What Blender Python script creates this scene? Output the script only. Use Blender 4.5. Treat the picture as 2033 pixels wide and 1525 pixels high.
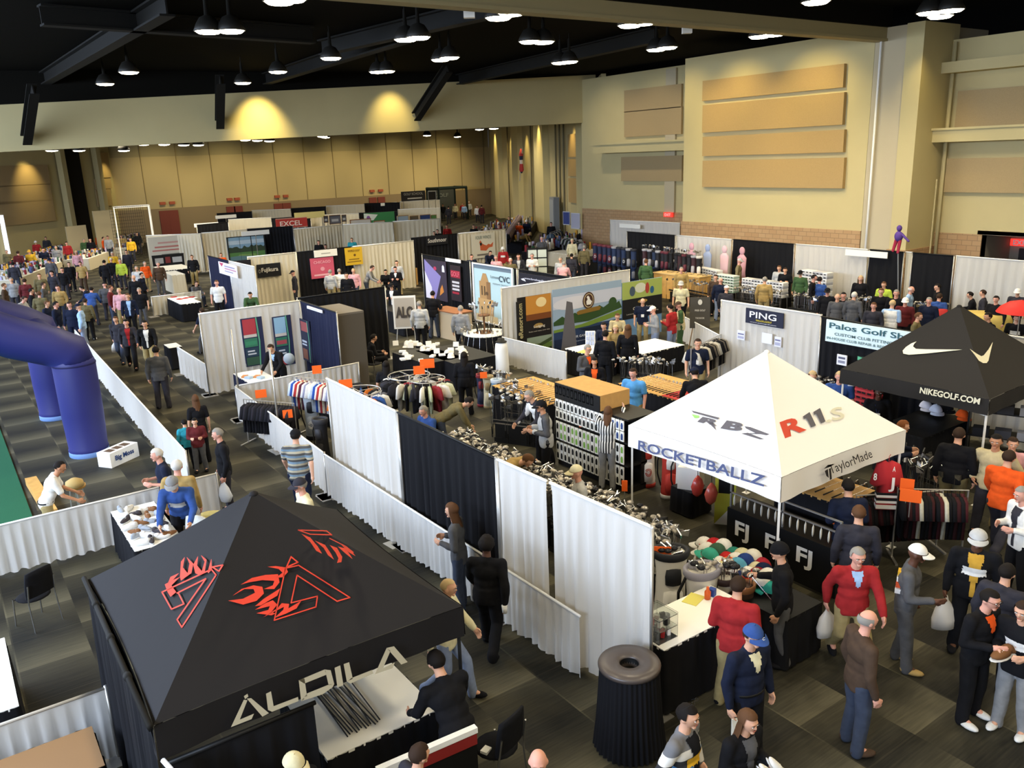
import bpy, math, random, numpy as np
from mathutils import Vector, Matrix, noise, Euler
S = bpy.context.scene
for o in list(bpy.data.objects): bpy.data.objects.remove(o)
COL = S.collection
R = random.Random(7)
V = Vector
PI = math.pi
# ------------------------------------------------------------------ camera
W_, H_ = 2033.0, 1525.0
FPX, PITCH, ROLL, CH, AZ = 1648.3, 0.26787, -0.037374, 6.4846, -0.606095
FW = V((-math.sin(AZ)*math.cos(PITCH), math.cos(AZ)*math.cos(PITCH), -math.sin(PITCH)))
_r0 = V((math.cos(AZ), math.sin(AZ), 0)); _u0 = _r0.cross(FW)
RT = _r0*math.cos(ROLL) + _u0*math.sin(ROLL)
UP = -_r0*math.sin(ROLL) + _u0*math.cos(ROLL)
CP = V((0, 0, CH))
cd = bpy.data.cameras.new('camera'); cam = bpy.data.objects.new('camera', cd); COL.objects.link(cam)
cam.matrix_world = Matrix(((RT.x, UP.x, -FW.x, 0), (RT.y, UP.y, -FW.y, 0), (RT.z, UP.z, -FW.z, CH), (0, 0, 0, 1)))
cd.sensor_width = 36; cd.lens = FPX*36/W_; cd.clip_end = 300; cd.clip_start = .1
S.camera = cam
S.view_settings.view_transform = 'Standard'; S.view_settings.look = 'None'
S.view_settings.gamma = 1; S.view_settings.use_curve_mapping = False
S.view_settings.exposure = -0.15

def ray(px, py): return FW*FPX + RT*(px-W_/2) - UP*(py-H_/2)
def at(px, py, z=0.0):
    d = ray(px, py); t = (z-CH)/d.z; return CP + d*t
def onp(px, py, P0, n):
    d = ray(px, py); t = (V(P0)-CP).dot(n)/d.dot(n); return CP + d*t
def onx(px, py, x): return onp(px, py, (x, 0, 0), V((1, 0, 0)))
def ony(px, py, y): return onp(px, py, (0, y, 0), V((0, 1, 0)))
# ------------------------------------------------------------------ world + daylight
w = bpy.data.worlds.new('world'); S.world = w; w.use_nodes = True
w.node_tree.nodes['Background'].inputs[0].default_value = (.80, .86, 1.0, 1)
w.node_tree.nodes['Background'].inputs[1].default_value = 0.10
def area(name, loc, rot, sx, sy, e, col):
    l = bpy.data.lights.new(name, 'AREA'); l.shape = 'RECTANGLE'; l.size = sx; l.size_y = sy; l.energy = e; l.color = col
    o = bpy.data.objects.new(name, l); COL.objects.link(o); o.location = loc; o.rotation_euler = rot; return o
# daylight entering through the glazed left side of the hall
area('daylight_left', (-12.5, 26, 8.4), (0, -PI/2+.85, 0), 6, 62, 26000, (.64, .77, 1.0))
area('fill_behind', (6, -9, 6.5), (PI/2-.15, 0, 0), 34, 6, 450, (1.0, .92, .8))  # warm fill from behind the camera, no visible source, softens the near side
DBG = 0
LAMP_E = 660
WASH_E = 900
# ------------------------------------------------------------------ materials
def lin(c):
    if isinstance(c, str): c = tuple(int(c[i:i+2], 16) for i in (0, 2, 4))
    return tuple(((v/255)/12.92 if v/255 <= .04045 else ((v/255+.055)/1.055)**2.4) for v in c[:3]) + (1,)
MATS = {}
def mat(name, col, rough=.75, metal=0, var=.0, scale=8, emit=0, spec=.3, trans=0, bump=0):
    if name in MATS: return MATS[name]
    m = bpy.data.materials.new(name); m.use_nodes = True; nt = m.node_tree; b = nt.nodes['Principled BSDF']
    c = lin(col); b.inputs['Base Color'].default_value = c; b.inputs['Roughness'].default_value = rough
    b.inputs['Metallic'].default_value = metal; b.inputs['Specular IOR Level'].default_value = spec
    if var or bump:
        n = nt.nodes.new('ShaderNodeTexNoise'); n.inputs['Scale'].default_value = scale; n.inputs['Detail'].default_value = 4
        tc = nt.nodes.new('ShaderNodeTexCoord'); nt.links.new(tc.outputs['Object'], n.inputs['Vector'])
        if var:
            r = nt.nodes.new('ShaderNodeMapRange'); r.inputs[1].default_value = .3; r.inputs[2].default_value = .7
            r.inputs[3].default_value = 1-var; r.inputs[4].default_value = 1+var; nt.links.new(n.outputs[0], r.inputs[0])
            x = nt.nodes.new('ShaderNodeVectorMath'); x.operation = 'SCALE'; x.inputs[0].default_value = c[:3]
            nt.links.new(r.outputs[0], x.inputs[3]); nt.links.new(x.outputs[0], b.inputs['Base Color'])
        if bump:
            bp = nt.nodes.new('ShaderNodeBump'); bp.inputs['Strength'].default_value = bump; bp.inputs['Distance'].default_value = .02
            nt.links.new(n.outputs[0], bp.inputs['Height']); nt.links.new(bp.outputs[0], b.inputs['Normal'])
    if emit: b.inputs['Emission Color'].default_value = c; b.inputs['Emission Strength'].default_value = emit
    if trans: b.inputs['Transmission Weight'].default_value = trans
    MATS[name] = m; return m
def cm(hexc, rough=.8): return mat('paint_'+hexc, hexc, rough)
def cloth(hexc): return mat('fabric_'+hexc, hexc, .9, var=.10, scale=14, bump=.25, spec=.15)
def nodemat(name):
    m = bpy.data.materials.new(name); m.use_nodes = True; MATS[name] = m; return m, m.node_tree, m.node_tree.nodes['Principled BSDF']
def math_(nt, op, a, b=None):
    n = nt.nodes.new('ShaderNodeMath'); n.operation = op
    for i, v in enumerate((a, b)):
        if v is None: continue
        if isinstance(v, (int, float)): n.inputs[i].default_value = v
        else: nt.links.new(v, n.inputs[i])
    return n.outputs[0]
# patterned carpet: 0.91 m squares, each fading from olive to near black, fine streaks across
def carpet():
    m, nt, b = nodemat('carpet'); tc = nt.nodes.new('ShaderNodeTexCoord'); sp = nt.nodes.new('ShaderNodeSeparateXYZ')
    nt.links.new(tc.outputs['Object'], sp.inputs[0])
    u = math_(nt, 'DIVIDE', math_(nt, 'ADD', sp.outputs[0], 40-.10), .907); v = math_(nt, 'DIVIDE', math_(nt, 'ADD', sp.outputs[1], 40-.04), .88)
    fu = math_(nt, 'FLOOR', u); fv = math_(nt, 'FLOOR', v); k = math_(nt, 'MODULO', math_(nt, 'ADD', fu, fv), 2)
    gv = math_(nt, 'FRACT', v); gu = math_(nt, 'FRACT', u)
    kk = math_(nt, 'ROUND', k)
    # light squares fade one way, dark squares the other
    a = math_(nt, 'MULTIPLY', math_(nt, 'SUBTRACT', 1.0, gv), kk)
    c = math_(nt, 'MULTIPLY', math_(nt, 'MULTIPLY', gv, .55), math_(nt, 'SUBTRACT', 1.0, kk))
    val = math_(nt, 'ADD', math_(nt, 'MULTIPLY', math_(nt, 'ADD', a, c), .8), math_(nt, 'MULTIPLY', gu, .12))
    mp = nt.nodes.new('ShaderNodeMapping'); mp.inputs['Scale'].default_value = (2.2, 34, 1); nt.links.new(tc.outputs['Object'], mp.inputs[0])
    n = nt.nodes.new('ShaderNodeTexNoise'); n.inputs['Scale'].default_value = 1; n.inputs['Detail'].default_value = 3; nt.links.new(mp.outputs[0], n.inputs['Vector'])
    val = math_(nt, 'ADD', val, math_(nt, 'MULTIPLY', math_(nt, 'SUBTRACT', n.outputs[0], .5), .5))
    # seams
    s1 = math_(nt, 'LESS_THAN', math_(nt, 'FRACT', math_(nt, 'DIVIDE', u, 2)), .012); s2 = math_(nt, 'LESS_THAN', math_(nt, 'FRACT', math_(nt, 'DIVIDE', v, 2)), .012)
    sm = math_(nt, 'MULTIPLY', math_(nt, 'MAXIMUM', s1, s2), .22); val = math_(nt, 'ADD', val, sm)
    cr = nt.nodes.new('ShaderNodeValToRGB'); cr.color_ramp.elements[0].position = .05; cr.color_ramp.elements[0].color = lin('181712')
    cr.color_ramp.elements[1].position = .95; cr.color_ramp.elements[1].color = lin('5c5744'); e = cr.color_ramp.elements.new(.45); e.color = lin('383528')
    nt.links.new(val, cr.inputs[0]); nt.links.new(cr.outputs[0], b.inputs['Base Color']); b.inputs['Roughness'].default_value = .7; b.inputs['Specular IOR Level'].default_value = .25
    return m
def blockwall(name, c1, c2, cmor, axis):
    m, nt, b = nodemat(name); tc = nt.nodes.new('ShaderNodeTexCoord'); sp = nt.nodes.new('ShaderNodeSeparateXYZ'); nt.links.new(tc.outputs['Object'], sp.inputs[0])
    cb = nt.nodes.new('ShaderNodeCombineXYZ'); nt.links.new(math_(nt, 'ADD', sp.outputs[0], sp.outputs[1]), cb.inputs[0]); nt.links.new(sp.outputs[2], cb.inputs[1])
    br = nt.nodes.new('ShaderNodeTexBrick'); nt.links.new(cb.outputs[0], br.inputs[0]); br.inputs['Color1'].default_value = lin(c1); br.inputs['Color2'].default_value = lin(c2)
    br.inputs['Mortar'].default_value = lin(cmor); br.inputs['Scale'].default_value = 1; br.inputs['Brick Width'].default_value = .4; br.inputs['Row Height'].default_value = .2; br.inputs['Mortar Size'].default_value = .012
    nt.links.new(br.outputs[0], b.inputs['Base Color']); b.inputs['Roughness'].default_value = .9; return m
def stripes(name, cols, axis=2, width=.06):
    if name in MATS: return MATS[name]
    m, nt, b = nodemat(name); tc = nt.nodes.new('ShaderNodeTexCoord'); sp = nt.nodes.new('ShaderNodeSeparateXYZ'); nt.links.new(tc.outputs['Object'], sp.inputs[0])
    f = math_(nt, 'FRACT', math_(nt, 'DIVIDE', math_(nt, 'ADD', sp.outputs[axis], 10), width*len(cols)))
    cr = nt.nodes.new('ShaderNodeValToRGB'); cr.color_ramp.interpolation = 'CONSTANT'; cr.color_ramp.elements[0].color = lin(cols[0]); cr.color_ramp.elements[1].color = lin(cols[-1])
    cr.color_ramp.elements[1].position = (len(cols)-1)/len(cols)
    for i, c in enumerate(cols[1:-1]): e = cr.color_ramp.elements.new((i+1)/len(cols)); e.color = lin(c)
    nt.links.new(f, cr.inputs[0]); nt.links.new(cr.outputs[0], b.inputs['Base Color']); b.inputs['Roughness'].default_value = .9; return m
# sheer drape cloth: thin fabric that lets a little light through
def drapemat(name, col, tr=.25):
    m, nt, b = nodemat(name); b.inputs['Base Color'].default_value = lin(col); b.inputs['Roughness'].default_value = .85; b.inputs['Specular IOR Level'].default_value = .15
    t = nt.nodes.new('ShaderNodeBsdfTranslucent'); t.inputs[0].default_value = lin(col); mx = nt.nodes.new('ShaderNodeMixShader'); mx.inputs[0].default_value = tr
    nt.links.new(b.outputs[0], mx.inputs[1]); nt.links.new(t.outputs[0], mx.inputs[2]); nt.links.new(mx.outputs[0], nt.nodes['Material Output'].inputs[0]); return m
M_FLOOR = carpet()
M_WALL = mat('wall_paint', 'c0b284', .85, var=.03, scale=.6); M_WALL2 = mat('wall_paint_grey', 'b8ac90', .85, var=.03, scale=.6)
M_PANEL = mat('acoustic_panel', 'ac9061', .95, var=.05, scale=30); M_PANEL2 = mat('acoustic_panel_dull', 'a8926b', .95, var=.05, scale=30)
M_BLOCK = blockwall('block_wall', 'b0906a', 'a98660', '8c7354', 0)
M_BLACKC = mat('ceiling_black', '141310', .95, spec=.05); M_STEEL_D = mat('dark_steel', '171613', .8)
M_WD = drapemat('white_drape', 'd3d0ca', .2); M_BD = drapemat('black_drape', '17171a', .0); M_ND = drapemat('navy_drape', '23263c', .0); M_CREAM = drapemat('cream_drape', 'd5cbb2', .15)
M_WHITE = mat('white_plastic', 'f2f0ea', .5); M_BLACK = mat('black_plastic', '121212', .5); M_CHROME = mat('chrome', 'c9c9c9', .25, 1); M_ALU = mat('aluminium', 'b9b6b0', .4, .8)
M_WOOD = mat('pine_board', 'c99b55', .6, var=.12, scale=6); M_DWOOD = mat('brown_wood', '6e4a2c', .5, var=.15, scale=9)
M_ORANGE = mat('orange_card', 'ff6a1f', .7); M_RED = mat('red_card', 'b52a2a', .7); M_PAPER = mat('paper', 'f1efe6', .8)
M_BLUE = mat('inflatable_blue', '272a6c', .5, spec=.4, bump=.15, scale=2); M_TURF = mat('turf', '17573a', .95, var=.15, scale=60)
M_LAMP = mat('lamp_glow', 'fff1cf', .5, emit=26); M_CARD = mat('cardboard', 'c79a5b', .8, var=.06)
# ------------------------------------------------------------------ mesh builder
class MB:
    def __init__(s): s.v = []; s.f = []; s.m = []; s.sm = []; s.mi = 0; s.smooth = False
    def add(s, vs, fs, smooth=None):
        k = len(s.v); s.v += [tuple(p) for p in vs]; s.f += [tuple(i+k for i in f) for f in fs]; s.m += [s.mi]*len(fs); s.sm += [s.smooth if smooth is None else smooth]*len(fs); return s
    def box(s, x0, y0, z0, x1, y1, z1):
        v = [(x, y, z) for z in (z0, z1) for y in (y0, y1) for x in (x0, x1)]
        return s.add(v, [(0, 2, 3, 1), (4, 5, 7, 6), (0, 1, 5, 4), (2, 6, 7, 3), (0, 4, 6, 2), (1, 3, 7, 5)], False)
    def frame(s, o, u, v, n):   # box spanned by three edge vectors
        o, u, v, n = V(o), V(u), V(v), V(n); p = [o+u*a+v*b+n*c for c in (0, 1) for b in (0, 1) for a in (0, 1)]
        return s.add(p, [(0, 2, 3, 1), (4, 5, 7, 6), (0, 1, 5, 4), (2, 6, 7, 3), (0, 4, 6, 2), (1, 3, 7, 5)], False)
    def tube(s, pts, rad, n=8, cap=True):
        pts = [V(p) for p in pts]; k = len(pts); rs = rad if isinstance(rad, (list, tuple)) else [rad]*k; vs = []; fs = []
        prev = None
        for i, p in enumerate(pts):
            d = (pts[min(i+1, k-1)]-pts[max(i-1, 0)]).normalized()
            a = V((0, 0, 1)) if abs(d.z) < .9 else V((0, 1, 0))
            if prev: a = prev
            x = d.cross(a).normalized(); y = x.cross(d).normalized(); prev = y
            vs += [p + (x*math.cos(2*PI*j/n)+y*math.sin(2*PI*j/n))*rs[i] for j in range(n)]
        for i in range(k-1):
            for j in range(n): a = i*n+j; b = i*n+(j+1) % n; fs.append((a, b, b+n, a+n))
        if cap: fs.append(tuple(range(n-1, -1, -1))); fs.append(tuple((k-1)*n+j for j in range(n)))
        return s.add(vs, fs, True if n > 6 else None)
    def lathe(s, prof, c=(0, 0, 0), n=20, sx=1, sy=1, closed=True):
        vs = []; fs = []; k = len(prof)
        for r, z in prof: vs += [(c[0]+r*sx*math.cos(2*PI*j/n), c[1]+r*sy*math.sin(2*PI*j/n), c[2]+z) for j in range(n)]
        for i in range(k-1):
            for j in range(n): a = i*n+j; b = i*n+(j+1) % n; fs.append((a, b, b+n, a+n))
        if closed: fs.append(tuple(range(n-1, -1, -1))); fs.append(tuple((k-1)*n+j for j in range(n)))
        return s.add(vs, fs, True)
    def ell(s, c, r, n=12, k=8, M=None, cond=None, dfn=None):
        vs = []; fs = []; c = V(c)
        for i in range(k+1):
            th = PI*i/k
            for j in range(n):
                ph = 2*PI*j/n; d = V((math.sin(th)*math.cos(ph), math.sin(th)*math.sin(ph), math.cos(th)))
                p = V((d.x*r[0], d.y*r[1], d.z*r[2]))
                if dfn: p = dfn(d, p)
                if M: p = M @ p
                vs.append(c+p)
        for i in range(k):
            for j in range(n):
                a = i*n+j; b = i*n+(j+1) % n
                if cond:
                    th = PI*(i+.5)/k; ph = 2*PI*(j+.5)/n
                    if not cond(V((math.sin(th)*math.cos(ph), math.sin(th)*math.sin(ph), math.cos(th)))): continue
                fs.append((a, a+n, b+n, b))
        return s.add(vs, fs, True)
    def caps(s, a, ra, b, rb, n=10):
        a, b = V(a), V(b); s.ell(a, (ra,)*3, n, 6); s.ell(b, (rb,)*3, n, 6); return s.tube([a, b], [ra, rb], n)
    def prism(s, pts, o, u, v, n, th):  # polygon pts (a,b) on plane o,u,v extruded along n
        o, u, v, n = V(o), V(u), V(v), V(n); k = len(pts); vs = [o+u*a+v*b for a, b in pts]; vs += [p+n*th for p in vs]
        return s.add(vs, [tuple(range(k))[::-1], tuple(range(k, 2*k))]+[(i, (i+1) % k, (i+1) % k+k, i+k) for i in range(k)], False)
    def mesh(s, name, mats):
        used = sorted({i for f in s.f for i in f})
        if len(used) < len(s.v): mp = {o: i for i, o in enumerate(used)}; s.v = [s.v[i] for i in used]; s.f = [tuple(mp[i] for i in f) for f in s.f]
        me = bpy.data.meshes.new(name); me.from_pydata(s.v, [], s.f)
        for m in (mats if isinstance(mats, (list, tuple)) else [mats]): me.materials.append(m)
        me.polygons.foreach_set('material_index', s.m); me.polygons.foreach_set('use_smooth', s.sm); me.update(); return me
    def build(s, name, mats, parent=None, loc=None, rz=None):
        return link(name, s.mesh(name, mats), parent, loc, rz)
def link(name, me, parent=None, loc=None, rz=None, M=None):
    o = bpy.data.objects.new(name, me); COL.objects.link(o)
    if parent: o.parent = parent
    if loc is not None: o.location = loc
    if rz is not None: o.rotation_euler = (0, 0, rz)
    if M is not None: o.matrix_basis = M
    return o
def tag(o, label, cat, group=None, kind=None):
    if label: o['label'] = label
    if cat: o['category'] = cat
    if group: o['group'] = group
    if kind: o['kind'] = kind
    return o
def thing(name, label, cat, loc=(0, 0, 0), rz=0, group=None):
    o = link(name, None, None, loc, rz); return tag(o, label, cat, group)
def struct(name, mb, m): o = mb.build(name, m); o['kind'] = 'structure'; return o
def copytree(o, loc, rz, label=None, scale=None):
    c = o.copy(); COL.objects.link(c); c.location = loc; c.rotation_euler = (0, 0, rz)
    if scale: c.scale = (scale,)*3 if isinstance(scale, (int, float)) else scale
    if label: c['label'] = label
    def rec(s, d):
        for ch in s.children:
            k = ch.copy(); COL.objects.link(k); k.parent = d; rec(ch, k)
    rec(o, c); return c
# lettering: text curve turned to a mesh and laid on a parallelogram o + u*a + v*b
_tc = {}
def textmesh(s, bold=0.0, shear=0.0):
    key = (s, bold, shear)
    if key in _tc: return _tc[key]
    c = bpy.data.curves.new('t', 'FONT'); c.body = s; c.size = 1; c.offset = bold; c.shear = shear; c.resolution_u = 3; c.fill_mode = 'FRONT'
    o = bpy.data.objects.new('t', c); COL.objects.link(o); dg = bpy.context.evaluated_depsgraph_get(); me = bpy.data.meshes.new_from_object(o.evaluated_get(dg))
    vs = np.array([v.co[:2] for v in me.vertices]) if len(me.vertices) else np.zeros((1, 2)); fs = [tuple(p.vertices) for p in me.polygons]
    bpy.data.objects.remove(o); bpy.data.curves.remove(c); bpy.data.meshes.remove(me)
    lo = vs.min(0); hi = vs.max(0); vs = (vs-lo)/(np.maximum(hi-lo, 1e-6)); _tc[key] = (vs, fs, (hi-lo)); return _tc[key]
def lettering(parent, s, o, u, v, m, bold=.02, shear=0., n=None, fn=None, name='lettering'):
    """o lower left corner, u full width vector, v full height vector"""
    vs, fs, wh = textmesh(s, bold, shear); o, u, v = V(o), V(u), V(v); nn = n if n else u.cross(v).normalized()
    pts = [(fn(a, b) if fn else o+u*a+v*b+nn*.012) for a, b in vs]; k = len(pts)
    mb = MB(); mb.add(pts, fs, False); return mb.build(name, m, parent)
# ================================================================== SETTING
def slab(mb, p0, p1, z0, z1, th=.3):   # vertical slab from plan point p0 to p1, thickness to the right-hand side
    p0, p1 = V((p0[0], p0[1], 0)), V((p1[0], p1[1], 0)); d = (p1-p0).normalized(); n = V((-d.y, d.x, 0))*th
    return mb.frame(p0+V((0, 0, z0)), p1-p0, (0, 0, z1-z0), n)
def wall(name, p0, p1, z0=0, z1=11.3, th=.3, m=None): return struct(name, slab(MB(), p0, p1, z0, z1, th), m or M_WALL)
mb = MB(); mb.box(-16, -14, -.2, 62, 90, 0); struct('floor', mb, M_FLOOR)
mb = MB(); mb.box(-16, -14, 11.45, 62, 53.5, 11.7); struct('ceiling', mb, M_BLACKC)
mb = MB().prism([(-16, 54.1), (62, 40.0), (62, 90), (-16, 90)], (0, 0, 9.75), (1, 0, 0), (0, 1, 0), (0, 0, 1), .2); struct('ceiling_far', mb, M_BLACKC)
wall('wall_right', (37, 44.2), (37, 30.2), 2.9, 11.1)
wall('wall_right_base', (36.95, 44.2), (36.95, 30.2), 0, 2.9, .35, M_BLOCK)
mb = MB(); mb.box(32, 20.25, 2.95, 37.3, 30.3, 10.75); struct('wall_right_bay', mb, M_WALL)
mb = MB(); mb.box(31.95, 20.25, 0, 37.3, 30.35, 2.95); struct('wall_right_bay_base', mb, M_BLOCK)
mb = MB(); mb.box(31.97, 18.55, 0, 37.3, 20.22, 10.75); struct('trim_1', mb, M_WALL2)
mb = MB(); mb.box(31.9, 18.2, 0, 34.4, 18.9, 10.78); struct('trim_2', mb, M_WALL)
mb = MB(); mb.box(31.83, 18.14, 0, 34.2, 18.97, 2.3); struct('trim_3', mb, M_BLOCK)
wall('wall_right_near', (34, 18.3), (34, -6), 2.85, 10.2)
wall('wall_right_near_base', (33.95, 18.3), (33.95, 16.3), 0, 2.85, .4, M_BLOCK)
wall('wall_right_near_lower', (34.02, 12.2), (34.02, -6), 0, 2.86, .3, M_BLOCK)
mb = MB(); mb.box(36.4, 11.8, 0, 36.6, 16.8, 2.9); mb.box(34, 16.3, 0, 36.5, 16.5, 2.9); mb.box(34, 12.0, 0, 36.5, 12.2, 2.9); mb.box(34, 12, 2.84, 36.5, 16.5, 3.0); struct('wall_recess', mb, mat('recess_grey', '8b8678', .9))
mb = MB(); mb.box(36.3, 13.0, 0, 36.4, 15.9, 2.13); struct('door_1', mb, mat('door_dark', '2b2523', .6))
for i, (pa, pb) in enumerate((((1307, 446), (1328, 462)), ((1336, 448), (1353, 462)))):
    a = onx(*pa, 36.9); b = onx(*pb, 36.9); mb = MB(); mb.box(36.86, b.y, 0, 36.96, a.y, 2.13); struct('door_%d' % (i+2), mb, M_DWOOD)
# ledges along the walls
mb = MB(); mb.box(33.3, -4, 8.95, 34.0, 18.6, 9.35); struct('trim_4', mb, M_WALL)
mb = MB(); mb.box(33.1, -4, 6.4, 34.0, 18.7, 6.85); mb.box(33.0, -4, 6.85, 34.0, 18.75, 6.93); struct('trim_5', mb, M_WALL)
mb = MB(); mb.box(36.0, 30.3, 6.45, 37.0, 41.9, 6.95); mb.box(35.9, 30.3, 6.95, 37.0, 42.0, 7.05); struct('trim_6', mb, M_WALL)
# narrow conduit and pipes
mb = MB(); mb.tube([(31.85, 19.9, 0), (31.85, 19.9, 10.6)], .045, 8); struct('trim_7', mb, M_WHITE)
mb = MB(); mb.tube([(33.8, 18.0, 0), (33.8, 18.0, 10.1)], .07, 8); mb.tube([(33.2, 17.9, 0), (33.2, 17.9, 5.0)], .03, 6); struct('trim_8', mb, M_WALL)
mb = MB(); mb.box(36.85, 35.6, 2.9, 36.99, 36.4, 11.0); struct('trim_9', mb, M_WALL2)
def acoustic(name, ptl, pbr, X=None, Y=None, label='', th=.14, m=None, M2=None):
    if X is not None:
        a = onx(*ptl, X); b = onx(*pbr, X); mb = MB(); mb.box(X, b.y, b.z, X+th, a.y, a.z)
    else:
        a = ony(*ptl, Y); b = ony(*pbr, Y); mb = MB(); mb.box(a.x, Y-th, b.z, b.x, Y, a.z)
    o = mb.build('acoustic_panel', m or M_PANEL); return tag(o, label, 'wall panel', 'fabric acoustic panels on the walls')
for yl, yr, zl, zr, l in ((155, 133, 197, 178, 'tan acoustic panel, topmost of four on the big bay wall'), (204, 189, 259, 253, 'tan acoustic panel, second from top on the big bay wall'),
                  (267, 263, 307, 306, 'tan acoustic panel, third from top on the big bay wall'), (315, 318, 368, 378, 'tan acoustic panel, lowest of four on the big bay wall')):
    A = onx(1395, yl, 31.82); B = onx(1676, yr, 31.82); c = onx(1395, zl, 31.82); e = onx(1670, zr, 31.82); mb = MB(); mb.box(31.82, B.y, (c.z+e.z)/2, 32, A.y, (A.z+B.z)/2)
    tag(mb.build('acoustic_panel', M_PANEL), l, 'wall panel', 'fabric acoustic panels on the walls')
acoustic(None, (1239, 180), (1352, 213), X=36.83, label='dull tan acoustic panel in the corner recess, upper of two above the ledge', m=M_PANEL2)
acoustic(None, (1239, 222), (1352, 266), X=36.83, label='dull tan acoustic panel in the corner recess, just above the ledge', m=M_PANEL2)
acoustic(None, (1233, 312), (1353, 360), X=36.83, label='dull tan acoustic panel in the corner recess, below the ledge', m=M_PANEL2)
acoustic(None, (1902, 181), (2060, 250), X=33.82, label='tan acoustic panel at the right edge, between the two ledges', m=M_PANEL2)
acoustic(None, (1880, 315), (2060, 384), X=33.82, label='tan acoustic panel at the right edge, under the lower ledge', m=M_PANEL2)
# partition header across the hall
def quadbeam(pR, pL, zR, zL, th=.5):
    a, b = V((*pR, 0)), V((*pL, 0)); d = (b-a).normalized(); n = V((-d.y, d.x, 0))*th
    if n.y < 0: n = -n
    v = [V((a.x, a.y, zR[0])), V((b.x, b.y, zL[0])), V((b.x, b.y, zL[1])), V((a.x, a.y, zR[1]))]; v += [p+n for p in v]
    return MB().add(v, [(0, 1, 2, 3), (7, 6, 5, 4), (0, 4, 5, 1), (3, 2, 6, 7), (0, 3, 7, 4), (1, 5, 6, 2)], False)
PR = (38.0, 43.9); PL = (-3.0, 51.3)
struct('wall_header', quadbeam(PR, PL, (8.45, 11.42), (7.42, 9.50)), M_WALL)
struct('trim_10', quadbeam((38.1, 44.5), (-3.0, 51.9), (11.42, 11.6), (9.55, 11.6), .4), M_BLACKC)
struct('trim_11', quadbeam((38.1, 43.95), (-3.0, 51.35), (11.40, 11.6), (9.50, 11.6), .4), M_BLACKC)
# corner pilaster and far hall
wall('wall_corner', (38.6, 44.4), (37.0, 42.2), 0, 11.3, .3)
wall('wall_corner_base', (38.6, 44.35), (36.95, 42.15), 0, 2.9, .32, M_BLOCK)
FR0 = V((39.3, 46.0, 0)); FR1 = V((55.5, 83.0, 0))
wall('wall_far_right', (FR1.x, FR1.y), (FR0.x, FR0.y), 0, 11, .3)
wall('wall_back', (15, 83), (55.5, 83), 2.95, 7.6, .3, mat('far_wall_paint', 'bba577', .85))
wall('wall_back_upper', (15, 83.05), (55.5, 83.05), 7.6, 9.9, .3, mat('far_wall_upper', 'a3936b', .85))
wall('wall_back_base', (15, 82.95), (55.5, 82.95), 0, 2.95, .35, mat('far_wall_base', '8f7a5c', .9))
mb = MB()
for x in np.arange(17.5, 55, 3.1): mb.box(x, 82.93, 2.95, x+.05, 83, 9.7)
struct('trim_12', mb, mat('panel_joint', '8c7a55', .9))
wall('wall_far_left', (-2, 67.6), (15, 83), 0, 9.9, .3)
wall('wall_left', (-14, -13), (-14, 67), 0, 11.5, .3)
wall('wall_left_far', (-14, 67), (-2, 67.6), 0, 11.5, .3)
wall('wall_near', (34, -13), (-14, -13), 0, 11.5, .3)
wall('wall_near_corner', (34, -6), (34, -13), 0, 11.5, .3)
wall('wall_far_link', (39.3, 46.0), (38.6, 44.4), 0, 11.3, .3)
# far right wall: pilasters, panels, pipes
d = (FR1-FR0).normalized(); nr = V((-d.y, d.x, 0))
def fr(t, off=0): p = FR0+(FR1-FR0)*t + nr*off; return (p.x, p.y)
mb = MB()
for t0, t1 in ((.0, .05), (.30, .38), (.55, .62), (.80, .86)): slab(mb, fr(t1, .5), fr(t0, .5), 0, 9.74, .5)
struct('trim_13', mb, mat('pilaster_paint', 'cfc08c', .85))
mb = MB()
for t in (.16, .19, .22, .44, .70): p = fr(t, .2); mb.tube([(p[0], p[1], 0), (p[0], p[1], 9.7)], .08, 6)
struct('trim_14', mb, mat('pipe_dark', '6e6448', .7))
for i, (z0, z1) in enumerate(((2.9, 4.7), (4.85, 6.1), (6.25, 7.9))):
    mb = MB(); slab(mb, fr(.135, .15), fr(.06, .15), z0, z1, .12)
    tag(mb.build('acoustic_panel', M_PANEL), 'tan acoustic panel beside the header corner, %s of a stack of three' % ('lowest', 'middle', 'topmost')[i], 'wall panel', 'fabric acoustic panels on the walls')
# far left wall: panels, dark doorway
FL0 = V((-2, 67.6, 0)); FL1 = V((15, 83, 0)); dl = (FL1-FL0).normalized(); nl = V((dl.y, -dl.x, 0))
def flp(px, py):
    p = onp(px, py, FL0+nl*.15, nl); return p
def flpanel(px0, py0, px1, py1, m, nm, label, cat='wall panel', off=.12, group='fabric acoustic panels on the walls'):
    a = flp(px0, py0); b = flp(px1, py1); mb = MB(); mb.frame(V((a.x, a.y, b.z))-nl*.1, V((b.x-a.x, b.y-a.y, 0)), (0, 0, a.z-b.z), nl*off)
    return tag(mb.build(nm, m), label, cat, group)
for k, (a, b, c, e) in enumerate(((-30, 330, 101, 366), (-30, 371, 105, 398), (-30, 403, 112, 438), (185, 303, 221, 352), (188, 356, 222, 374), (190, 377, 224, 408))):
    flpanel(a, b, c, e, M_PANEL2, 'acoustic_panel', 'acoustic panel on the far left wall, %s' % ('top wide one left of the dark opening', 'middle wide one left of the dark opening', 'lowest wide one left of the dark opening', 'top narrow one near the corner', 'middle narrow one near the corner', 'lowest narrow one near the corner')[k])
a = flp(112, 300); b = flp(184, 470); mb = MB(); mb.frame(V((a.x, a.y, 0)), V((b.x-a.x, b.y-a.y, 0)), (0, 0, 9.6), nl*.03); struct('door_4', mb, mat('opening_dark', '17140f', .9))
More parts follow.
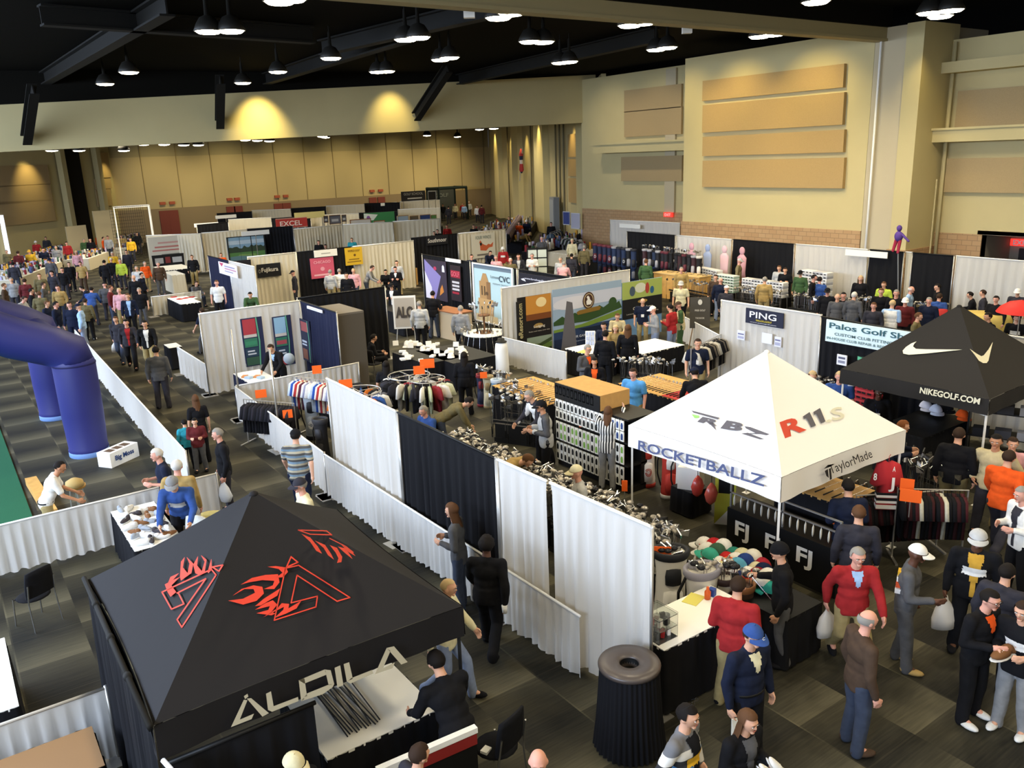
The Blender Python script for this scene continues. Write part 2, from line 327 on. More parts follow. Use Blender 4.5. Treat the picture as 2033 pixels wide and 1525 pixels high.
a = flp(108, 300); mb = MB(); mb.frame(V((a.x, a.y, 0)), dl*.5, (0, 0, 9.7), nl*.5); b = flp(180, 300); mb.frame(V((b.x, b.y, 0)), dl*.5, (0, 0, 9.7), nl*.5); struct('trim_15', mb, M_WALL)
a = flp(-20, 340); b = flp(8, 470); mb = MB(); mb.frame(V((a.x, a.y, 0)), V((b.x-a.x, b.y-a.y, 0)), (0, 0, 3.6), nl*.3)
m = mat('window_glow', 'e8efff', .5, emit=1.5); struct('window_1', mb, m)
# doors in the far wall, red pairs with signs over them
k = 5
for px in (322, 341, 456, 471, 551, 568, 740, 757):
    a = ony(px, 400, 82.9); mb = MB(); mb.box(a.x-.42*1.0, 82.8, 0, a.x+.42, 82.92, 2.5+.25); struct('door_%d' % k, mb, mat('door_maroon', '7a3b30', .7)); k += 1
    mb = MB(); mb.box(a.x-.25, 82.75, 3.3, a.x+.25, 83.0, 3.55)
    tag(mb.build('exit_sign', mat('exit_sign_far', 'a8553a', .7)), 'small dull red exit sign above a maroon door of the far wall', 'sign', 'exit signs on the far wall')
# track beam spanning the hall
mb = MB(); mb.box(-10, 19.7, 10.25, 32, 20.2, 10.35); mb.box(-10, 19.75, 10.35, 32, 20.15, 10.75); struct('trim_16', mb, mat('track_beam', '9d916c', .6))
mb = MB(); mb.box(-10, 19.6, 10.75, 32, 20.3, 11.45); struct('trim_17', mb, M_BLACKC)
# steel roof beams and braces
def steel(pts, w, label, z=11.0):
    mb = MB()
    for a, b in zip(pts[:-1], pts[1:]):
        a, b = V(a), V(b); d = (b-a).normalized(); s = d.cross(V((0, 0, 1))).normalized()*w/2; u = s.cross(d).normalized()*w*1.2
        for q in (-1, 1): mb.frame(a-s+u*.5*q-u.normalized()*.03, b-a, s*2, u.normalized()*.06)
        mb.frame(a-s*.12-u*.5, b-a, s*.24, u)
    return tag(mb.build('roof_brace', M_STEEL_D), label, 'steel beam')
hy = lambda x: 43.9+(38-x)*(7.4/41)
def br(px0, py0, z0, px1, py1, lab):
    a = at(px1, py1, 8.2) if 0 else None
    # lower end sits on the header face, upper end under the ceiling nearer the camera
    P0 = V((38, 43.9, 0)); n = V((7.4, 41, 0)).normalized()
    lo = onp(px1, py1, P0-n*.2, n); hi = onp(px0, py0, P0-n*3.2, n); d = (hi-lo)
    steel([lo, hi+d*.35], .42, lab)
br(437, 183, 0, 436, 247, 'black steel brace running down onto the header beside the bright yellow patch of light')
br(62, 205, 0, 52, 278, 'black steel brace running down onto the header at the far left')
br(872, 162, 0, 826, 232, 'black slanting steel brace over the right half of the header')
for i, (p, q) in enumerate((((40, 185), (330, 10)), ((440, 185), (800, 70)), ((880, 165), (1300, 70)), ((80, 30), (620, 70)), ((640, 95), (1000, 10)))):
    steel([at(*p, 11.1), at(*q, 11.1)], .45, 'dark steel roof beam under the black ceiling, ' + ('upper left corner', 'rising from the middle brace', 'rising from the right brace', 'level one at upper left', 'short one at top centre')[i])
# ceiling lamps: reflector hood, glowing mouth, stem
hood = MB().lathe([(.03, .95), (.05, .9), (.07, .45), (.22, .38), (.34, .2), (.42, .02), (.40, .0), (.32, .19), (.2, .34), (.05, .36)], n=20, closed=False).mesh('lamp_hood', mat('lamp_hood', '2a2824', .5, .3))
glow = MB().lathe([(.0, .06), (.38, .05), (.385, .02), (.30, -.045), (.0, -.08)], n=20, closed=False).mesh('lamp_lens', M_LAMP)
stem = MB().tube([(0, 0, .9), (0, 0, 1.3)], .02, 6).mesh('lamp_stem', M_STEEL_D)
def lamp(x, y, z, label, light=0, sc=1.0, group='pendant hall lamps', top=None):
    r = thing('pendant_lamp', label, 'lamp', (x, y, z), 0, group); r.scale = (sc,)*3
    link('lamp_hood', hood, r); link('lamp_lens', glow, r); link('lamp_stem', stem, r)
    if top and top > z+1.3: MB().tube([(0, 0, 1.25), (0, 0, top-z)], .03, 5).build('lamp_cable', M_STEEL_D, r)
    if light:
        l = bpy.data.lights.new('lamp_light', 'SPOT'); l.energy = light; l.spot_size = 2.6; l.spot_blend = .6; l.shadow_soft_size = .45; l.color = (1.0, .86, .60)
        o = bpy.data.objects.new('lamp_light', l); COL.objects.link(o); o.location = (x, y, z-.25)
LZ = 10.3
lp = [(556, 4, 1), (578, -1, 0), (414, 63, 1), (459, 62, 0), (256, 144, 1), (209, 167, 1), (552, 143, 1), (806, 79, 1), (831, 75, 0), (875, 119, 1), (893, 115, 0), (990, 36, 1), (1016, 27, 0), (1052, 83, 1), (1079, 84, 0), (1251, 51, 1), (1279, 46, 0), (1303, 99, 1), (1325, 95, 0), (1112, 125, 1), (1130, 123, 0), (750, 143, 1), (767, 142, 0), (657, 116, 1), (482, 165, 1), (1846, 26, 1), (1887, 21, 0), (1508, 73, 1), (1536, 69, 0)]
for i, (px, py, L) in enumerate(lp):
    p = at(px, py, LZ); side = 'left' if px < 600 else ('middle' if px < 1100 else 'right')
    lamp(p.x, p.y, LZ, 'glowing pendant lamp under the black ceiling, %s part of the picture' % side, LAMP_E*1.6*L, group='pendant hall lamps '+side)
for x in (2.5, 9, 15, 21.5, 28):
    for y in (-4, 2.5, 9, 15.5): lamp(x, y, LZ, 'glowing pendant lamp over the near part of the hall', LAMP_E, group='pendant hall lamps near')
for i, (px, py) in enumerate(((38, 298), (103, 299), (157, 299), (237, 287), (285, 287), (326, 287), (365, 288), (394, 288), (458, 277), (487, 278), (511, 279), (535, 280), (246, 299), (640, 271), (994, 246), (952, 257))):
    p = ony(px, py, 61); MB().tube([(p.x, 61, p.z+1.2), (p.x, 61, 9.8)], .025, 5).build('stem_rod', M_STEEL_D, None) if 0 else None; lamp(p.x, 61, p.z, 'small glowing lamp in the far hall seen under the header', LAMP_E*1.2 if i % 2 == 0 else 0, group='lamps of the far hall', top=9.8)
for x, y in ((20, 70), (30, 70), (40, 70), (47, 76), (28, 58), (38, 56), (18, 62)):
    lamp(x, y, 8.6, 'small glowing lamp in the far hall seen under the header', LAMP_E*1.5, group='lamps of the far hall', top=9.8)
# wall washers: warm spots aimed down the walls, plus added fill in the recess
def wash(loc, tgt, e, size=1.1, col=(1, .78, .30)):
    l = bpy.data.lights.new('wash_or_fill_spot', 'SPOT'); l.energy = e; l.spot_size = size; l.spot_blend = 1; l.shadow_soft_size = .15; l.color = col
    o = bpy.data.objects.new('wash_or_fill_spot', l); COL.objects.link(o); o.location = loc; o.rotation_euler = (V(tgt)-V(loc)).to_track_quat('-Z', 'Y').to_euler()
n = V((7.4, 41, 0)).normalized(); P0 = V((38, 43.9, 0))
for px, py, e in ((515, 235, 2.2), (775, 205, .8)):
    t = onp(px, py, P0, n); q = t-n*1.5; q = t-n*1.9; q.z = 11.2; wash(q, t-V((0, 0, 1.1)), WASH_E*e*1.3, 1.15, (1, .80, .30))
for y, e in ((22.8, 1.3), (26.8, 1.3), (30.1, .8)): wash((28.3, y, 11.2), (32, y-.1, 7.0), WASH_E*e, 1.35)
for y in (33, 37, 41): wash((32.5 if y > 31 else 31, y, 11.0), (37, y, 6.0), WASH_E*.55, 1.7, (1, .86, .60))  # broad fill spots added to brighten the dark corner recess, no fixtures there
wash((30.5, 17.3, 10.8), (32.5, 18.3, 6), WASH_E*.5, 1.1)
for x in (19, 25, 31, 37, 43, 49): wash((x, 76.5, 9.0), (x, 83, 3.6), WASH_E*1.7, 1.5, (1, .88, .50))
for t in (.1, .33, .5, .68, .83): p = fr(t, 1.2); q = fr(t, 0); wash((p[0], p[1], 9.5), (q[0], q[1], 5.5), WASH_E*.9, 1.0)
p = flp(50, 330); wash(p+nl*1.6+V((0, 0, 1.2)), p-V((0, 0, 1.5)), WASH_E*.8, 1.2); p = flp(205, 330); wash(p+nl*1.3+V((0, 0, 1.2)), p-V((0, 0, 1.5)), WASH_E*.5, 1.0)
# flags and bits high on the far right wall
p = fr(.5, .8); t = thing('flag', 'small furled red, white and dark flag on a pole high on the far right wall', 'flag', (p[0], p[1], 4.2))
MB().tube([(0, 0, 0), (0, -.6, 3.0)], .04, 6).build('pole', M_ALU, t)
mb = MB(); mb.lathe([(.05, 0), (.22, .3), (.15, 1.0), (.2, 1.7), (.05, 2.2)], (0, -.35, .7), 8); mb.build('cloth', stripes('flagst', ('b03a3a', 'd8d0c8', '2a2d4a', 'b03a3a'), 2, .35), t)
t = thing('exit_sign', 'red lit exit sign above the pair of brown doors in the corner recess', 'sign', (36.8, onx(1327, 432, 36.8).y, 2.75))
mb = MB(); mb.box(-.05, -.35, -.12, .05, .35, .14); mb.build('sign_box', mat('exit_red', 'ff3b2f', .5, emit=1.2), t); lettering(t, 'EXIT', (-.06, .25, -.07), (0, -.5, 0), (0, 0, .16), M_WHITE, n=V((-1, 0, 0)))
t = thing('exit_sign', 'red lit exit sign in the dark doorway at the right edge', 'sign', (36.25, onx(2027, 486, 36.2).y, 2.35))
mb = MB(); mb.box(-.05, -.42, -.12, .05, .42, .16); mb.build('sign_box', MATS['exit_red'], t); lettering(t, 'EXIT', (-.06, .3, -.08), (0, -.6, 0), (0, 0, .2), M_WHITE, n=V((-1, 0, 0)))

for px, py, l in ((931, 17, 'small white box speaker hanging under the ceiling, left one'), (1364, 51, 'small white box speaker hanging under the ceiling, right one')):
    p = at(px, py, 10.6); t = thing('speaker', l, 'speaker', (p.x, p.y, 10.6), -.6); MB().box(-.16, -.12, -.25, .16, .12, .25).build('speaker_box', M_WHITE, t); MB().tube([(0, 0, .25), (0, 0, .85)], .02, 5).build('hanger', M_STEEL_D, t)
# ================================================================== PIPE AND DRAPE
def drape(label, p0, p1, h=2.44, m=None, z0=.04, amp=.045, pitch=.22, posts=(1, 1), cat='drape', name='drape_wall', group=None, seed=None, low=None):
    p0, p1 = V((p0[0], p0[1], 0)), V((p1[0], p1[1], 0)); L = (p1-p0).length; d = (p1-p0)/L; n = V((-d.y, d.x, 0)); m = m or M_WD
    rr = random.Random(seed if seed is not None else int(p0.x*91+p0.y*37+h*10)); t = thing(name, label, cat, (p0.x, p0.y, 0), math.atan2(d.y, d.x), group)
    k = max(12, int(L/pitch*7)); k = min(k, 260); ph = [rr.uniform(0, 6.28) for _ in range(6)]; rows = [0, .02, .05, .3, .7, 1.0]; vs = []; fs = []
    for r, q in enumerate(rows):
        z = h-(h-z0)*q; am = amp*(.18+.82*min(1, q*1.6)) if q > .03 else amp*.15
        for i in range(k+1):
            s = L*i/k; w = 2*PI*s/pitch
            y = am*(math.sin(w+ph[0]+1.2*math.sin(s*2.1+ph[1])+.25*q)+.35*math.sin(2.3*w+ph[2])+.5*math.sin(.31*w+ph[3]))
            if q < .03: y = am*math.sin(4*w)
            zz = z + (0.018*math.sin(w*.7+ph[4])+.012*math.sin(w*.13) if q == 1 else 0)
            vs.append((s, y, zz))
    for r in range(len(rows)-1):
        for i in range(k): a = r*(k+1)+i; fs.append((a, a+k+1, a+k+2, a+1))
    mb = MB(); mb.add(vs, fs, True); mb.build('drape', m, t)
    mb = MB(); mb.tube([(-.02, 0, h+.005), (L+.02, 0, h+.005)], .022 if h > 1 else .018, 8); mb.build('top_rail', M_WHITE if m in (M_WD, M_CREAM) else M_BLACK, t)
    for e, x in zip(posts, (0, L)):
        if e:
            mb = MB(); mb.tube([(x, .0, 0), (x, .0, h+.03)], .022, 8); mb.build('upright', M_ALU, t); mb = MB(); mb.box(x-.2, -.2, 0, x+.2, .2, .012); mb.build('base_plate', M_ALU, t)
    return t
def dpx(label, a, b, h=2.44, m=None, **k):
    A = at(*a, h); B = at(*b, h); return drape(label, (A.x, A.y), (B.x, B.y), h, m, **k)
drape('tall white drape wall, the farthest panel of the long diagonal one in the middle', (5.95, 14.9), (5.95, 12.0), seed=1)
drape('tall black drape panel of the long diagonal wall in the middle', (5.95, 11.96), (5.96, 9.06), m=M_BD, seed=2)
drape('tall white drape panel left of the narrow gap in the diagonal wall', (5.96, 9.02), (5.99, 7.96), posts=(1, 0), seed=3)
drape('tall white drape panel ending by the round black bin', (5.995, 7.86), (6.06, 6.11), posts=(0, 1), seed=4)
drape('low white drape fence along the foot of the diagonal drape wall', (5.76, 14.95), (5.86, 7.17), .91, amp=.03, pitch=.17, seed=5, posts=(1, 0))
drape('low white drape fence between the clothes racks and the aisle', (6.02, 21.4), (5.78, 15.0), .91, amp=.03, pitch=.17, seed=6)
drape('low white drape rail behind the table with leaflets, beside the clothes racks', (6.08, 21.5), (9.62, 21.6), .91, amp=.03, pitch=.17, seed=7)
drape('long low white drape fence running beside the blue inflatable arch', (4.0, 33.7), (3.62, 17.0), .91, amp=.025, pitch=.16, seed=8)
drape('low white drape fence crossing in front of the inflatable arch, behind the shoe table', (-1.2, 15.28), (3.75, 15.3), .91, amp=.03, pitch=.18, seed=9)
drape('low white drape fence at the lower left, beside the black canopy', (-2.0, 9.32), (.78, 9.32), .91, amp=.03, pitch=.18, seed=10)
drape('low white drape fence beside the standing poster, left of the tall white booth wall', (6.15, 27.8), (6.15, 24.6), .91, amp=.03, pitch=.17, seed=11)
drape('tall white booth wall with two green and red posters on it', (6.12, 24.45), (9.12, 24.45), seed=12, posts=(1, 1))
drape('tall navy drape side wall of the booth with the posters', (9.14, 24.4), (9.1, 21.6), m=M_ND, seed=13)
drape('tall black drape wall behind the seated man in the middle', (9.25, 24.95), (12.3, 24.95), m=M_BD, seed=14)
drape('tall white booth wall carrying the large lake picture', (14.77, 21.72), (20.3, 21.72), seed=15, amp=.025)
drape('low white drape fence in front of the resort pictures', (14.6, 21.5), (14.75, 18.45), .91, amp=.03, pitch=.17, seed=16)
drape('tall black drape wall behind the purple banner', (17.95, 32.5), (17.85, 28.4), m=M_BD, seed=17)
drape('tall black drape wall behind the tower picture', (17.9, 28.3), (17.8, 25.1), m=M_BD, seed=18)
drape('tall black drape wall with a white script banner', (17.8, 25.0), (17.75, 21.9), m=M_BD, seed=19)
drape('tall white drape wall with the small dark blue sign', (17.7, 15.25), (17.7, 12.1), seed=20)
drape('tall black drape wall behind the pale blue golf shop banner', (17.55, 12.0), (17.3, 8.6), m=M_BD, seed=21)
drape('tall white drape wall behind the black shelf at the right edge', (18.4, 8.9), (18.4, 3.0), seed=22)
# left rows
drape('tall navy drape panel at the end of the booth left of the script sign', (10.98, 40.8), (11.0, 37.6), m=M_ND, seed=23)
drape('tall white drape panel left of the black script sign', (11.0, 37.5), (11.08, 34.4), seed=24)
drape('tall white drape wall behind the black script sign', (12.1, 38.4), (14.4, 38.4), m=M_CREAM, seed=25)
drape('tall black drape wall behind the pink banner', (14.45, 38.45), (17.3, 38.45), m=M_BD, seed=26)
drape('tall cream drape wall right of the yellow banner', (17.4, 38.5), (20.8, 38.5), m=M_CREAM, seed=27)
drape('tall black drape wall with small white lettering near the rooster banner', (21.4, 39.9), (24.35, 39.9), m=M_BD, seed=28)
drape('tall cream drape wall behind the rooster banner', (24.4, 39.9), (27.6, 39.9), m=M_CREAM, seed=29)
dpx('cream drape back wall of the booth with the long pale banner', (290, 468), (398, 464), m=M_CREAM, seed=30)
dpx('cream drape wall between the pale banner and the green fairway picture', (400, 463), (490, 456), m=M_CREAM, seed=31)
dpx('black drape wall right of the green fairway picture', (490, 455), (581, 449), m=M_BD, seed=32)
dpx('cream drape wall behind the blue banner with a white crest', (583, 455), (680, 446), m=M_CREAM, seed=33)
for i, (a, b, m, l) in enumerate((((390, 447), (453, 441), M_BD, 'black drape wall of a far booth, leftmost in the middle row'), ((453, 436), (538, 432), M_CREAM, 'cream drape wall of a far booth left of the red banner'),
    ((538, 434), (616, 429), M_BD, 'black drape wall behind the red banner'), ((616, 428), (712, 424), M_CREAM, 'cream drape wall right of the red banner'), ((712, 423), (790, 420), M_BD, 'black drape wall behind the green banner'),
    ((790, 416), (873, 413), M_CREAM, 'cream drape wall right of the green banner'), ((430, 424), (500, 420), M_BD, 'black drape wall in the farthest row, leftmost'), ((500, 418), (577, 415), M_CREAM, 'cream drape wall in the farthest row, left'),
    ((577, 414), (647, 410), M_BD, 'black drape wall in the farthest row, middle'), ((647, 409), (723, 406), M_CREAM, 'cream drape wall in the farthest row, middle'), ((723, 404), (794, 402), M_BD, 'black drape wall in the farthest row, right'),
    ((794, 400), (873, 397), M_CREAM, 'cream drape wall in the farthest row, rightmost'), ((780, 440), (873, 434), M_CREAM, 'cream drape wall behind the framed pictures on the right of the far booths'), ((680, 446), (780, 441), M_CREAM, 'cream drape wall behind the framed pictures and the face poster'))):
    dpx(l, a, b, m=m, seed=40+i, pitch=.3, amp=.03)
# right back row
drape('white drape back wall in the corner behind the standing bags', (35.1, 39.3), (35.6, 33.9), seed=60, pitch=.3)
for i, (y0, y1, m, l) in enumerate(((32.6, 29.1, M_BD, 'black drape back wall behind the dense rack of bags'), (29.05, 25.6, M_WD, 'white drape back wall behind the pink and blue figures'), (25.55, 22.2, M_BD, 'black drape back wall behind the grey shoe boxes'),
    (22.15, 18.8, M_WD, 'white drape back wall below the wall conduit'), (18.75, 17.3, M_BD, 'narrow black drape back wall left of the tan strip'), (17.0, 15.4, M_BD, 'black drape back wall right of the tan strip'), (15.35, 12.3, M_WD, 'white drape back wall nearest the right edge'), (12.1, 9.0, M_BD, 'black drape back wall at the right edge'))):
    drape(l, (30.3, y0), (30.25, y1), m=m, seed=61+i, pitch=.3)
drape('narrow cream drape strip between two black drape panels under the wall corner', (30.35, 17.28), (30.35, 17.02), m=M_CREAM, seed=70, posts=(0, 0))
drape('low cream drape fence beside the booth of the fan shaped leaflets, by the aisle', tuple(at(300, 590, .91)[:2]), tuple(at(398, 578, .91)[:2]), .91, m=M_CREAM, seed=71, amp=.03)
drape('low white drape fence behind the easel sign', tuple(at(1345, 622, .91)[:2]), tuple(at(1432, 668, .91)[:2]), .91, seed=72, amp=.03)
for i, (x, y) in enumerate(((6.06, 21.3), (6.0, 18.25))):
    t = thing('drape_pole', 'bare tall metal drape pole %s' % ('at the table with leaflets', 'rising among the clothes racks'), 'pole', (x, y, 0)) if 0 else thing('drape_pole', 'bare tall metal drape pole ' + ('at the corner of the table with leaflets', 'rising from the low fence by the clothes racks')[i], 'pole', (x, y, 0))
    mb = MB(); mb.tube([(0, 0, 0), (0, 0, 2.46)], .024, 8); mb.build('pole', M_ALU, t); mb = MB(); mb.box(-.2, -.2, 0, .2, .2, .012); mb.build('base_plate', M_ALU, t)
# ================================================================== CANOPIES
def canopy(name, label, x0, y0, x1, y1, ze, zp, vh, cm_, legm, lab2):
    t = thing('canopy_tent', label, 'canopy', (x0, y0, 0)); C = [(x0, y0), (x1, y0), (x1, y1), (x0, y1)]; pk = V(((x0+x1)/2, (y0+y1)/2, zp)); mb = MB(); o = V((x0, y0, 0)); N = 14
    def pt(i, s, tt):
        a = V((*C[i], ze)); b = V((*C[(i+1) % 4], ze)); p = a.lerp(b, s)*(1-tt)+pk*tt; sg = math.sin(PI*tt)
        p.z -= .02*sg + .03*sg*(1-(2*s-1)**2); e = (1-(2*s-1)**2)*(1-tt)**3; inn = (pk-a.lerp(b, .5)); inn.z = 0; p += inn.normalized()*.05*e; return p
    mb.smooth = True
    for i in range(4):
        vs = [pt(i, s/N, (r/10)**1.0*.985) - o for r in range(11) for s in range(N+1)]; mb.add(vs, [(r*(N+1)+s, r*(N+1)+s+1, (r+1)*(N+1)+s+1, (r+1)*(N+1)+s) for r in range(10) for s in range(N)], True)
    mb.ell(pk-o-V((0, 0, .03)), (.05, .05, .035), 10, 6)
    mb.build('canopy_top', cm_, t); mb = MB()
    for i in range(4):
        rr = random.Random(i+5); vs = []
        for r, q in enumerate((0, .5, 1)):
            for s in range(N*2+1):
                p = pt(i, s/(2*N), 0)-o; d = V((C[(i+1) % 4][0]-C[i][0], C[(i+1) % 4][1]-C[i][1], 0)).normalized(); n = V((d.y, -d.x, 0)); p += n*(.012*math.sin(s*.9+i)*q+.01); p.z -= vh*q*(1-.0); vs.append(p)
        mb.add(vs, [(r*(2*N+1)+s, (r+1)*(2*N+1)+s, (r+1)*(2*N+1)+s+1, r*(2*N+1)+s+1) for r in range(2) for s in range(2*N)], True)
    mb.build('valance', cm_, t)
    for c in C:
        x = c[0]-x0+(.04 if c[0] == x0 else -.04); y = c[1]-y0+(.04 if c[1] == y0 else -.04); l = MB().tube([(x, y, 0), (x, y, ze-.03)], .022, 4).build('leg', legm, t)
        MB().box(x-.06, y-.06, 0, x+.06, y+.06, .01).build('foot', legm, l)
    mb = MB(); ctr = V((pk.x, pk.y, 0))-o; mb.tube([ctr+V((0, 0, zp-1.0)), ctr+V((0, 0, zp-.1))], .02, 6)
    for i in range(4):   # scissor truss under the roof
        a = V((*C[i], 0))-o; b = V((*C[(i+1) % 4], 0))-o; a += (ctr-a).normalized()*.16; b += (ctr-b).normalized()*.16; mid = a.lerp(b, .5)+(ctr-a.lerp(b, .5)).normalized()*.06
        mb.tube([a+V((0, 0, ze-.05)), mid+V((0, 0, ze-.3))], .012, 4); mb.tube([a+V((0, 0, ze-.35)), mid+V((0, 0, ze-.08))], .012, 4); mb.tube([b+V((0, 0, ze-.05)), mid+V((0, 0, ze-.3))], .012, 4); mb.tube([b+V((0, 0, ze-.35)), mid+V((0, 0, ze-.08))], .012, 4)
        mb.tube([mid+V((0, 0, ze-.2)), ctr+V((0, 0, zp-.95))], .012, 4)
    mb.build('truss', legm, t); return t, pt, C, pk
# plane of one roof side, for the printed marks
def side(C, pk, i, ze):
    a = V((*C[i], ze)); b = V((*C[(i+1) % 4], ze)); n = (b-a).cross(pk-a).normalized(); return a, b, n
def mark(parent, polys, P0, n, m, name='printed_mark', snap=None, off=.02):
    mb = MB()
    for pl in polys:
        ps = [onp(x, y, P0, n) for x, y in pl]
        if snap: ps = [snap(p) for p in ps]
        ps = [p+n*off for p in ps]; mb.add(ps, [tuple(range(len(ps)))], False)
    o = mb.build(name, m, parent); o.matrix_parent_inverse = Matrix.Translation(-parent.location); return o
def strokes(pts, w, closed=False):
    """polyline in pixels turned into quads"""
    out = []; k = len(pts)
    for i in range(k if closed else k-1):
        a = V((*pts[i], 0)); b = V((*pts[(i+1) % k], 0)); d = (b-a).normalized(); q = V((-d.y, d.x, 0))*w/2; e = d*w*.4
        out.append([tuple((a+q-e)[:2]), tuple((b+q+e)[:2]), tuple((b-q+e)[:2]), tuple((a-q-e)[:2])])
    return out
def snapper(P0, n, amp=.07):
    return None
def textpx(parent, s, bl, br_, tl, P0, n, m, bold=.02, shear=0., off=.02):
    o = onp(*bl, P0, n); u = onp(*br_, P0, n)-o; v = onp(*tl, P0, n)-o; vs, fs, wh = textmesh(s, bold, shear); mb = MB()
    nn = n if n.dot(CP-o) > 0 else -n; mb.add([o+u*a+v*b+nn*off for a, b in vs], fs, False); ob = mb.build('lettering', m, parent)
    ob.matrix_parent_inverse = (Matrix.Translation(parent.location) @ parent.rotation_euler.to_matrix().to_4x4()).inverted(); return ob
M_CB = mat('canopy_black', '1d1b1c', .75, spec=.25, bump=.15, scale=3); M_CW = mat('canopy_white', 'f3efe8', .7, bump=.2, scale=2); M_CN = mat('canopy_charcoal', '25221f', .8, bump=.15, scale=3)
M_LOGO = mat('print_red', 'd9412c', .7); M_PCREAM = mat('print_cream', 'c9c1a8', .7)
ax0, ay0, ax1, ay1 = .84, 6.6, 3.85, 9.75
T, pt, C, pk = canopy('aldila', 'black canopy tent with red flame marks and large cream lettering on its front', ax0, ay0, ax1, ay1, 2.05, 3.22, .34, M_CB, M_STEEL_D, '')
a, b, n = side(C, pk, 0, 2.0); n = n if n.z > 0 else -n; P0 = a
OFF = .03
flA = [strokes([(483, 925), (828, 1142), (742, 1167), (473, 992), (433, 1178), (610, 1133), (600, 1205), (320, 1295), (395, 945)], 8, True)]
flA2 = strokes([(433, 868), (478, 905), (402, 938)], 9, True)
Z7 = lambda L: [[(450+x*.2951, 850+y*.2951) for x, y in p] for p in L]
fl = [[(10, 1163), (110, 1150), (190, 1110), (180, 1085), (120, 1085), (40, 1130), (100, 1085), (180, 1060), (240, 1070), (250, 1115), (200, 1165), (110, 1190)],
      [(95, 1055), (170, 1010), (260, 990), (345, 985), (355, 1040), (320, 1085), (250, 1085), (310, 1060), (320, 1030), (240, 1025), (150, 1040)],
      [(275, 935), (330, 930), (400, 940), (412, 970), (380, 1005), (330, 1010), (375, 975), (350, 950)],
      [(190, 1200), (250, 1150), (360, 1080), (340, 1130), (280, 1165), (230, 1195)],
      [(190, 1225), (260, 1180), (310, 1160), (340, 1190), (300, 1240), (330, 1250), (300, 1262), (200, 1248), (280, 1225), (290, 1200)],
      [(245, 1275), (340, 1215), (370, 1180), (420, 1185), (415, 1215), (500, 1165), (470, 1215), (400, 1250), (320, 1280), (380, 1225), (385, 1205)]]
mark(T, Z7(sum(flA, [])+flA2+fl), P0, n, M_LOGO, off=.006)
Z6 = lambda L: [[(x*.3771, 950+y*.3771) for x, y in p] for p in L]
a3, b3, n3 = side(C, pk, 3, 2.0); n3 = n3 if n3.z > 0 else -n3
mark(T, Z6(strokes([(935, 605), (1085, 530), (935, 745), (960, 785), (1140, 510), (1115, 480), (855, 600), (905, 690), (970, 662), (940, 602)], 7)+strokes([(1120, 468), (1175, 458), (1155, 490)], 7, True) +
     [[(885, 600), (870, 560), (905, 540), (950, 520), (905, 565), (930, 600), (900, 625)], [(950, 520), (955, 440), (975, 415), (965, 470), (990, 500), (1000, 450), (985, 415), (1020, 450), (1010, 500), (975, 525), (955, 540)],
      [(1030, 500), (1020, 455), (1045, 410), (1040, 460), (1065, 490), (1080, 440), (1060, 405), (1090, 430), (1080, 495), (1050, 510)], [(1095, 495), (1115, 425), (1118, 480), (1100, 500)], [(880, 570), (900, 520), (945, 500), (905, 545)]]), a3, n3, M_LOGO, off=.006)
a1, b1, n1 = side(C, pk, 1, 2.0); n1 = n1 if n1.z > 0 else -n1
mark(T, Z7(strokes([(480, 690), (670, 695), (705, 722), (560, 718)], 7, True)+strokes([(690, 745), (800, 800), (850, 840)], 6) +
     [[(500, 715), (560, 740), (610, 800), (640, 850), (600, 830), (560, 770)], [(590, 760), (660, 790), (700, 850), (720, 890), (680, 860), (650, 810)], [(690, 790), (740, 810), (775, 870), (770, 905), (740, 912), (750, 880), (730, 840)],
      [(745, 800), (800, 815), (830, 860), (845, 885), (800, 850)], [(770, 790), (830, 820), (865, 865), (820, 840)]]), a1, n1, M_LOGO, off=.006)
nf = V((0, -1, 0)); Pf = V((0, ay0-.02, 0))
Z9 = lambda L: [[(450+x*.3197, 1200+y*.3197) for x, y in p] for p in L]
for gl in ([[(20, 752), (100, 582), (122, 585), (75, 705)], [(100, 560), (122, 545), (128, 562), (108, 578)], [(118, 575), (145, 572), (255, 665), (215, 687)], [(20, 752), (75, 705), (163, 668), (148, 702)]],
           [[(237, 545), (268, 530), (285, 625), (250, 648)], [(285, 622), (435, 565), (440, 590), (275, 657), (250, 645)]],
           [[(440, 462), (475, 448), (492, 565), (455, 592)], [(440, 462), (600, 395), (618, 425), (475, 482)], [(600, 395), (638, 400), (660, 485), (625, 492), (610, 428)], [(492, 543), (628, 488), (660, 485), (650, 505), (590, 548), (455, 592)]],
           [[(662, 385), (697, 370), (717, 492), (680, 507)]], [[(718, 362), (752, 350), (775, 452), (738, 472)], [(768, 448), (895, 398), (903, 420), (760, 483), (738, 470)]],
           [[(912, 425), (985, 262), (1008, 282), (962, 388)], [(985, 262), (1030, 252), (1115, 350), (1075, 365), (1005, 285)], [(912, 425), (962, 388), (1035, 352), (1022, 388)]]): mark(T, Z9(gl), Pf, nf, M_PCREAM, 'lettering', off=.03)
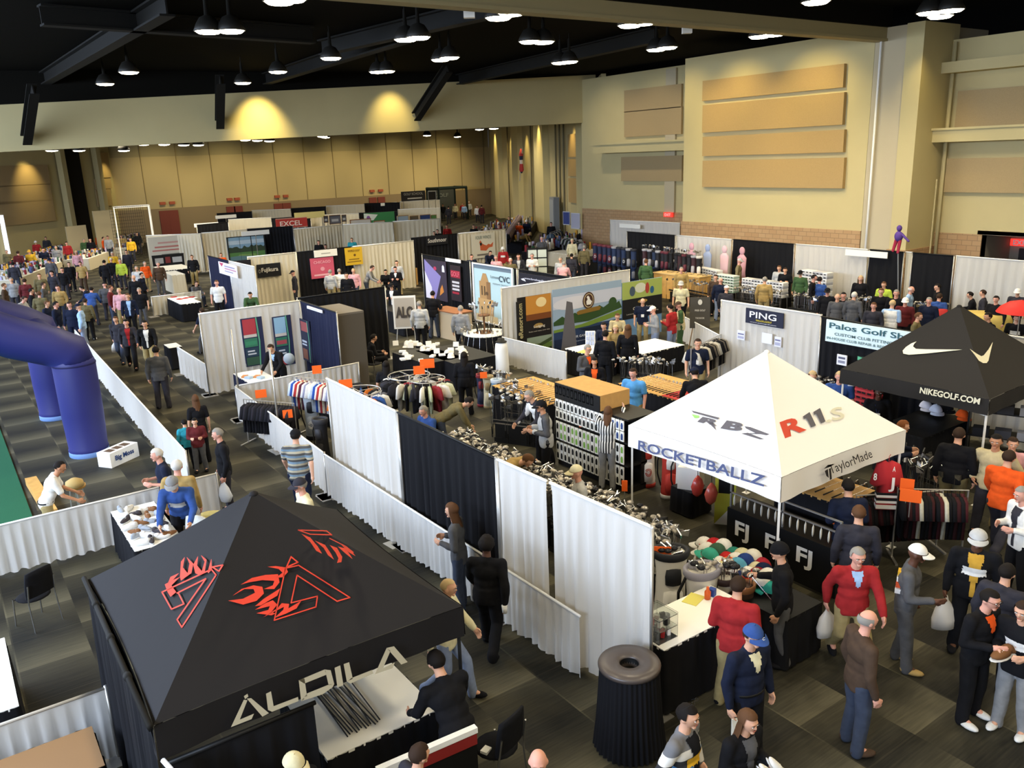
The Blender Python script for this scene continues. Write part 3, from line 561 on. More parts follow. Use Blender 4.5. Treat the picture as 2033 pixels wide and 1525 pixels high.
# side curtain of the black canopy and zipped edge
mb = MB(); mb.tube([(-.03, -.03, 2.07), (-.03, ay1-ay0+.03, 2.07)], .028, 8); [mb.tube([(-.03, y_, 2.07), (-.03, y_+.08, 2.07)], .036, 8) for y_ in (.8, 1.6, 2.4)]; mb.build('edge_pole', M_STEEL_D, T)
t = drape('black side curtain hanging from the black flame canopy', (ax0-.02, ay1-.05), (ax0-.02, ay0+.05), 2.0, m=M_BD, seed=75, posts=(0, 0), amp=.035, name='side_curtain', cat='curtain')
drape('narrow white drape below the front left corner of the black flame canopy', (ax0+.02, 6.5), (ax0+.3, 4.9), 1.75, seed=76, amp=.04, pitch=.15, posts=(0, 0))
A = ony(318, 1480, ay0-.03); B = ony(628, 1440, ay0-.03)
drape('black curtain across the front left of the black flame canopy', (.92, ay0-.02), (B.x, ay0-.02), 1.66, m=M_BD, seed=78, posts=(0, 0), amp=.03, name='front_curtain', cat='curtain')
# white canopy
rx0, ry0, rx1, ry1 = 9.15, 6.72, 12.25, 9.8
T, pt, C, pk = canopy('white', 'white canopy tent with grey and red lettering on its roof', rx0, ry0, rx1, ry1, 2.05, 3.35, .38, M_CW, M_WHITE, '')
M_G = mat('print_grey', '5d5a60', .7); M_NV = mat('print_slate', '51597c', .7)
a, b, n = side(C, pk, 3, 2.0); n = n if n.z > 0 else -n; Q = a-n*.012
textpx(T, 'R', (1385, 839), (1425, 848), (1396, 829), Q, n, M_G, bold=.05); textpx(T, 'B', (1431, 852), (1470, 859), (1444, 836), Q, n, M_G, bold=.05)
for gl in ([[(905, 872), (940, 872), (975, 945), (925, 895)]],
           [[(1215, 905), (1265, 912), (1435, 975), (1405, 985), (1310, 965), (1230, 925)], [(1310, 965), (1375, 975), (1235, 970), (1185, 968)], [(1185, 968), (1245, 962), (1390, 1018), (1350, 1020)]]): mark(T, [[(1200+x*.2295, 640+y*.2295) for x, y in p] for p in gl], Q, n, M_G, 'lettering', off=.02)
Z4 = lambda L: [[(1200+x*.2295, 640+y*.2295) for x, y in p] for p in L]
mark(T, Z4([[(755, 768), (1030, 845), (1010, 870), (870, 830), (800, 858), (775, 800)]]) if 0 else Z4([[(755, 768), (1000, 832), (985, 848), (775, 788)], [(765, 803), (822, 812), (842, 838), (800, 838)]][:1]), Q, n, M_G)
mark(T, Z4([[(757, 800), (825, 814), (820, 832), (785, 836)]]), Q, n, mat('print_green', '8fbf6a', .7))
a0, b0, n0 = side(C, pk, 0, 2.0); n0 = n0 if n0.z > 0 else -n0; Q0 = a0-n0*.012
textpx(T, 'R', (1557, 872), (1600, 855), (1546, 840), Q0, n0, mat('print_vermilion', 'cf4a33', .7), bold=.04)
Z5b = lambda L: [[(1200+x*.2951, 700+y*.2951) for x, y in p] for p in L]
for gl in ([[(1330, 435), (1375, 405), (1418, 495), (1385, 508), (1355, 445), (1335, 452)]], [[(1400, 405), (1445, 378), (1482, 468), (1452, 482), (1420, 415), (1405, 425)]]): mark(T, Z5b(gl), Q0, n0, M_G, 'lettering')
textpx(T, '.S', (1640, 841), (1676, 832), (1634, 816), Q0, n0, mat('print_pale', 'd9d5bd', .7), bold=.02)
nx = V((-1, 0, 0)); Px = V((rx0-.02, 0, 0)); Py = V((0, ry0-.02, 0)); ny = V((0, -1, 0))
textpx(T, 'ROCKETBALLZ', (1269, 892), (1520, 966), (1270, 873), Px, nx, M_NV, bold=.02, off=.03)
textpx(T, 'TaylorMade', (1648, 946), (1731, 912), (1640, 924), Py, ny, mat('print_black', '2b2826', .7), bold=.0, off=.03)
mark(T, [[(1634, 934), (1640, 930), (1642, 948), (1637, 944)], [(1642, 930), (1646, 928), (1648, 950), (1644, 952)], [(1632, 930), (1640, 922), (1654, 920), (1644, 926)]], Py, ny, MATS['print_black'], off=.03)
# charcoal canopy at the right
T, pt, C, pk = canopy('charcoal', 'charcoal canopy tent with cream tick marks on its roof and lettering on its edge', 14.85, 6.68, 17.95, 9.62, 2.05, 3.35, .30, M_CN, M_WHITE, '')
a, b, n = side(C, pk, 3, 2.0); n = n if n.z > 0 else -n; Q = a-n*.012
Z8 = lambda L: [[(1583+x*.2361, 420+y*.2361) for x, y in p] for p in L]
M_TICK = mat('print_offwhite', 'e9e2c4', .7)
mark(T, Z8([[(1005, 1098), (960, 1115), (915, 1145), (888, 1175), (893, 1200), (940, 1210), (1080, 1200), (1390, 1167), (1080, 1164), (1000, 1160), (975, 1140), (985, 1118)]]), Q, n, M_TICK)
a0, b0, n0 = side(C, pk, 0, 2.0); n0 = n0 if n0.z > 0 else -n0; Q0 = a0-n0*.012
mark(T, Z8([[(1443, 1160), (1480, 1205), (1520, 1260), (1555, 1280), (1585, 1280), (1600, 1260), (1637, 1102), (1600, 1165), (1560, 1215), (1540, 1222), (1500, 1200)]]), Q0, n0, M_TICK)
a1, b1, n1 = side(C, pk, 1, 2.0); n1 = n1 if n1.z > 0 else -n1
Pn = V((14.85-.02, 0, 0)); textpx(T, 'NIKEGOLF.COM', (1827, 780), (1946, 803), (1829, 768), Pn, nx, M_TICK, bold=.03, off=.03)
# ================================================================== INFLATABLE ARCH
def arch(label, base, sh, far, r):
    t = thing('inflatable_arch', label, 'inflatable arch', base)
    b = V(base); mb = MB(); B = lambda p: V(p)-b
    prof = [(r*.96, 0), (r*1.0, .12), (r*1.03, .16), (r*.99, .2), (r*1.06, 1.0), (r*1.08, sh[2]-.15), (r*1.02, sh[2]-.05), (r*.96, sh[2])]
    mb.lathe(prof, (0, 0, 0), 24); mb.build('leg_tube', M_BLUE, t)
    mb = MB(); mb.lathe([(r*1.0, .0), (r*1.02, .02), (r*1.02, .11), (r*.98, .13)], (0, 0, 0), 24, closed=False); mb.build('base_band', mat('light_blue', '6f8fc4', .5), t)
    mb = MB(); s = B(sh); f = B(far); mid = s.lerp(f, .5); mb.tube([s-V((0, 0, .12)), s+V((-.02, 0, .12)), s+(f-s)*.12+V((0, 0, .1)), s+(f-s)*.3, mid, f], [r*1.03, r*1.06, r*1.08, r*1.1, r*1.1, r*1.05], 24); mb.build('roof_tube', M_BLUE, t)
    mb = MB(); mb.lathe([(r*1.085, sh[2]-.16), (r*1.10, sh[2]-.14), (r*1.085, sh[2]-.12)], (0, 0, 0), 24, closed=False); mb.build('seam', mat('seam_dark', '1a1a4a', .6), t)
    return t
L1 = at(180, 902, 0); L2 = at(114, 828, 0)
L1.x -= .0; L1.y += .1
sh1 = V((L1.x, L1.y, 2.35)); sh2 = V((L2.x, L2.y, 2.35))
arch('blue inflatable arch, the nearer tube with its leg beside the white box', tuple(L1), sh1, tuple(V((L1.x-3.6, L1.y+.6, 4.35))), .43)
arch('blue inflatable arch, the farther tube behind the nearer one', tuple(L2), sh2, tuple(V((L2.x-3.2, L2.y+.2, 4.35))), .42)
t = thing('inflatable_link', 'blue inflatable cross tube joining the shoulders of the two arches', 'inflatable arch', tuple(sh1.lerp(sh2, .5)))
o = sh1.lerp(sh2, .5); mb = MB(); mb.tube([sh1-o+V((-.15, .25, .12)), sh2-o+V((-.15, -.2, .12))], .36, 20); mb.build('link_tube', M_BLUE, t)
mb = MB(); mb.box(-6, 15.5, 0, .80, 26.0, .03); o = mb.build('turf_mat', M_TURF); tag(o, 'dark green artificial putting turf on the floor at the left edge', 'turf')
t = thing('timber_edge', 'short pale timber kerb at the corner of the green turf', 'timber', tuple(at(70, 1000, 0)))
a = at(50, 955, .1)-V(t.location); b = at(90, 1022, .1)-V(t.location); d = (b-a).normalized(); mb = MB(); mb.frame(V((a.x, a.y, 0)), V((b.x-a.x, b.y-a.y, 0)), V((.22, 0, 0)), V((0, 0, .16))); mb.build('beam', M_WOOD, t)
# white sign box on the floor by the arch leg
a = at(222, 930, 0); b = at(277, 905, 0); u = V((b.x-a.x, b.y-a.y, 0)); d = u.normalized(); n = V((d.y, -d.x, 0)); t = thing('sign_box', 'long white floor sign box with blue lettering beside the blue arch leg', 'sign', tuple(a))
mb = MB(); mb.frame((0, 0, 0), u, -n*.38, (0, 0, .34)); mb.build('box', M_WHITE, t); mb = MB()
for q in (.12, .38, .64): mb.frame(u*q+V((0, 0, .341))-n*.08, u*.2, -n*.2, (0, 0, .006))
mb.build('top_pictures', mat('brown_print', '5a4636', .7), t); lettering(t, 'Big Moss', u*.16+V((0, 0, .1)), u*.66, (0, 0, .15), mat('print_navy', '1f3f7a', .6), bold=.03, n=n)
# ================================================================== PEOPLE
def remesh(mb, vox, smooth=3, noise_amp=0, nscale=9, seed=0):
    me = mb.mesh('tmp', []); o = bpy.data.objects.new('tmp', me); COL.objects.link(o)
    m = o.modifiers.new('r', 'REMESH'); m.mode = 'VOXEL'; m.voxel_size = vox; m.use_smooth_shade = True
    if smooth: k = o.modifiers.new('s', 'SMOOTH'); k.iterations = smooth; k.factor = .5
    dg = bpy.context.evaluated_depsgraph_get(); r = bpy.data.meshes.new_from_object(o.evaluated_get(dg))
    bpy.data.objects.remove(o); bpy.data.meshes.remove(me)
    if noise_amp:
        n = len(r.vertices); co = np.empty(n*3); r.vertices.foreach_get('co', co); co = co.reshape(-1, 3); no = np.array([v.normal[:] for v in r.vertices])
        for i in range(n):
            p = co[i]; d = noise.noise(V((p[0]*nscale+seed, p[1]*nscale, p[2]*nscale*.55))) + .5*noise.noise(V((p[0]*nscale*2.3, p[1]*nscale*2.3+seed, p[2]*nscale)))
            co[i] = p + no[i]*d*noise_amp
        r.vertices.foreach_set('co', co.ravel())
    r.polygons.foreach_set('use_smooth', [True]*len(r.polygons)); r.update(); return r
def Rx(a): return Matrix.Rotation(a, 3, 'X')
POSES = {
 'stand': dict(lean=0, el=[(.06, -.02, -.28), (.06, -.02, -.28)], wr=[(.01, .07, -.25), (.01, .07, -.25)], kn=[(.10, .02, .50), (.10, .02, .50)], an=[(.115, -.02, .09), (.115, -.02, .09)]),
 'stride': dict(lean=.04, el=[(.06, .10, -.26), (.06, -.12, -.26)], wr=[(0, .16, -.20), (.0, -.02, -.25)], kn=[(.10, .20, .53), (.10, .00, .50)], an=[(.10, .26, .10), (.10, -.30, .18)]),
 'hold': dict(lean=.06, el=[(.05, -.02, -.28), (.05, -.02, -.28)], wr=[(-.09, .23, .04), (-.09, .23, .04)], kn=[(.10, .02, .50), (.10, .02, .50)], an=[(.13, -.02, .09), (.12, .02, .09)]),
 'onehand': dict(lean=.04, el=[(.05, -.02, -.28), (.07, .02, -.27)], wr=[(.01, .08, -.24), (-.04, .24, .02)], kn=[(.10, .02, .50), (.10, .05, .50)], an=[(.12, -.06, .09), (.12, .08, .09)]),
 'pockets': dict(lean=-.02, el=[(.13, -.07, -.25), (.13, -.07, -.25)], wr=[(-.08, .13, -.17), (-.08, .13, -.17)], kn=[(.10, .02, .50), (.11, .04, .50)], an=[(.13, -.02, .09), (.13, .04, .09)]),
 'lean': dict(lean=.42, el=[(.05, .10, -.27), (.05, .10, -.27)], wr=[(-.02, .20, -.14), (-.02, .20, -.14)], kn=[(.10, -.02, .50), (.10, .05, .50)], an=[(.12, -.10, .09), (.12, .04, .09)]),
 'bend': dict(lean=1.05, el=[(.03, .10, -.27), (.03, .10, -.27)], wr=[(-.02, .12, -.22), (-.02, .12, -.22)], kn=[(.11, .04, .50), (.11, .04, .50)], an=[(.13, -.08, .09), (.13, .02, .09)]),
 'reach': dict(lean=.08, el=[(.08, .22, .04), (.10, .20, .10)], wr=[(-.05, .22, .12), (-.05, .22, .12)], kn=[(.10, .02, .50), (.10, .02, .50)], an=[(.115, -.02, .09), (.115, -.02, .09)]),
 'sit': dict(lean=.18, el=[(.05, .06, -.27), (.05, .06, -.27)], wr=[(-.05, .24, -.02), (-.05, .24, -.02)], kn=[(.11, .44, .50), (.11, .44, .50)], an=[(.12, .42, .09), (.12, .40, .09)]),
}
def skeleton(P):
    hz = .50 if P is POSES['sit'] else .93
    pel = V((0, 0, hz)); M = Rx(-P['lean']); T = lambda p: pel + M @ V(p); J = {'pel': pel, 'T': T, 'M': M}
    nl = P.get('head', min(.5, P['lean']*.5)+.16)
    J['neck0'] = T((0, .0, .50)); J['neck1'] = T((0, .02, .575)); J['head'] = T((0, .035, .575)) + Rx(-P['lean']*.8) @ V((0, .005, .115)); J['hp'] = -P['lean']*.62-.16
    J['arm'] = []
    for s, e, w_ in ((-1, P['el'][0], P['wr'][0]), (1, P['el'][1], P['wr'][1])):
        sh = T((s*.18, -.005, .455)); el = sh+V((s*e[0], e[1], e[2])); wr = el+V((s*w_[0], w_[1], w_[2])); J['arm'].append((sh, el, wr, s))
    J['leg'] = [(pel+V((s*.09, 0, -.03)), V((s*k[0], k[1], k[2])), V((s*a[0], a[1], a[2])), s) for s, k, a in ((-1, P['kn'][0], P['an'][0]), (1, P['kn'][1], P['an'][1]))]
    return J
def head_dfn(d, p):
    # skull wider at the back, jaw narrowing to the chin, flattened face
    q = V(p)
    if d.z < 0: q.x *= 1+.30*d.z; q.y = q.y*(1+.12*d.z) + (.012*-d.z)
    if d.y > .3: q.y *= .96
    if d.y < -.2 and d.z > -.3: q.y *= 1.06
    return q
def build_pose(nm):
    P = POSES[nm]; J = skeleton(P); T = J['T']; M = J['M']; out = {}
    b = MB(); t3 = M
    # torso, neck, head, limbs
    b.ell(T((0, 0, 0)), (.155, .105, .12), 14, 8, t3); b.ell(T((0, .005, .17)), (.14, .095, .14), 14, 8, t3); b.ell(T((0, .0, .34)), (.165, .105, .16), 14, 8, t3)
    b.caps(T((-.13, -.01, .45)), .055, T((.13, -.01, .45)), .055); b.caps(J['neck0'], .06, J['neck1'], .052)
    H = Rx(J['hp']); hc = J['head']; b.ell(hc, (.074, .094, .112), 18, 14, H, dfn=head_dfn)
    b.ell(hc+H @ V((0, .092, -.012)), (.012, .018, .022), 8, 6, H); b.ell(hc+H @ V((0, .074, -.085)), (.026, .02, .018), 8, 6, H); b.ell(hc+H @ V((0, .078, .03)), (.05, .014, .012), 8, 6, H)
    for s in (-1, 1): b.ell(hc+H @ V((s*.076, -.005, -.008)), (.010, .020, .030), 8, 6, H)
    b.caps(J['neck1'], .05, hc+H @ V((0, -.01, -.07)), .05)
    hands = []
    for sh, el, wr, s in J['arm']:
        b.caps(sh, .050, el, .038); b.caps(el, .038, wr, .026); d = (wr-el).normalized(); sd = V((s, 0, 0)) if abs(d.x) < .7 else V((0, 0, 1)); pn = sd-d*sd.dot(d); pn.normalize(); wd = d.cross(pn)  # pn palm normal, wd across
        c = wr+d*.05; fwd = wd if wd.y > 0 else -wd
        b.caps(wr, .026, c, .028); b.caps(wr+d*.03+wd*.022, .017, c+d*.03+wd*.024, .015); b.caps(wr+d*.03-wd*.022, .017, c+d*.03-wd*.024, .015)
        for k, (off, L) in enumerate(((-.034, .066), (-.012, .078), (.011, .073), (.033, .058))):
            a0 = c+d*.028+wd*off; a1 = a0+d*L*.55-pn*.012*s*0-pn*.010; a2 = a1+d*L*.42-pn*.022; b.caps(a0, .0105, a1, .0095, 6); b.caps(a1, .0095, a2, .0085, 6)
        a0 = wr+d*.025+fwd*.03; a1 = a0+d*.035+fwd*.028-pn*.012; b.caps(a0, .013, a1, .011, 6); b.caps(a1, .011, a1+d*.03-pn*.012, .009, 6); hands.append(wr+d*.10-pn*.02)
    for hp, kn, an, s in J['leg']: b.caps(hp, .085, kn, .055); b.caps(kn, .052, an, .036); b.caps(an, .036, an+V((0, .10, -.045)), .030)
    out['body'] = remesh(b, .0095, 2); out['J'] = J; out['hands'] = hands; out['H'] = Matrix.Translation(hc) @ H.to_4x4(); out['top'] = hc+H @ V((0, 0, .125))
    # tops: long sleeve, short sleeve, open jacket
    for kind in ('long', 'short'):
        g = MB(); hem = -.02 if nm != 'sit' else .02
        g.ell(T((0, .0, .02)), (.182, .128, .14), 16, 8, t3); g.ell(T((0, .008, .17)), (.168, .122, .16), 16, 8, t3); g.ell(T((0, .0, .34)), (.190, .128, .17), 16, 8, t3)
        g.caps(T((-.13, -.01, .445)), .074, T((.13, -.01, .445)), .074); g.caps(T((0, -.01, .47)), .085, T((0, -.005, .50)), .070)
        if nm != 'sit': g.lathe([(.165, -.14), (.178, -.1), (.18, 0), (.17, .1)], (0, 0, .93), 16, 1, .72) if P['lean'] < .3 else g.ell(T((0, 0, -.03)), (.175, .122, .12), 16, 8, t3)
        for sh, el, wr, s in J['arm']:
            if kind == 'long': g.caps(sh, .071, el, .058); g.caps(el, .058, wr, .043); g.caps(sh.lerp(el, .5), .066, el, .058)
            else: g.caps(sh, .070, sh.lerp(el, .72), .062)
        r = remesh(g, .016, 3, .011 if kind == 'long' else .008, 8, 3.1); out[kind] = r
    g = MB()
    g.ell(J['pel']+V((0, 0, -.01)), (.168, .118, .12), 16, 8)
    for hp, kn, an, s in J['leg']: g.caps(hp+V((0, 0, -.02)), .098, kn, .076); g.caps(kn, .076, an+V((0, -.005, -.01)), .066); g.caps(an+V((0, 0, .02)), .068, an+V((0, -.002, -.045)), .066)
    out['trousers'] = remesh(g, .016, 3, .010, 8, 7.7)
    for hp, kn, an, s in J['leg']:
        g = MB(); z = an.z-.09; up = max(0, z); tp = -.5 if z > .04 else 0; c = V((an.x+s*.01, an.y+.05, .045+up*.8)); Ms = Rx(tp*.8) if tp else Matrix.Identity(3)
        g.ell(c+Ms @ V((0, .03, -.005)), (.050, .115, .040), 12, 8, Ms, dfn=lambda d, p: V((p.x, p.y, max(p.z, -.032)))); g.ell(c+Ms @ V((0, -.06, .012)), (.042, .062, .055), 12, 8, Ms, dfn=lambda d, p: V((p.x, p.y, max(p.z, -.048)))); out['shoe%d' % s] = g.mesh('shoe', [])
    # front strip taken from the jacket surface: shirt or print showing between the open fronts
    def strip(src, cond, off):
        vs = [v.co.copy() for v in src.vertices]; no = [v.normal.copy() for v in src.vertices]; Mi = M.inverted(); keep = []; idx = {}; fs = []
        for p in src.polygons:
            c = Mi @ (p.center-J['pel']); nn = Mi @ p.normal
            if cond(c, nn): fs.append([idx.setdefault(i, len(idx)) for i in p.vertices])
        m2 = bpy.data.meshes.new('strip'); inv = sorted(idx, key=idx.get); m2.from_pydata([tuple(vs[i]+no[i]*off) for i in inv], [], fs); m2.polygons.foreach_set('use_smooth', [True]*len(fs)); return m2
    out['front'] = strip(out['long'], lambda c, n: n.y > .35 and c.z > -.08 and abs(c.x) < .022+.05*max(0, (c.z-.05)/.4) and c.z < .49, .006)
    out['bib'] = strip(out['long'], lambda c, n: n.y > .30 and .30 < c.z < .49 and abs(c.x) < .012+.05*(c.z-.30)/.19, .006)
    out['vest'] = strip(out['long'], lambda c, n: abs(c.x) < .175 and -.12 < c.z < .48, .012)
    out['chest'] = strip(out['long'], lambda c, n: n.y > .45 and .22 < c.z < .33 and abs(c.x) < .11, .008)
    out['belt'] = None
    for k in ('body', 'long', 'short', 'trousers', 'shoe-1', 'shoe1', 'front', 'bib', 'vest', 'chest'):
        out[k].name = k+'_'+nm; out[k].materials.clear(); out[k].materials.append(M_WHITE)
    return out
LIB = {k: build_pose(k) for k in POSES}
# head-local pieces
def hmesh(name, fn):
    mb = MB(); mb.smooth = True; fn(mb); me = mb.mesh(name, M_WHITE); return me
def rough_(amp, sc=40):
    def f(d, p):
        q = head_dfn(d, p); return q*(1+amp*noise.noise(q*sc))
    return f
HR = (.083, .103, .120)
HAIR = {
 'short': hmesh('hair_short', lambda m: m.ell((0, -.004, .004), HR, 26, 20, dfn=rough_(.06), cond=lambda d: (d.z > .62 or (d.y < .25 and d.z > -.02) or (d.y < -.35 and d.z > -.42)))),
 'crop': hmesh('hair_crop', lambda m: m.ell((0, -.004, .001), (.079, .100, .116), 26, 20, dfn=rough_(.03), cond=lambda d: (d.z > .70 or (d.y < .1 and d.z > .0) or (d.y < -.4 and d.z > -.35)))),
 'thin': hmesh('hair_thin', lambda m: m.ell((0, -.004, .0), (.080, .101, .112), 26, 20, dfn=rough_(.05), cond=lambda d: (d.y < .15 and -.35 < d.z < .45 and (abs(d.x) > .45 or d.y < -.3)))),
 'curly': hmesh('hair_curly', lambda m: m.ell((0, -.008, .010), (.098, .116, .134), 30, 22, dfn=rough_(.12, 55), cond=lambda d: (d.z > .55 or (d.y < .25 and d.z > -.2) or (d.y < -.2 and d.z > -.5)))),
}
def longhair(m):
    m.ell((0, -.006, .006), (.088, .108, .124), 26, 20, dfn=rough_(.05), cond=lambda d: (d.z > .6 or (d.y < .3 and d.z > -.3) or d.y < -.3))
    vs = []; K = 15
    for r in range(9):
        q = r/8
        for i in range(K):
            a = PI*(.02+.96*i/(K-1)); w_ = .088+.03*q-.02*q*q; wob = .008*math.sin(i*2.3+r*.6)
            vs.append((math.cos(a)*w_, -math.sin(a)*(.095+.03*q)+.015+wob, .02-.30*q+.02*math.sin(i*1.7)*q))
    m.add(vs, [(r*K+i, r*K+i+1, (r+1)*K+i+1, (r+1)*K+i) for r in range(8) for i in range(K-1)], True)
HAIR['long'] = hmesh('hair_long', longhair)
def capm(m):
    m.ell((0, -.004, .018), (.092, .108, .118), 22, 16, dfn=lambda d, p: p, cond=lambda d: d.z > .12)
    vs = []; K = 13
    for r in range(3):
        for i in range(K):
            a = PI*(.14+.72*i/(K-1)); rr = .098+.075*r/2*math.sin(a)**.6; vs.append((math.cos(a)*min(rr, .11), .01+math.sin(a)*rr*1.02, .036-.014*r+.010*(1-abs(math.cos(a)))))
    f = [(r*K+i, (r+1)*K+i, (r+1)*K+i+1, r*K+i+1) for r in range(2) for i in range(K-1)]; m.add(vs, f, True); m.add([(x, y, z-.005) for x, y, z in vs], [q[::-1] for q in f], True); m.ell((0, -.004, .137), (.009, .009, .006), 8, 4)
HAIR['cap'] = hmesh('cap', capm)
def beanie(m): m.ell((0, -.006, .016), (.092, .112, .128), 22, 16, dfn=rough_(.02, 20), cond=lambda d: d.z > .05 or (d.y < -.1 and d.z > -.15)); m.tube([(.093*math.cos(a), -.006+.112*math.sin(a), .02-.012*(math.sin(a) < 0)) for a in np.linspace(0, 2*PI, 21)], .009, 6)
HAIR['beanie'] = hmesh('beanie', beanie)
EYE = MB(); EYE.ell((0, 0, 0), (.0125, .006, .0075), 10, 6); EYE.mi = 1; EYE.ell((0, .0035, 0), (.0055, .004, .0055), 8, 5); EYE = EYE.mesh('eye', [M_PAPER, mat('iris', '2a1b12', .4)])
BROW = MB(); BROW.tube([(-.018, 0, -.002), (0, .004, .002), (.018, -.003, -.001)], [.003, .0042, .0028], 6); BROW = BROW.mesh('eyebrow', M_WHITE)
LIPS = MB(); LIPS.ell((0, 0, 0), (.023, .006, .0065), 12, 6); LIPS = LIPS.mesh('mouth', mat('lips', 'a8604f', .6))
GLASS = MB()
for s in (-1, 1): GLASS.tube([(s*.032+.021*math.cos(a), .102, .012+.015*math.sin(a)) for a in np.linspace(0, 2*PI, 13)], .0022, 5); GLASS.tube([(s*.052, .102, .015), (s*.083, 0, .012)], .002, 5)
GLASS.tube([(-.011, .104, .014), (.011, .104, .014)], .002, 5); GLASS = GLASS.mesh('glasses', M_BLACK)
LANY = MB(); LANY.tube([(-.06, -.02, .50), (-.05, .10, .42), (-.01, .135, .25), (.01, .135, .25), (.05, .10, .42), (.06, -.02, .50)], .006, 5); LANY = LANY.mesh('lanyard', mat('lanyard', '1d2a55', .7))
BADGE = MB().box(-.045, .135, .15, .045, .145, .25).mesh('badge', M_PAPER)
BELT = MB().lathe([(.176, -.015), (.182, -.012), (.182, .012), (.176, .015)], (0, 0, 0), 20, 1, .74, False).mesh('belt', M_BLACK)
BAG = MB(); BAG.lathe([(.015, 0), (.03, -.06), (.12, -.16), (.155, -.30), (.14, -.42), (.03, -.45)], (0, 0, .02), 16, 1, .55)
for i, v in enumerate(BAG.v): q = noise.noise(V(v)*9)*.03; BAG.v[i] = (v[0]+q, v[1]+q, v[2]+q*.5)
BAG = BAG.mesh('plastic_bag', mat('bag_plastic', 'd9d5cf', .45, spec=.5))
SKIN = [mat('skin_light', 'd9a587', .6, spec=.3), mat('skin_tan', 'c08a68', .6, spec=.3), mat('skin_dark', '5b3a29', .55, spec=.35), mat('skin_pink', 'dba08a', .6, spec=.3)]
HC = {'k': '17120f', 'd': '33241a', 'b': '5a3d27', 'g': '8d8880', 'w': 'c9c5bd', 'y': 'bfa57a', 'r': '7a4a2a'}
PCOL = {'black': '17171a', 'char': '34333a', 'navy': '1b2134', 'blue': '34508c', 'sky': '5b9fd8', 'lblue': '9dbbe0', 'red': 'a02a2c', 'maroon': '5e2426', 'white': 'e6e4de', 'cream': 'd8cfa8', 'tan': 'a58a55', 'brown': '4a3a2e', 'grey': '8b8b8b', 'lgrey': 'b5b5b3', 'dgrey': '555557',
        'green': '3f5a38', 'lime': 'b9cc4a', 'orange': 'e2581f', 'yellow': 'd8a72c', 'teal': '2f8fa0', 'pink': 'dba3a8', 'olive': '6b6244', 'jean': '3d4454', 'ljean': '7f8ba3', 'khaki': 'a08f63', 'kcream': 'c2b48c', 'dkhaki': '7c7152', 'purple': '5a4a8a', 'gold': 'c89a3a'}
def rgb(k): return cloth(PCOL.get(k, k))
def child(name, me, root, m=None, M=None):
    o = bpy.data.objects.new(name, me); COL.objects.link(o); o.parent = root
    if M is not None: o.matrix_basis = M
    if m: o.material_slots[0].link = 'OBJECT'; o.material_slots[0].material = m
    return o
NP = [0]
def person(px, py, phi, pose, top, bot, hair, label, h=1.75, sk=0, sleeve='long', shoe='black', under=None, wide=1.1, face=None, nud=None, extra=(), group=None, gz=0.0, hw=1.0):
    """px,py: where the crown of the head is seen; phi: facing, 0 = away from the viewer, 90 = to the right"""
    L = LIB[pose]; h = h*(.965 if (at(px, py, 1.7)-CP).length < 13.5 else 1); sc = h/1.765; wide = min(wide, 1.17); tp = L['top']*sc; azv = 0
    p = at(px, py, tp.z+gz); azv = math.atan2(p.x, p.y); rz = -(azv+math.radians(phi)); off = Matrix.Rotation(rz, 3, 'Z') @ V((tp.x, tp.y, 0)); loc = V((p.x, p.y, gz))-off; loc.z = gz
    if nud: loc = loc+V((nud[0], nud[1], 0))
    print('PERSON %d %d %.2f %.2f %s'%(px,py,loc.x,loc.y,label[:50])) if DBG else None
    r = thing('person', label, 'person', loc, rz, group); r.scale = (sc*wide, sc*(.5+.5*wide)*1.0, sc); i = NP[0]; NP[0] += 1
    dist = (V((p.x, p.y, 1.5))-CP).length; skm = SKIN[sk]; child('body', L['body'], r, skm)
    child({'long': 'top_garment', 'short': 'shirt'}[sleeve], L[sleeve], r, top if not isinstance(top, str) else rgb(top)); child('trousers', L['trousers'], r, rgb(bot)); [child('shoe', L[k], r, rgb(shoe) if shoe in PCOL else cm(shoe)) for k in ('shoe-1', 'shoe1')]
    Mh = L['H']; hk, hcol = hair.split(':') if ':' in hair else (hair, 'd'); parts = hk.split('+')
    for q in parts:
        if q == 'bald': continue
        nm = {'cap': 'cap', 'beanie': 'beanie'}.get(q, 'hair'); cc = hcol.split(',')
        c = cc[0] if q in ('cap', 'beanie') else cc[-1]; c = HC.get(c, PCOL.get(c, c)); hh = child(nm, HAIR[q], r, mat('hair_'+c, c, .8, spec=.2) if nm == 'hair' else cloth(c), Mh)
    if under:
        for q in under.split('+'):
            k, c = q.split(':'); child({'front': 'shirt_front', 'bib': 'collar_opening', 'vest': 'vest', 'chest': 'chest_print'}[k], L[k], r, rgb(c))
    ph = phi % 360
    if (face if face is not None else (dist < 34 and 70 <= ph <= 290)):
        for s in (-1, 1):
            child('eye', EYE, r, None, Mh @ Matrix.Translation((s*.030, .0855, .010))); child('eyebrow', BROW, r, mat('brow', '33241a', .8), Mh @ Matrix.Translation((s*.030, .092, .030)))
        child('mouth', LIPS, r, None, Mh @ Matrix.Translation((0, .091, -.052)))
    for e in extra:
        Tm = Matrix.Translation(L['J']['pel']) @ L['J']['M'].to_4x4()
        if e == 'badge': child('lanyard', LANY, r, None, Tm); child('badge', BADGE, r, None, Tm)
        if e == 'glasses': child('glasses', GLASS, r, None, Mh)
        if e == 'belt': child('belt', BELT, r, None, Matrix.Translation((0, 0, .955)))
        if e == 'shades': child('sunglasses', GLASS, r, None, Mh @ Matrix.Translation((0, -.02, .10)) @ Matrix.Rotation(.9, 4, 'X'))
    return r, pose, sc
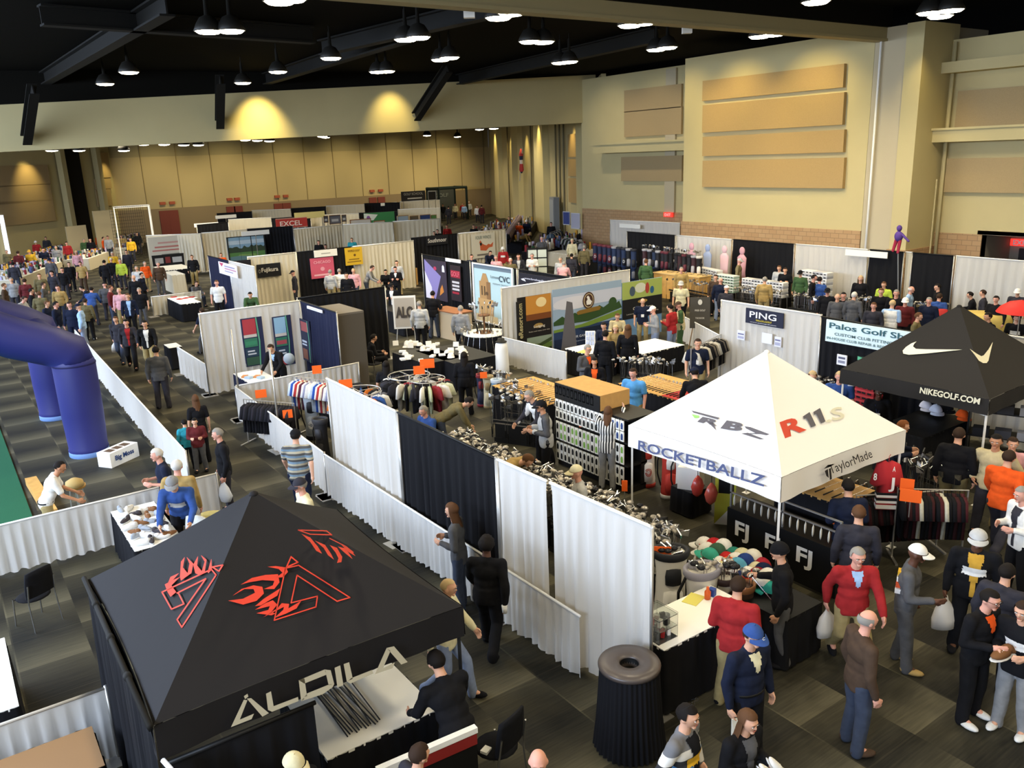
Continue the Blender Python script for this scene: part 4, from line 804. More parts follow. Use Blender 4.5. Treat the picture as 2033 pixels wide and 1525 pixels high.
def hand_at(pr, k):
    r, pose, sc = pr; q = LIB[pose]['hands'][k]; return V(r.location) + Matrix.Rotation(r.rotation_euler.z, 3, 'Z') @ V((q.x*r.scale.x, q.y*r.scale.y, q.z*r.scale.z))
def held_bag(pr, k, label, sc=1.0, col=None):
    p = hand_at(pr, k); o = link('plastic_bag', BAG, None, p, pr[0].rotation_euler.z+.6); o.scale = (sc,)*3
    if col: o.material_slots[0].link = 'OBJECT'; o.material_slots[0].material = cm(col, .5)
    return tag(o, label, 'bag')
# ================================================================== GOODS AND FURNITURE
def table(label, x0, y0, x1, y1, z=.75, top=None, skirt=None, cat='table', name='display_table', legs=False):
    t = thing(name, label, cat, ((x0+x1)/2, (y0+y1)/2, 0)); a, b = (x1-x0)/2, (y1-y0)/2
    MB().box(-a, -b, z-.035, a, b, z).build('tabletop', top or M_PAPER, t); mb = MB(); per = [(-a, -b), (a, -b), (a, b), (-a, b), (-a, -b)]; vs = []; L = 0; seq = []
    for (p, q), (r, s) in zip(per[:-1], per[1:]):
        d = math.hypot(r-p, s-q); n = max(4, int(d/.05)); nx_, ny_ = (s-q)/d, -(r-p)/d
        for i in range(n): f = i/n; w_ = .012*math.sin((L+d*f)*42)+.006*math.sin((L+d*f)*17); seq.append((p+(r-p)*f+nx_*(w_+.004), q+(s-q)*f+ny_*(w_+.004), nx_, ny_))
        L += d
    k = len(seq); vs = [(x, y, z-.005) for x, y, _, _ in seq]+[(x+nx_*.03, y+ny_*.03, .03) for x, y, nx_, ny_ in seq]
    MB().add(vs, [(i, i+k, (i+1) % k+k, (i+1) % k) for i in range(k)], True).build('table_skirt', skirt or M_BD, t); return t
def tpx(label, a, b, c, z=.75, **k):  # table spanned by three visible top corners, axis aligned
    P = [at(*q, z) for q in (a, b, c)]; xs = [p.x for p in P]; ys = [p.y for p in P]; return table(label, min(xs), min(ys), max(xs), max(ys), z, **k)
# --- clubs: standing grip down, head up
def clubmesh(kind):
    mb = MB(); mb.mi = 1; mb.tube([(0, 0, .0), (0, 0, .26)], [.014, .011], 6); mb.mi = 0; mb.tube([(0, 0, .26), (0, 0, .96)], [.006, .005], 5)
    if kind == 'iron': mb.add([(-.01, -.010, .91), (-.01, .010, .91), (.11, -.010, .90), (.11, .030, .90), (-.01, -.010, .965), (-.01, .008, .965), (.12, -.010, 1.01), (.12, .010, 1.01)], [(0, 2, 6, 4), (1, 5, 7, 3), (0, 4, 5, 1), (2, 3, 7, 6), (4, 6, 7, 5), (0, 1, 3, 2)], False)
    elif kind == 'wood': mb.mi = 2; mb.ell((.04, .02, .985), (.062, .055, .036), 10, 6)
    else: mb.mi = 2; mb.ell((.03, .01, .97), (.055, .032, .030), 10, 6)
    return mb.mesh('golf_club_'+kind, [M_CHROME, M_BLACK, mat('clubhead_dark', '2a2a2e', .25, .6) if kind == 'wood' else mat('clubhead_pale', 'a8a196', .3, .6)])
CLUB = {k: clubmesh(k) for k in ('iron', 'wood', 'putter')}; NCL = [0]; CS = MB(); CSM = [M_CHROME, M_BLACK, mat('clubhead_pale', 'a8a196', .3, .6), mat('clubhead_dark', '2a2a2e')]
def club(x, y, z, kind='iron', rot=None, label='golf club standing head up in the long rack behind the diagonal drapes', group='golf clubs in the long rack'):
    e = rot or (R.uniform(-.12, .12), R.uniform(-.12, .12), R.uniform(0, 6.3))
    if NCL[0] < 256:
        o = link('golf_club', CLUB[kind]); o.location = (x, y, z); o.rotation_euler = e; tag(o, label, 'golf club', group); NCL[0] += 1
    else:
        me = CLUB[kind]; Mx = Matrix.Translation((x, y, z)) @ Euler(e).to_matrix().to_4x4(); k = len(CS.v); CS.v += [tuple(Mx @ v.co) for v in me.vertices]
        for p in me.polygons: CS.f.append(tuple(i+k for i in p.vertices)); CS.m.append(p.material_index); CS.sm.append(False)
def rack(label, x0, y0, x1, y1, z=.55):
    t = thing('club_rack', label, 'rack', ((x0+x1)/2, (y0+y1)/2, 0)); a, b = (x1-x0)/2, (y1-y0)/2
    MB().box(-a, -b, 0.0, a, b, .10).build('base', M_BLACK, t); mb = MB(); mb.box(-a, -b, z, -a+.03, b, z+.04); mb.box(a-.03, -b, z, a, b, z+.04); n = max(2, int(2*b/.35))
    for i in range(n+1): y = -b+2*b*i/n; mb.box(-a, y-.01, z, a, y+.01, z+.03)
    mb.build('top_frame', M_BLACK, t)
    for sx in (-1, 1):
        for sy in (-1, 1): MB().box(sx*a-.02, sy*b-.02, .1, sx*a+.02, sy*b+.02, z+.02).build('post', M_BLACK, t)
    MB().box(-a+.01, -b+.01, .1, a-.01, b-.01, z-.15).build('divider', M_BLACK, t); return t
for i in range(1, 6):
    y0 = 6.5+i*1.28; rack('black club rack behind the diagonal drapes, number %s from the near end' % ('one', 'two', 'three', 'four', 'five', 'six')[i] if 0 else 'black club rack behind the drapes, ' + ('beside the heap of caps', 'right behind the white drape end', 'behind the man in the beige cap', 'behind the narrow drape gap', 'behind the black drape panel', 'by the bending man in the olive sweater')[i], 7.75, y0, 8.45, y0+1.2)
rr = random.Random(11)
for i in range(62):
    for j in range(3):
        y = 7.85+i*.101+rr.uniform(-.03, .03); x = 7.85+j*.25+rr.uniform(-.06, .06)
        if y > 7.8: club(x, y, .105, rr.choice(('iron', 'iron', 'wood', 'putter')))
# --- golf bags
def bagparts():
    b = MB(); b.lathe([(.10, .0), (.135, .02), (.14, .12), (.125, .35), (.12, .6), (.135, .8), (.14, .86)], n=20, sx=1, sy=.85); B1 = b.mesh('bag_body', M_WHITE)
    c = MB(); c.lathe([(.142, .80), (.155, .83), (.155, .89), (.142, .90), (.12, .885), (.11, .80)], n=20, sx=1, sy=.85, closed=False); c.lathe([(.0, .82), (.12, .82)], n=12, closed=False); B2 = c.mesh('bag_collar', M_BLACK)
    p = MB(); p.lathe([(.02, .1), (.07, .12), (.078, .25), (.07, .42), (.02, .45)], (0, .10, 0), 12, 1.15, .8); B3 = p.mesh('bag_pocket', M_WHITE)
    q = MB(); q.lathe([(.02, .5), (.055, .52), (.058, .62), (.05, .70), (.015, .72)], (0, .095, 0), 12, 1.2, .7); B4 = q.mesh('bag_pouch', M_WHITE)
    s = MB(); s.tube([(.13, -.02, .8), (.19, -.03, .62), (.19, -.03, .4), (.135, -.02, .2)], .013, 6); B5 = s.mesh('bag_strap', M_BLACK)
    r = MB(); r.lathe([(.10, 0), (.143, .0), (.146, .05), (.138, .07)], n=20, sx=1, sy=.85); B6 = r.mesh('bag_base', M_BLACK)
    e = MB()
    for w_, r_ in ((.0, .05), (.0, .032)): e.tube([(r_*math.cos(a), .185-.9*abs(r_*math.cos(a))**1.5*1.5, .30+r_*1.3*math.sin(a)) for a in np.linspace(.4, 2*PI-.1, 18)], .006, 5, False)
    B7 = e.mesh('bag_emblem', M_BLACK); return B1, B2, B3, B4, B5, B6, B7
BG = bagparts()
def golfbag(x, y, rz, c1, c2, label, clubs=6, emblem=None, small=False, group=None, z=0, rnd=None, sc=1.0):
    t = thing('golf_bag', label, 'golf bag', (x, y, z), rz, group); t.scale = (sc,)*3; m1 = mat('bag_'+c1, c1, .6, spec=.3); m2 = mat('bag_'+c2, c2, .6, spec=.3)
    child('bag_body', BG[0], t, m1); child('bag_collar', BG[1], t, m2); child('bag_pocket', BG[2], t, m2 if small else m1)
    if not small: child('bag_pouch', BG[3], t, m2); child('bag_strap', BG[4], t, M_BLACK); child('bag_base', BG[5], t, m2)
    if emblem: child('bag_emblem', BG[6], t, cm(emblem))
    for k in range(clubs):
        a = 2*PI*k/max(1, clubs)+x; club(x+.07*sc*math.cos(a), y+.06*sc*math.sin(a), z+.12*sc, R.choice(('iron', 'wood', 'putter', 'iron')), (R.uniform(-.08, .08), R.uniform(-.08, .08), R.uniform(0, 6)), 'golf club standing in a golf bag', 'golf clubs in bags')
    return t
def P3(px, py, z=0): p = at(px, py, z); return p.x, p.y
x, y = P3(1332, 1092, 1.1); golfbag(x, y, 2.6, 'e2dfd6', '22242a', 'white and black golf bag with a ring emblem beside the white drape end', 9, '1c1c20', sc=1.25).scale = (1.7, 1.6, 1.25)
x, y = P3(1394, 1122, 1.1); golfbag(x, y, 2.9, 'ded9cc', '8a8893', 'white and grey tour golf bag by the white counter, right of the ring emblem bag', 10, '5a5a70', sc=1.2).scale = (1.75, 1.6, 1.2)
x, y = P3(1306, 1062, 1.05); golfbag(x, y, 2.6, 'd8d4c8', '30343a', 'white golf bag half hidden behind the drape end, leftmost by the counter', 6, sc=1.15)
x, y = P3(1440, 1150, .85); golfbag(x, y, 3.1, 'cfc8ba', '3a2a26', 'cream golf bag crowded with iron heads beside the man in the red sweater', 12)
x, y = P3(1478, 1172, .8); golfbag(x, y, 3.0, '4a3428', '8c5a34', 'brown golf bag between the two men at the counter', 8)
for px, py, a, b, l, em in ((1285, 880, 'e6e2da', 'b0392c', 'white and red tour golf bag with a ring emblem under the white canopy', 'b0392c'), (1330, 900, 'b8382c', 'e6e2da', 'red and white golf bag right of the ring emblem bag under the white canopy', None), (1358, 912, 'dedad2', '4a2a26', 'white golf bag in the shade of the white canopy, third from its left leg', None)):
    x, y = P3(px, py, .9); golfbag(x, y, 2.5, a, b, l, 0, em, sc=1.2)
for px, py, a, b, l in ((968, 745, 'd9cfae', 'a8946a', 'cream golf bag leftmost in the row in the middle of the hall'), (985, 752, '7fa8c8', 'd8e2ea', 'light blue golf bag in the row in the middle of the hall'), (1003, 757, 'd2d0cc', '8a8a90', 'pale grey golf bag rightmost in the row in the middle'), (955, 742, '2b3048', '8a2d33', 'navy golf bag at the left end of the row in the middle'),
    (1020, 772, 'cfcac0', '5a5a5e', 'white golf bag behind the man in the maroon and black jacket')):
    x, y = P3(px, py, .9); golfbag(x, y, 2.4, a, b, l, 6)
for px, py, a, b, l in ((1463, 702, 'd9cfb0', '2a2a2a', 'cream golf bag with black script under the small blue sign'), (1508, 716, '7a2530', '1f1f22', 'maroon golf bag under the small blue sign'), (1560, 720, '8c2a34', '202024', 'dark red golf bag right of the maroon one under the small blue sign'), (1440, 690, '1d1d20', '3a3a3e', 'black golf bag at the left end of the blue sign wall')):
    x, y = P3(px, py, .9); golfbag(x, y, 2.2, a, b, l, 14)
x, y = P3(617, 800, .9); golfbag(x, y, 2.6, '9aa0a4', '1a1a1e', 'grey and black golf bag standing at the end of the tall white drape', 0, 'e0e0e0', sc=1.35)
x, y = P3(636, 845, .9); golfbag(x, y, 2.2, '16161a', '2c2c30', 'black golf bag squeezed against the tall white drape', 0, 'd0d0d0', sc=1.2)
# --- dense walls of bags at the back right
for r_ in range(2):
    for i in range(9):
        x, y = P3(1182+i*9.5, 483+i*1.4+r_*30, 1.9-r_*1.0); golfbag(x, y, 2.3, R.choice(('1f2742', '16161a', '22304f', '1f2742')), R.choice(('5a2430', '8a8a90', '20222c')), 'dark stand bag on the two tier bag display in the corner', 0, 'c9ccd4' if i % 3 == 0 else None, True, 'bags on the two tier display', .9-r_*.85, sc=1.1)
t = thing('bag_stage', 'two tier black display stage carrying stand bags in the corner', 'stage', (*P3(1222, 545, 0), 0), -.6); MB().box(-2.6, -.2, 0, 2.6, 1.4, .88).build('upper_step', M_BLACK, t); MB().box(-2.6, -1.0, 0, 2.6, -.2, .04).build('lower_step', M_BLACK, t)
rr = random.Random(5)
for r_ in range(3):
    zt = (1.0, .5, 0)[r_]
    for i in range(13):
        x, y = P3(1280+i*9.0+rr.uniform(-2, 2), 494+i*1.2+r_*15, .9+zt); golfbag(x, y, 2+rr.uniform(-.5, .5), rr.choice(('17171a', '1e1e24', '2a2a30', '23304a', '3a2228')), rr.choice(('9a9aa0', '17171a', 'c9c5bd', '5a2430')), 'dark golf bag packed in the dense rows before the black back drape', 3, None, True, 'bags in the dense rows at the back', z=zt)
    A = at(1278, 494+r_*15, .9+zt); B = at(1392, 509+r_*15, .9+zt); t = thing('display_step', 'black display step under the dense rows of bags, %s' % ('rear and tallest', 'middle one', 'front and lowest')[r_], 'step', ((A.x+B.x)/2, (A.y+B.y)/2, 0), math.atan2(B.y-A.y, B.x-A.x)); L = (B-A).length/2+.3; MB().box(-L, -.3, 0, L, .3, max(zt, .03)-.005).build('step', M_BLACK, t)
# --- club stands further back (the many beyond the nearest ones go into one object)
def clubrow(a, b, n, z=1.0, w_=.35, kind=None):
    A, B = at(*a, z), at(*b, z)
    for i in range(n):
        p = A.lerp(B, i/(n-1)); club(p.x+rr.uniform(-w_, w_), p.y+rr.uniform(-w_, w_), 0.05, kind or rr.choice(('iron', 'wood', 'iron', 'putter')))
def rackpx(label, a, b, z=1.0, w_=.6):
    A, B = at(*a, z), at(*b, z); c = (A+B)/2; L = (B-A).length; t = thing('club_rack', label, 'rack', (c.x, c.y, 0), math.atan2(B.y-A.y, B.x-A.x)); MB().box(-L/2, -w_/2, 0, L/2, w_/2, .12).build('base', M_BLACK, t)
    mb = MB(); [mb.box(-L/2, s*w_/2-.02, .5, L/2, s*w_/2+.02, .56) for s in (-1, 1)]; mb.build('rail', M_BLACK, t); MB().box(-L/2+.02, -w_/2+.03, .12, L/2-.02, w_/2-.03, .45).build('divider', M_BLACK, t); return t
for a, b, n, l in (((1340, 553), (1420, 568), 40, 'black club rack behind the standing men in the back right, leftmost'), ((1462, 570), (1540, 580), 60, 'long black club rack left of the man in the tan shirt at the back'), ((1575, 585), (1690, 597), 90, 'long black club rack right of the man in the tan shirt at the back'), ((1700, 590), (1740, 595), 30, 'short black club rack near the woman with long tan hair'),
    ((1785, 600), (1850, 605), 40, 'black club rack before the white drape at the right'), ((1240, 713), (1315, 718), 50, 'black club rack beside the man at the pegged club table'), ((990, 790), (1080, 800), 40, 'black club rack beside the pine club shelves'), ((1560, 745), (1660, 765), 50, 'black club rack behind the peak of the white canopy'),
    ((1010, 768), (1050, 778), 26, 'black club rack behind the man in the maroon and black jacket'), ((1340, 520), (1400, 530), 20, 'black club rack by the shoe boxes at the back')):
    rackpx(l, a, b); clubrow(a, b, n)
# --- caps heaped on a low table by the rack
tpx('low table under the heap of caps', (1380, 1060), (1520, 1135), (1500, 1080), .72, top=M_BLACK) if 0 else table('low black table under the heap of caps', 8.0, 5.7, 8.75, 6.45, .72, top=M_BLACK)
CC = ['e9e6df', 'b8262b', 'e9e6df', '2f7f6e', 'cfc79f', 'd9d2c0', '9c2530', 'e8e4da', '3f5f4a', 'b92b2b', 'e6e2d6', '2a3f7a', 'd8cfa8', '1b2340', '3fa08a', 'e9e6df', 'e0702a', '5aa0c0', 'efece4', '8a1f28', 'e9e6df', '4a6a4a', 'c8bf90', 'f0ede6', '24305a', 'd04030', 'e4dfd0', '2c8f80']
CN = {'e9e6df': 'white', 'b8262b': 'red', '2f7f6e': 'green', 'cfc79f': 'khaki', 'd9d2c0': 'cream', '9c2530': 'dark red', 'e8e4da': 'white', '3f5f4a': 'dark green', 'b92b2b': 'red', 'e6e2d6': 'white', '2a3f7a': 'blue', 'd8cfa8': 'khaki', '1b2340': 'navy', '3fa08a': 'teal', 'e0702a': 'orange', '5aa0c0': 'light blue', 'efece4': 'white', '8a1f28': 'dark red', '4a6a4a': 'green', 'c8bf90': 'khaki', 'f0ede6': 'white', '24305a': 'navy', 'd04030': 'red', 'e4dfd0': 'cream', '2c8f80': 'teal'}
for i, c in enumerate(CC):
    u, v = i % 7, i//7; p = at(1398+u*19+v*5, 1078+u*7+v*16-u*0, .80); o = link('baseball_cap', HAIR['cap'], None, (p.x, p.y, .73+.04*((i*7) % 3)), R.uniform(-.6, .6)+.8); o.rotation_euler.x = R.uniform(-.3, .2); o.scale = (1.25,)*3
    o.material_slots[0].link = 'OBJECT'; o.material_slots[0].material = cloth(c); tag(o, '%s cap in the heap of caps at the end of the club rack' % CN[c], 'cap', 'caps in the heap, '+CN[c])
# --- counter, display case, bin
table('white topped counter with black skirt at the end of the white drape', 6.18, 6.02, 7.75, 6.72, .88)
t = thing('display_case', 'clear acrylic case of small goods on the white counter', 'display case', (6.36, 6.3, .88)); g = mat('acrylic', 'eef2f0', .05, trans=.95)
mb = MB(); mb.box(-.15, -.17, 0, .15, .17, .012); mb.box(-.15, -.17, .15, .15, .17, .16); mb.box(-.15, -.17, .30, .15, .17, .31); mb.build('shelf', g, t); mb = MB(); mb.box(-.155, -.175, 0, -.15, .175, .33); mb.box(.15, -.175, 0, .155, .175, .33); mb.box(-.155, .17, 0, .155, .175, .33); mb.build('side_panel', g, t)
for k in range(10): tag(MB().box(-.03, -.02, 0, .03, .02, .09).build('glove_pack', (M_BLACK, M_PAPER, M_RED)[k % 3], None, (6.27+(k % 5)*.045, 6.22+.1*(k//5), .893+.15*(k % 2)), .3*k), 'small boxed item inside the acrylic case on the counter', 'box', 'small goods in the acrylic case')
tag(MB().lathe([(.04, 0), (.042, .1), (.02, .13), (.018, .17)], n=10).build('spray_bottle', mat('bottle_orange', 'd9622a', .4), None, (7.45, 6.5, .88)), 'orange bottle on the white counter by the red sweater', 'bottle')
tag(MB().box(-.04, -.04, 0, .04, .04, .1).build('small_box', mat('box_blue', '24418f', .5), None, (7.56, 6.52, .88), .3), 'small blue box beside the orange bottle on the counter', 'box')
tag(MB().box(-.14, -.1, 0, .14, .1, .006).build('leaflet', mat('leaflet_yellow', 'd9d06a', .8), None, (7.3, 6.6, .88), .3), 'yellow leaflet lying on the white counter', 'leaflet')
tag(MB().lathe([(.0, .0), (.05, .0), (.05, .12), (.0, .12)], n=14).build('tape_roll', mat('tape_grey', '77777c', .5), None, (6.62, 6.42, .88)), 'dark grey roll beside the acrylic case', 'roll')
t = thing('waste_bin', 'large round waste bin with brown lid and black pleated skirt', 'waste bin', (5.53, 5.91, 0)); t.scale = (.96, .96, 1.01)
mb = MB(); mb.lathe([(.105, -.10), (.11, 0), (.12, .018), (.24, .03), (.35, .022), (.362, .0), (.358, -.03), (.34, -.035)], (0, 0, 1.03), 40, closed=False); mb.build('lid', mat('lid_brown', '4f4641', .35, spec=.5), t)
mb = MB(); mb.lathe([(.0, .85), (.106, .85), (.108, 1.03)], n=24, closed=False); mb.build('bin_opening', M_BLACK, t); mb = MB(); vs = []; K = 160
for r_, z in ((.335, 1.005), (.345, .8), (.37, .4), (.41, .02)):
    for i in range(K): a = 2*PI*i/K; q = r_+.008*(1+(1-z)*1.6)*math.sin(a*38)+.004*math.sin(a*13); vs.append((q*math.cos(a), q*math.sin(a), z))
mb.add(vs, [(r*K+i, r*K+(i+1) % K, (r+1)*K+(i+1) % K, (r+1)*K+i) for r in range(3) for i in range(K)], True); mb.build('bin_skirt', M_BD, t)
# --- glove shelves
t = thing('glove_shelf', 'tall black shelf wall filled with packed gloves, with a cardboard top', 'shelf', (10.82, 11.7, 0))
mb = MB(); mb.box(-.38, -.52, 0, .35, 1.7, .12)
for z in (.55, 1.02, 1.5): mb.box(-.4, -.52, z, .35, 1.7, z+.03)
mb.box(-.05, -.52, .1, .35, 1.7, 1.5); mb.build('shelf_frame', M_BLACK, t); MB().box(-.42, .25, 1.53, .36, 1.7, 1.85).build('cardboard_top', M_CARD, t); MB().box(-.44, .26, 1.50, -.42, 1.7, 1.84).build('header_board', M_BLACK, t)
gp = MB(); gp.box(-.01, -.05, 0, .01, .05, .20); gp.mi = 1; gp.add([(-.012, -.028, .03), (-.012, .028, .03), (-.012, .033, .11), (-.012, .02, .16), (-.012, -.02, .16), (-.012, -.033, .11)], [(0, 1, 2, 3, 4, 5)], False)
GP = [gp.mesh('glove_pack', [M_PAPER, m]) for m in (M_BLACK, mat('pack_blue', '2a3f72', .6), mat('pack_green', '7fb04a', .6))]
for row, z in enumerate((.14, .34, .60, .80, 1.07, 1.29, 1.60)):
    for i in range(17 if row < 6 else 10):
        y = 13.33-i*.126; o = link('glove_pack', GP[1 if i > 13 and row > 3 else (2 if 2 <= row <= 3 and i % 3 else 0)], None, (10.39, y, z)); tag(o, 'white packed golf glove hanging on the black shelf wall', 'glove pack', 'packed gloves on the shelf wall')
def sign(px, py, z, w_, h_, label, rot=None, m=None, name='price_sign', txt=None):
    p = at(px, py, z); a = math.atan2(p.x, p.y); t = thing(name, label, 'sign', p, -a+(rot or 0)); MB().box(-w_/2, 0, -h_/2, w_/2, .01, h_/2).build('card', m or M_ORANGE, t); MB().tube([(0, .006, -h_/2), (0, .006, -h_/2-.25)], .008, 5).build('sign_stem', M_ALU, t)
    if txt: lettering(t, txt, (-w_*.4, -.005, -h_*.25), (w_*.8, 0, 0), (0, 0, h_*.5), mat('ink', '7a2a10', .8), n=V((0, -1, 0)))
    return t
for q in ((1170, 838, 1.15, .42, .22, 'orange price sign on the glove shelf wall'), (848, 722, 1.85, .34, .22, 'orange price sign above the middle clothes rack, left one'), (832, 735, 1.8, .26, .2, 'small orange price sign above the middle clothes rack'), (686, 762, 1.6, .3, .2, 'orange price sign on the round clothes rack'), (629, 734, 1.7, .22, .2, 'orange price sign behind the blue and white shirts'),
          (518, 782, 1.2, .26, .2, 'orange price sign on the low dark clothes'), (571, 822, .9, .22, .2, 'orange price sign low behind the white fence'), (1315, 1097, 1.1, .24, .17, 'orange price sign on the ring emblem golf bag'), (1018, 930, 1.1, .2, .15, 'orange price sign behind the black drape end'),
          (1801, 963, 1.35, .2, .2, 'orange price sign, upper of two right of the red jersey', ), (1808, 985, 1.3, .3, .2, 'orange price sign, lower of two right of the red jersey'), (1657, 1030, .95, .16, .18, 'small orange sign behind the man in navy'), (960, 745, 1.2, .18, .16, 'orange price sign over the cream golf bag'), (1240, 965, .95, .1, .2, 'narrow orange tag by the white canopy left leg')): sign(*q)
# --- clothes racks
def garmentmesh():
    mb = MB(); out = [(-.06, 0), (-.2, -.045), (-.30, -.32), (-.215, -.36), (-.17, -.19), (-.175, -.68), (.175, -.68), (.17, -.19), (.215, -.36), (.30, -.32), (.2, -.045), (.06, 0), (0, -.03)]
    k = len(out); vs = [(x, -.028, z) for x, z in out]+[(x, .028, z) for x, z in out]; cx = (0, -.045, -.3); vs += [cx, (0, .045, -.3)]
    fs = [(i, (i+1) % k, 2*k) for i in range(k)]+[((i+1) % k+k, i+k, 2*k+1) for i in range(k)]+[(i, i+k, (i+1) % k+k, (i+1) % k) for i in range(k)]; mb.add(vs, fs, True); mb.tube([(0, 0, -.02), (0, 0, .06), (.02, 0, .09)], .005, 5); return mb.mesh('garment', M_WHITE)
GM = garmentmesh()
def garment(x, y, z, rz, m, label, group, sc=1):
    o = link('hanging_shirt', GM, None, (x, y, z), rz); o.scale = (sc,)*3; o.material_slots[0].link = 'OBJECT'; o.material_slots[0].material = m if not isinstance(m, str) else cloth(m); return tag(o, label, 'shirt', group)
def straightrack(label, p, q, z, cols, gl, grp, step=.07, rz=None):
    p, q = V((*p, 0)), V((*q, 0)); d = q-p; L = d.length; a = math.atan2(d.y, d.x); t = thing('clothes_rack', label, 'clothes rack', tuple(p), a); MB().tube([(0, 0, 0), (0, 0, z), (L, 0, z), (L, 0, 0)], .016, 6).build('rail_frame', M_ALU, t)
    for x in (0, L): MB().box(x-.02, -.28, 0, x+.02, .28, .03).build('foot', M_ALU, t)
    n = int(L/step)
    for i in range(1, n): s = p+d*(i/n); garment(s.x, s.y, z-.09, a+PI/2+R.uniform(-.12, .12), cols[i % len(cols)], gl, grp)
def roundrack(label, x, y, z, r_, cols, gl, grp, n=16):
    t = thing('clothes_rack', label, 'clothes rack', (x, y, 0)); MB().tube([(r_*math.cos(a), r_*math.sin(a), z) for a in np.linspace(0, 2*PI, 25)], .013, 6).build('rail_ring', M_ALU, t); MB().tube([(0, 0, 0), (0, 0, z)], .02, 8).build('pole', M_ALU, t)
    mb = MB(); [mb.tube([(0, 0, z), (r_*math.cos(a), r_*math.sin(a), z)], .009, 5) for a in (0, PI/2, PI, 3*PI/2)]; [mb.box(min(0, .4*c)-.02, min(0, .4*s)-.02, 0, max(0, .4*c)+.02, max(0, .4*s)+.02, .03) for c, s in ((1, 0), (-1, 0), (0, 1), (0, -1))]; mb.build('spokes', M_ALU, t)
    for i in range(n): a = 2*PI*i/n; garment(x+r_*math.cos(a), y+r_*math.sin(a), z-.09, a+R.uniform(-.1, .1), cols[i % len(cols)], gl, grp, .9)
BW = ['1a1a1e', '24242a', 'c9c5bd', '1a1a1e', '33333a', 'e0dcd4']
x, y = P3(812, 745, 1.55); roundrack('round clothes rack of black shirts with white tags, middle of the hall', x, y, 1.55, .5, BW[:5], 'dark shirt on the round rack under the orange signs', 'shirts on the middle round rack', 20)
x, y = P3(848, 752, 1.5); roundrack('round clothes rack of striped and pale shirts, right of the black shirts', x, y, 1.5, .42, ['8a2a33', 'd9d4c8', 'c9cdb0', '2a2a30', 'e3e0d6', 'b9bf9a'], 'striped or pale shirt on the round rack by the aisle', 'shirts on the right round rack', 16)
x, y = P3(712, 772, 1.45); roundrack('round clothes rack of mixed shirts behind the tall white drape', x, y, 1.4, .5, ['b9b4aa', '24242a', 'c06a2a', '2f4f8a', 'd8d4cc', '5a5a60'], 'mixed shirt on the round rack behind the white drape', 'shirts on the left round rack', 18)
p = at(590, 760, 1.5); straightrack('straight clothes rack of white, blue and red shirts', (p.x+.15, p.y+.7), (p.x+.75, p.y-.6), 1.5, ['d8dde0', 'c8d4de', '2c4f9e', 'e6e2da', 'b03a3a', 'e8d8b8', '5a2a3a', 'e4e2dc', '8a8aa0', 'd9d5cd'], 'shirt on the straight rack of white and blue shirts', 'shirts on the white and blue rack')
p = at(505, 800, 1.1); straightrack('low straight clothes rack of dark trousers and shirts by the corner fence', (p.x-.1, p.y+.5), (p.x+.7, p.y-.7), 1.1, ['17171a', '222228', '2c2a30'], 'dark garment on the low rack by the corner fence', 'dark garments by the corner fence', .08)
x, y = P3(680, 745, 1.2); table('table of folded dark and red clothes behind the white drape', x-.6, y-.35, x+.6, y+.35, .8, top=M_BLACK)
for i in range(8): tag(MB().box(-.14, -.12, 0, .14, .12, .05).build('folded_shirt', cloth(('17171a', 'a0282c', '2a2a30', '17171a')[i % 4]), None, (x-.45+.3*(i % 4), y-.17+.33*(i//4), .80), R.uniform(-.2, .2)), 'folded %s shirt on the table behind the white drape' % ('black', 'red', 'charcoal', 'black')[i % 4], 'shirt', 'folded shirts behind the white drape, %s' % ('black', 'red', 'charcoal', 'black')[i % 4])
p = at(1372, 692, 1.5); q = at(1432, 664, 1.5); straightrack('clothes rack of grey, beige and black jackets beside the blue sign wall', (p.x, p.y), (q.x, q.y), 1.5, ['cfc8ba', 'c4bfb2', '17171a', '1c1c20', '6a6258', '17171a', '8a8274'], 'jacket on the rack beside the blue sign wall', 'jackets beside the blue sign wall', .09)
p = at(1795, 975, 1.15); q = at(1888, 962, 1.15); straightrack('clothes rack of black and dark red jackets right of the red jersey', (p.x-.1, p.y+.05), (q.x-.15, q.y-.35), 1.2, ['17171a', '17171a', '3a1c1e', '17171a', '4a2024', 'c9c5b0'], 'dark jacket on the rack right of the jersey', 'jackets right of the jersey', .06)
p = at(1700, 990, .95); straightrack('clothes rack of black and dark red jackets behind the men in navy and charcoal', (p.x, p.y), (p.x+1.2, p.y-.75), 1.0, ['17171a', '17171a', '35181c'], 'dark jacket on the rack behind the two men', 'jackets behind the two men', .06)
# red sports jersey hung on the canopy leg
p = at(1765, 915, 1.66); t = thing('jersey', 'red sports jersey with white and black hem stripes hanging at the white canopy corner', 'jersey', p, -math.atan2(p.x, p.y)+.25); child('jersey_body', GM, t, stripes('jersey_red', ('b3242a', 'b3242a', 'b3242a'), 2, 1)); t.scale = (.85, 1.3, 1.2)
for z, c, h_ in ((-.50, 'e6e2da', .035), (-.465, '17171a', .03), (-.58, 'e6e2da', .035), (-.545, '17171a', .03), (-.66, 'e6e2da', .05)): MB().box(-.178, -.05, z, .178, .05, z+h_).build('hem_stripe', cm(c), t)
lettering(t, '8', (-.27, -.06, -.25), (.06, 0, 0), (0, 0, .1), M_PAPER, n=V((0, -1, 0))); lettering(t, 'A', (.05, -.06, -.12), (.05, 0, 0), (0, 0, .07), M_PAPER, n=V((0, -1, 0))); lettering(t, 'J', (.0, -.07, -.40), (.10, 0, 0), (0, 0, .2), M_PAPER, n=V((0, -1, 0)))
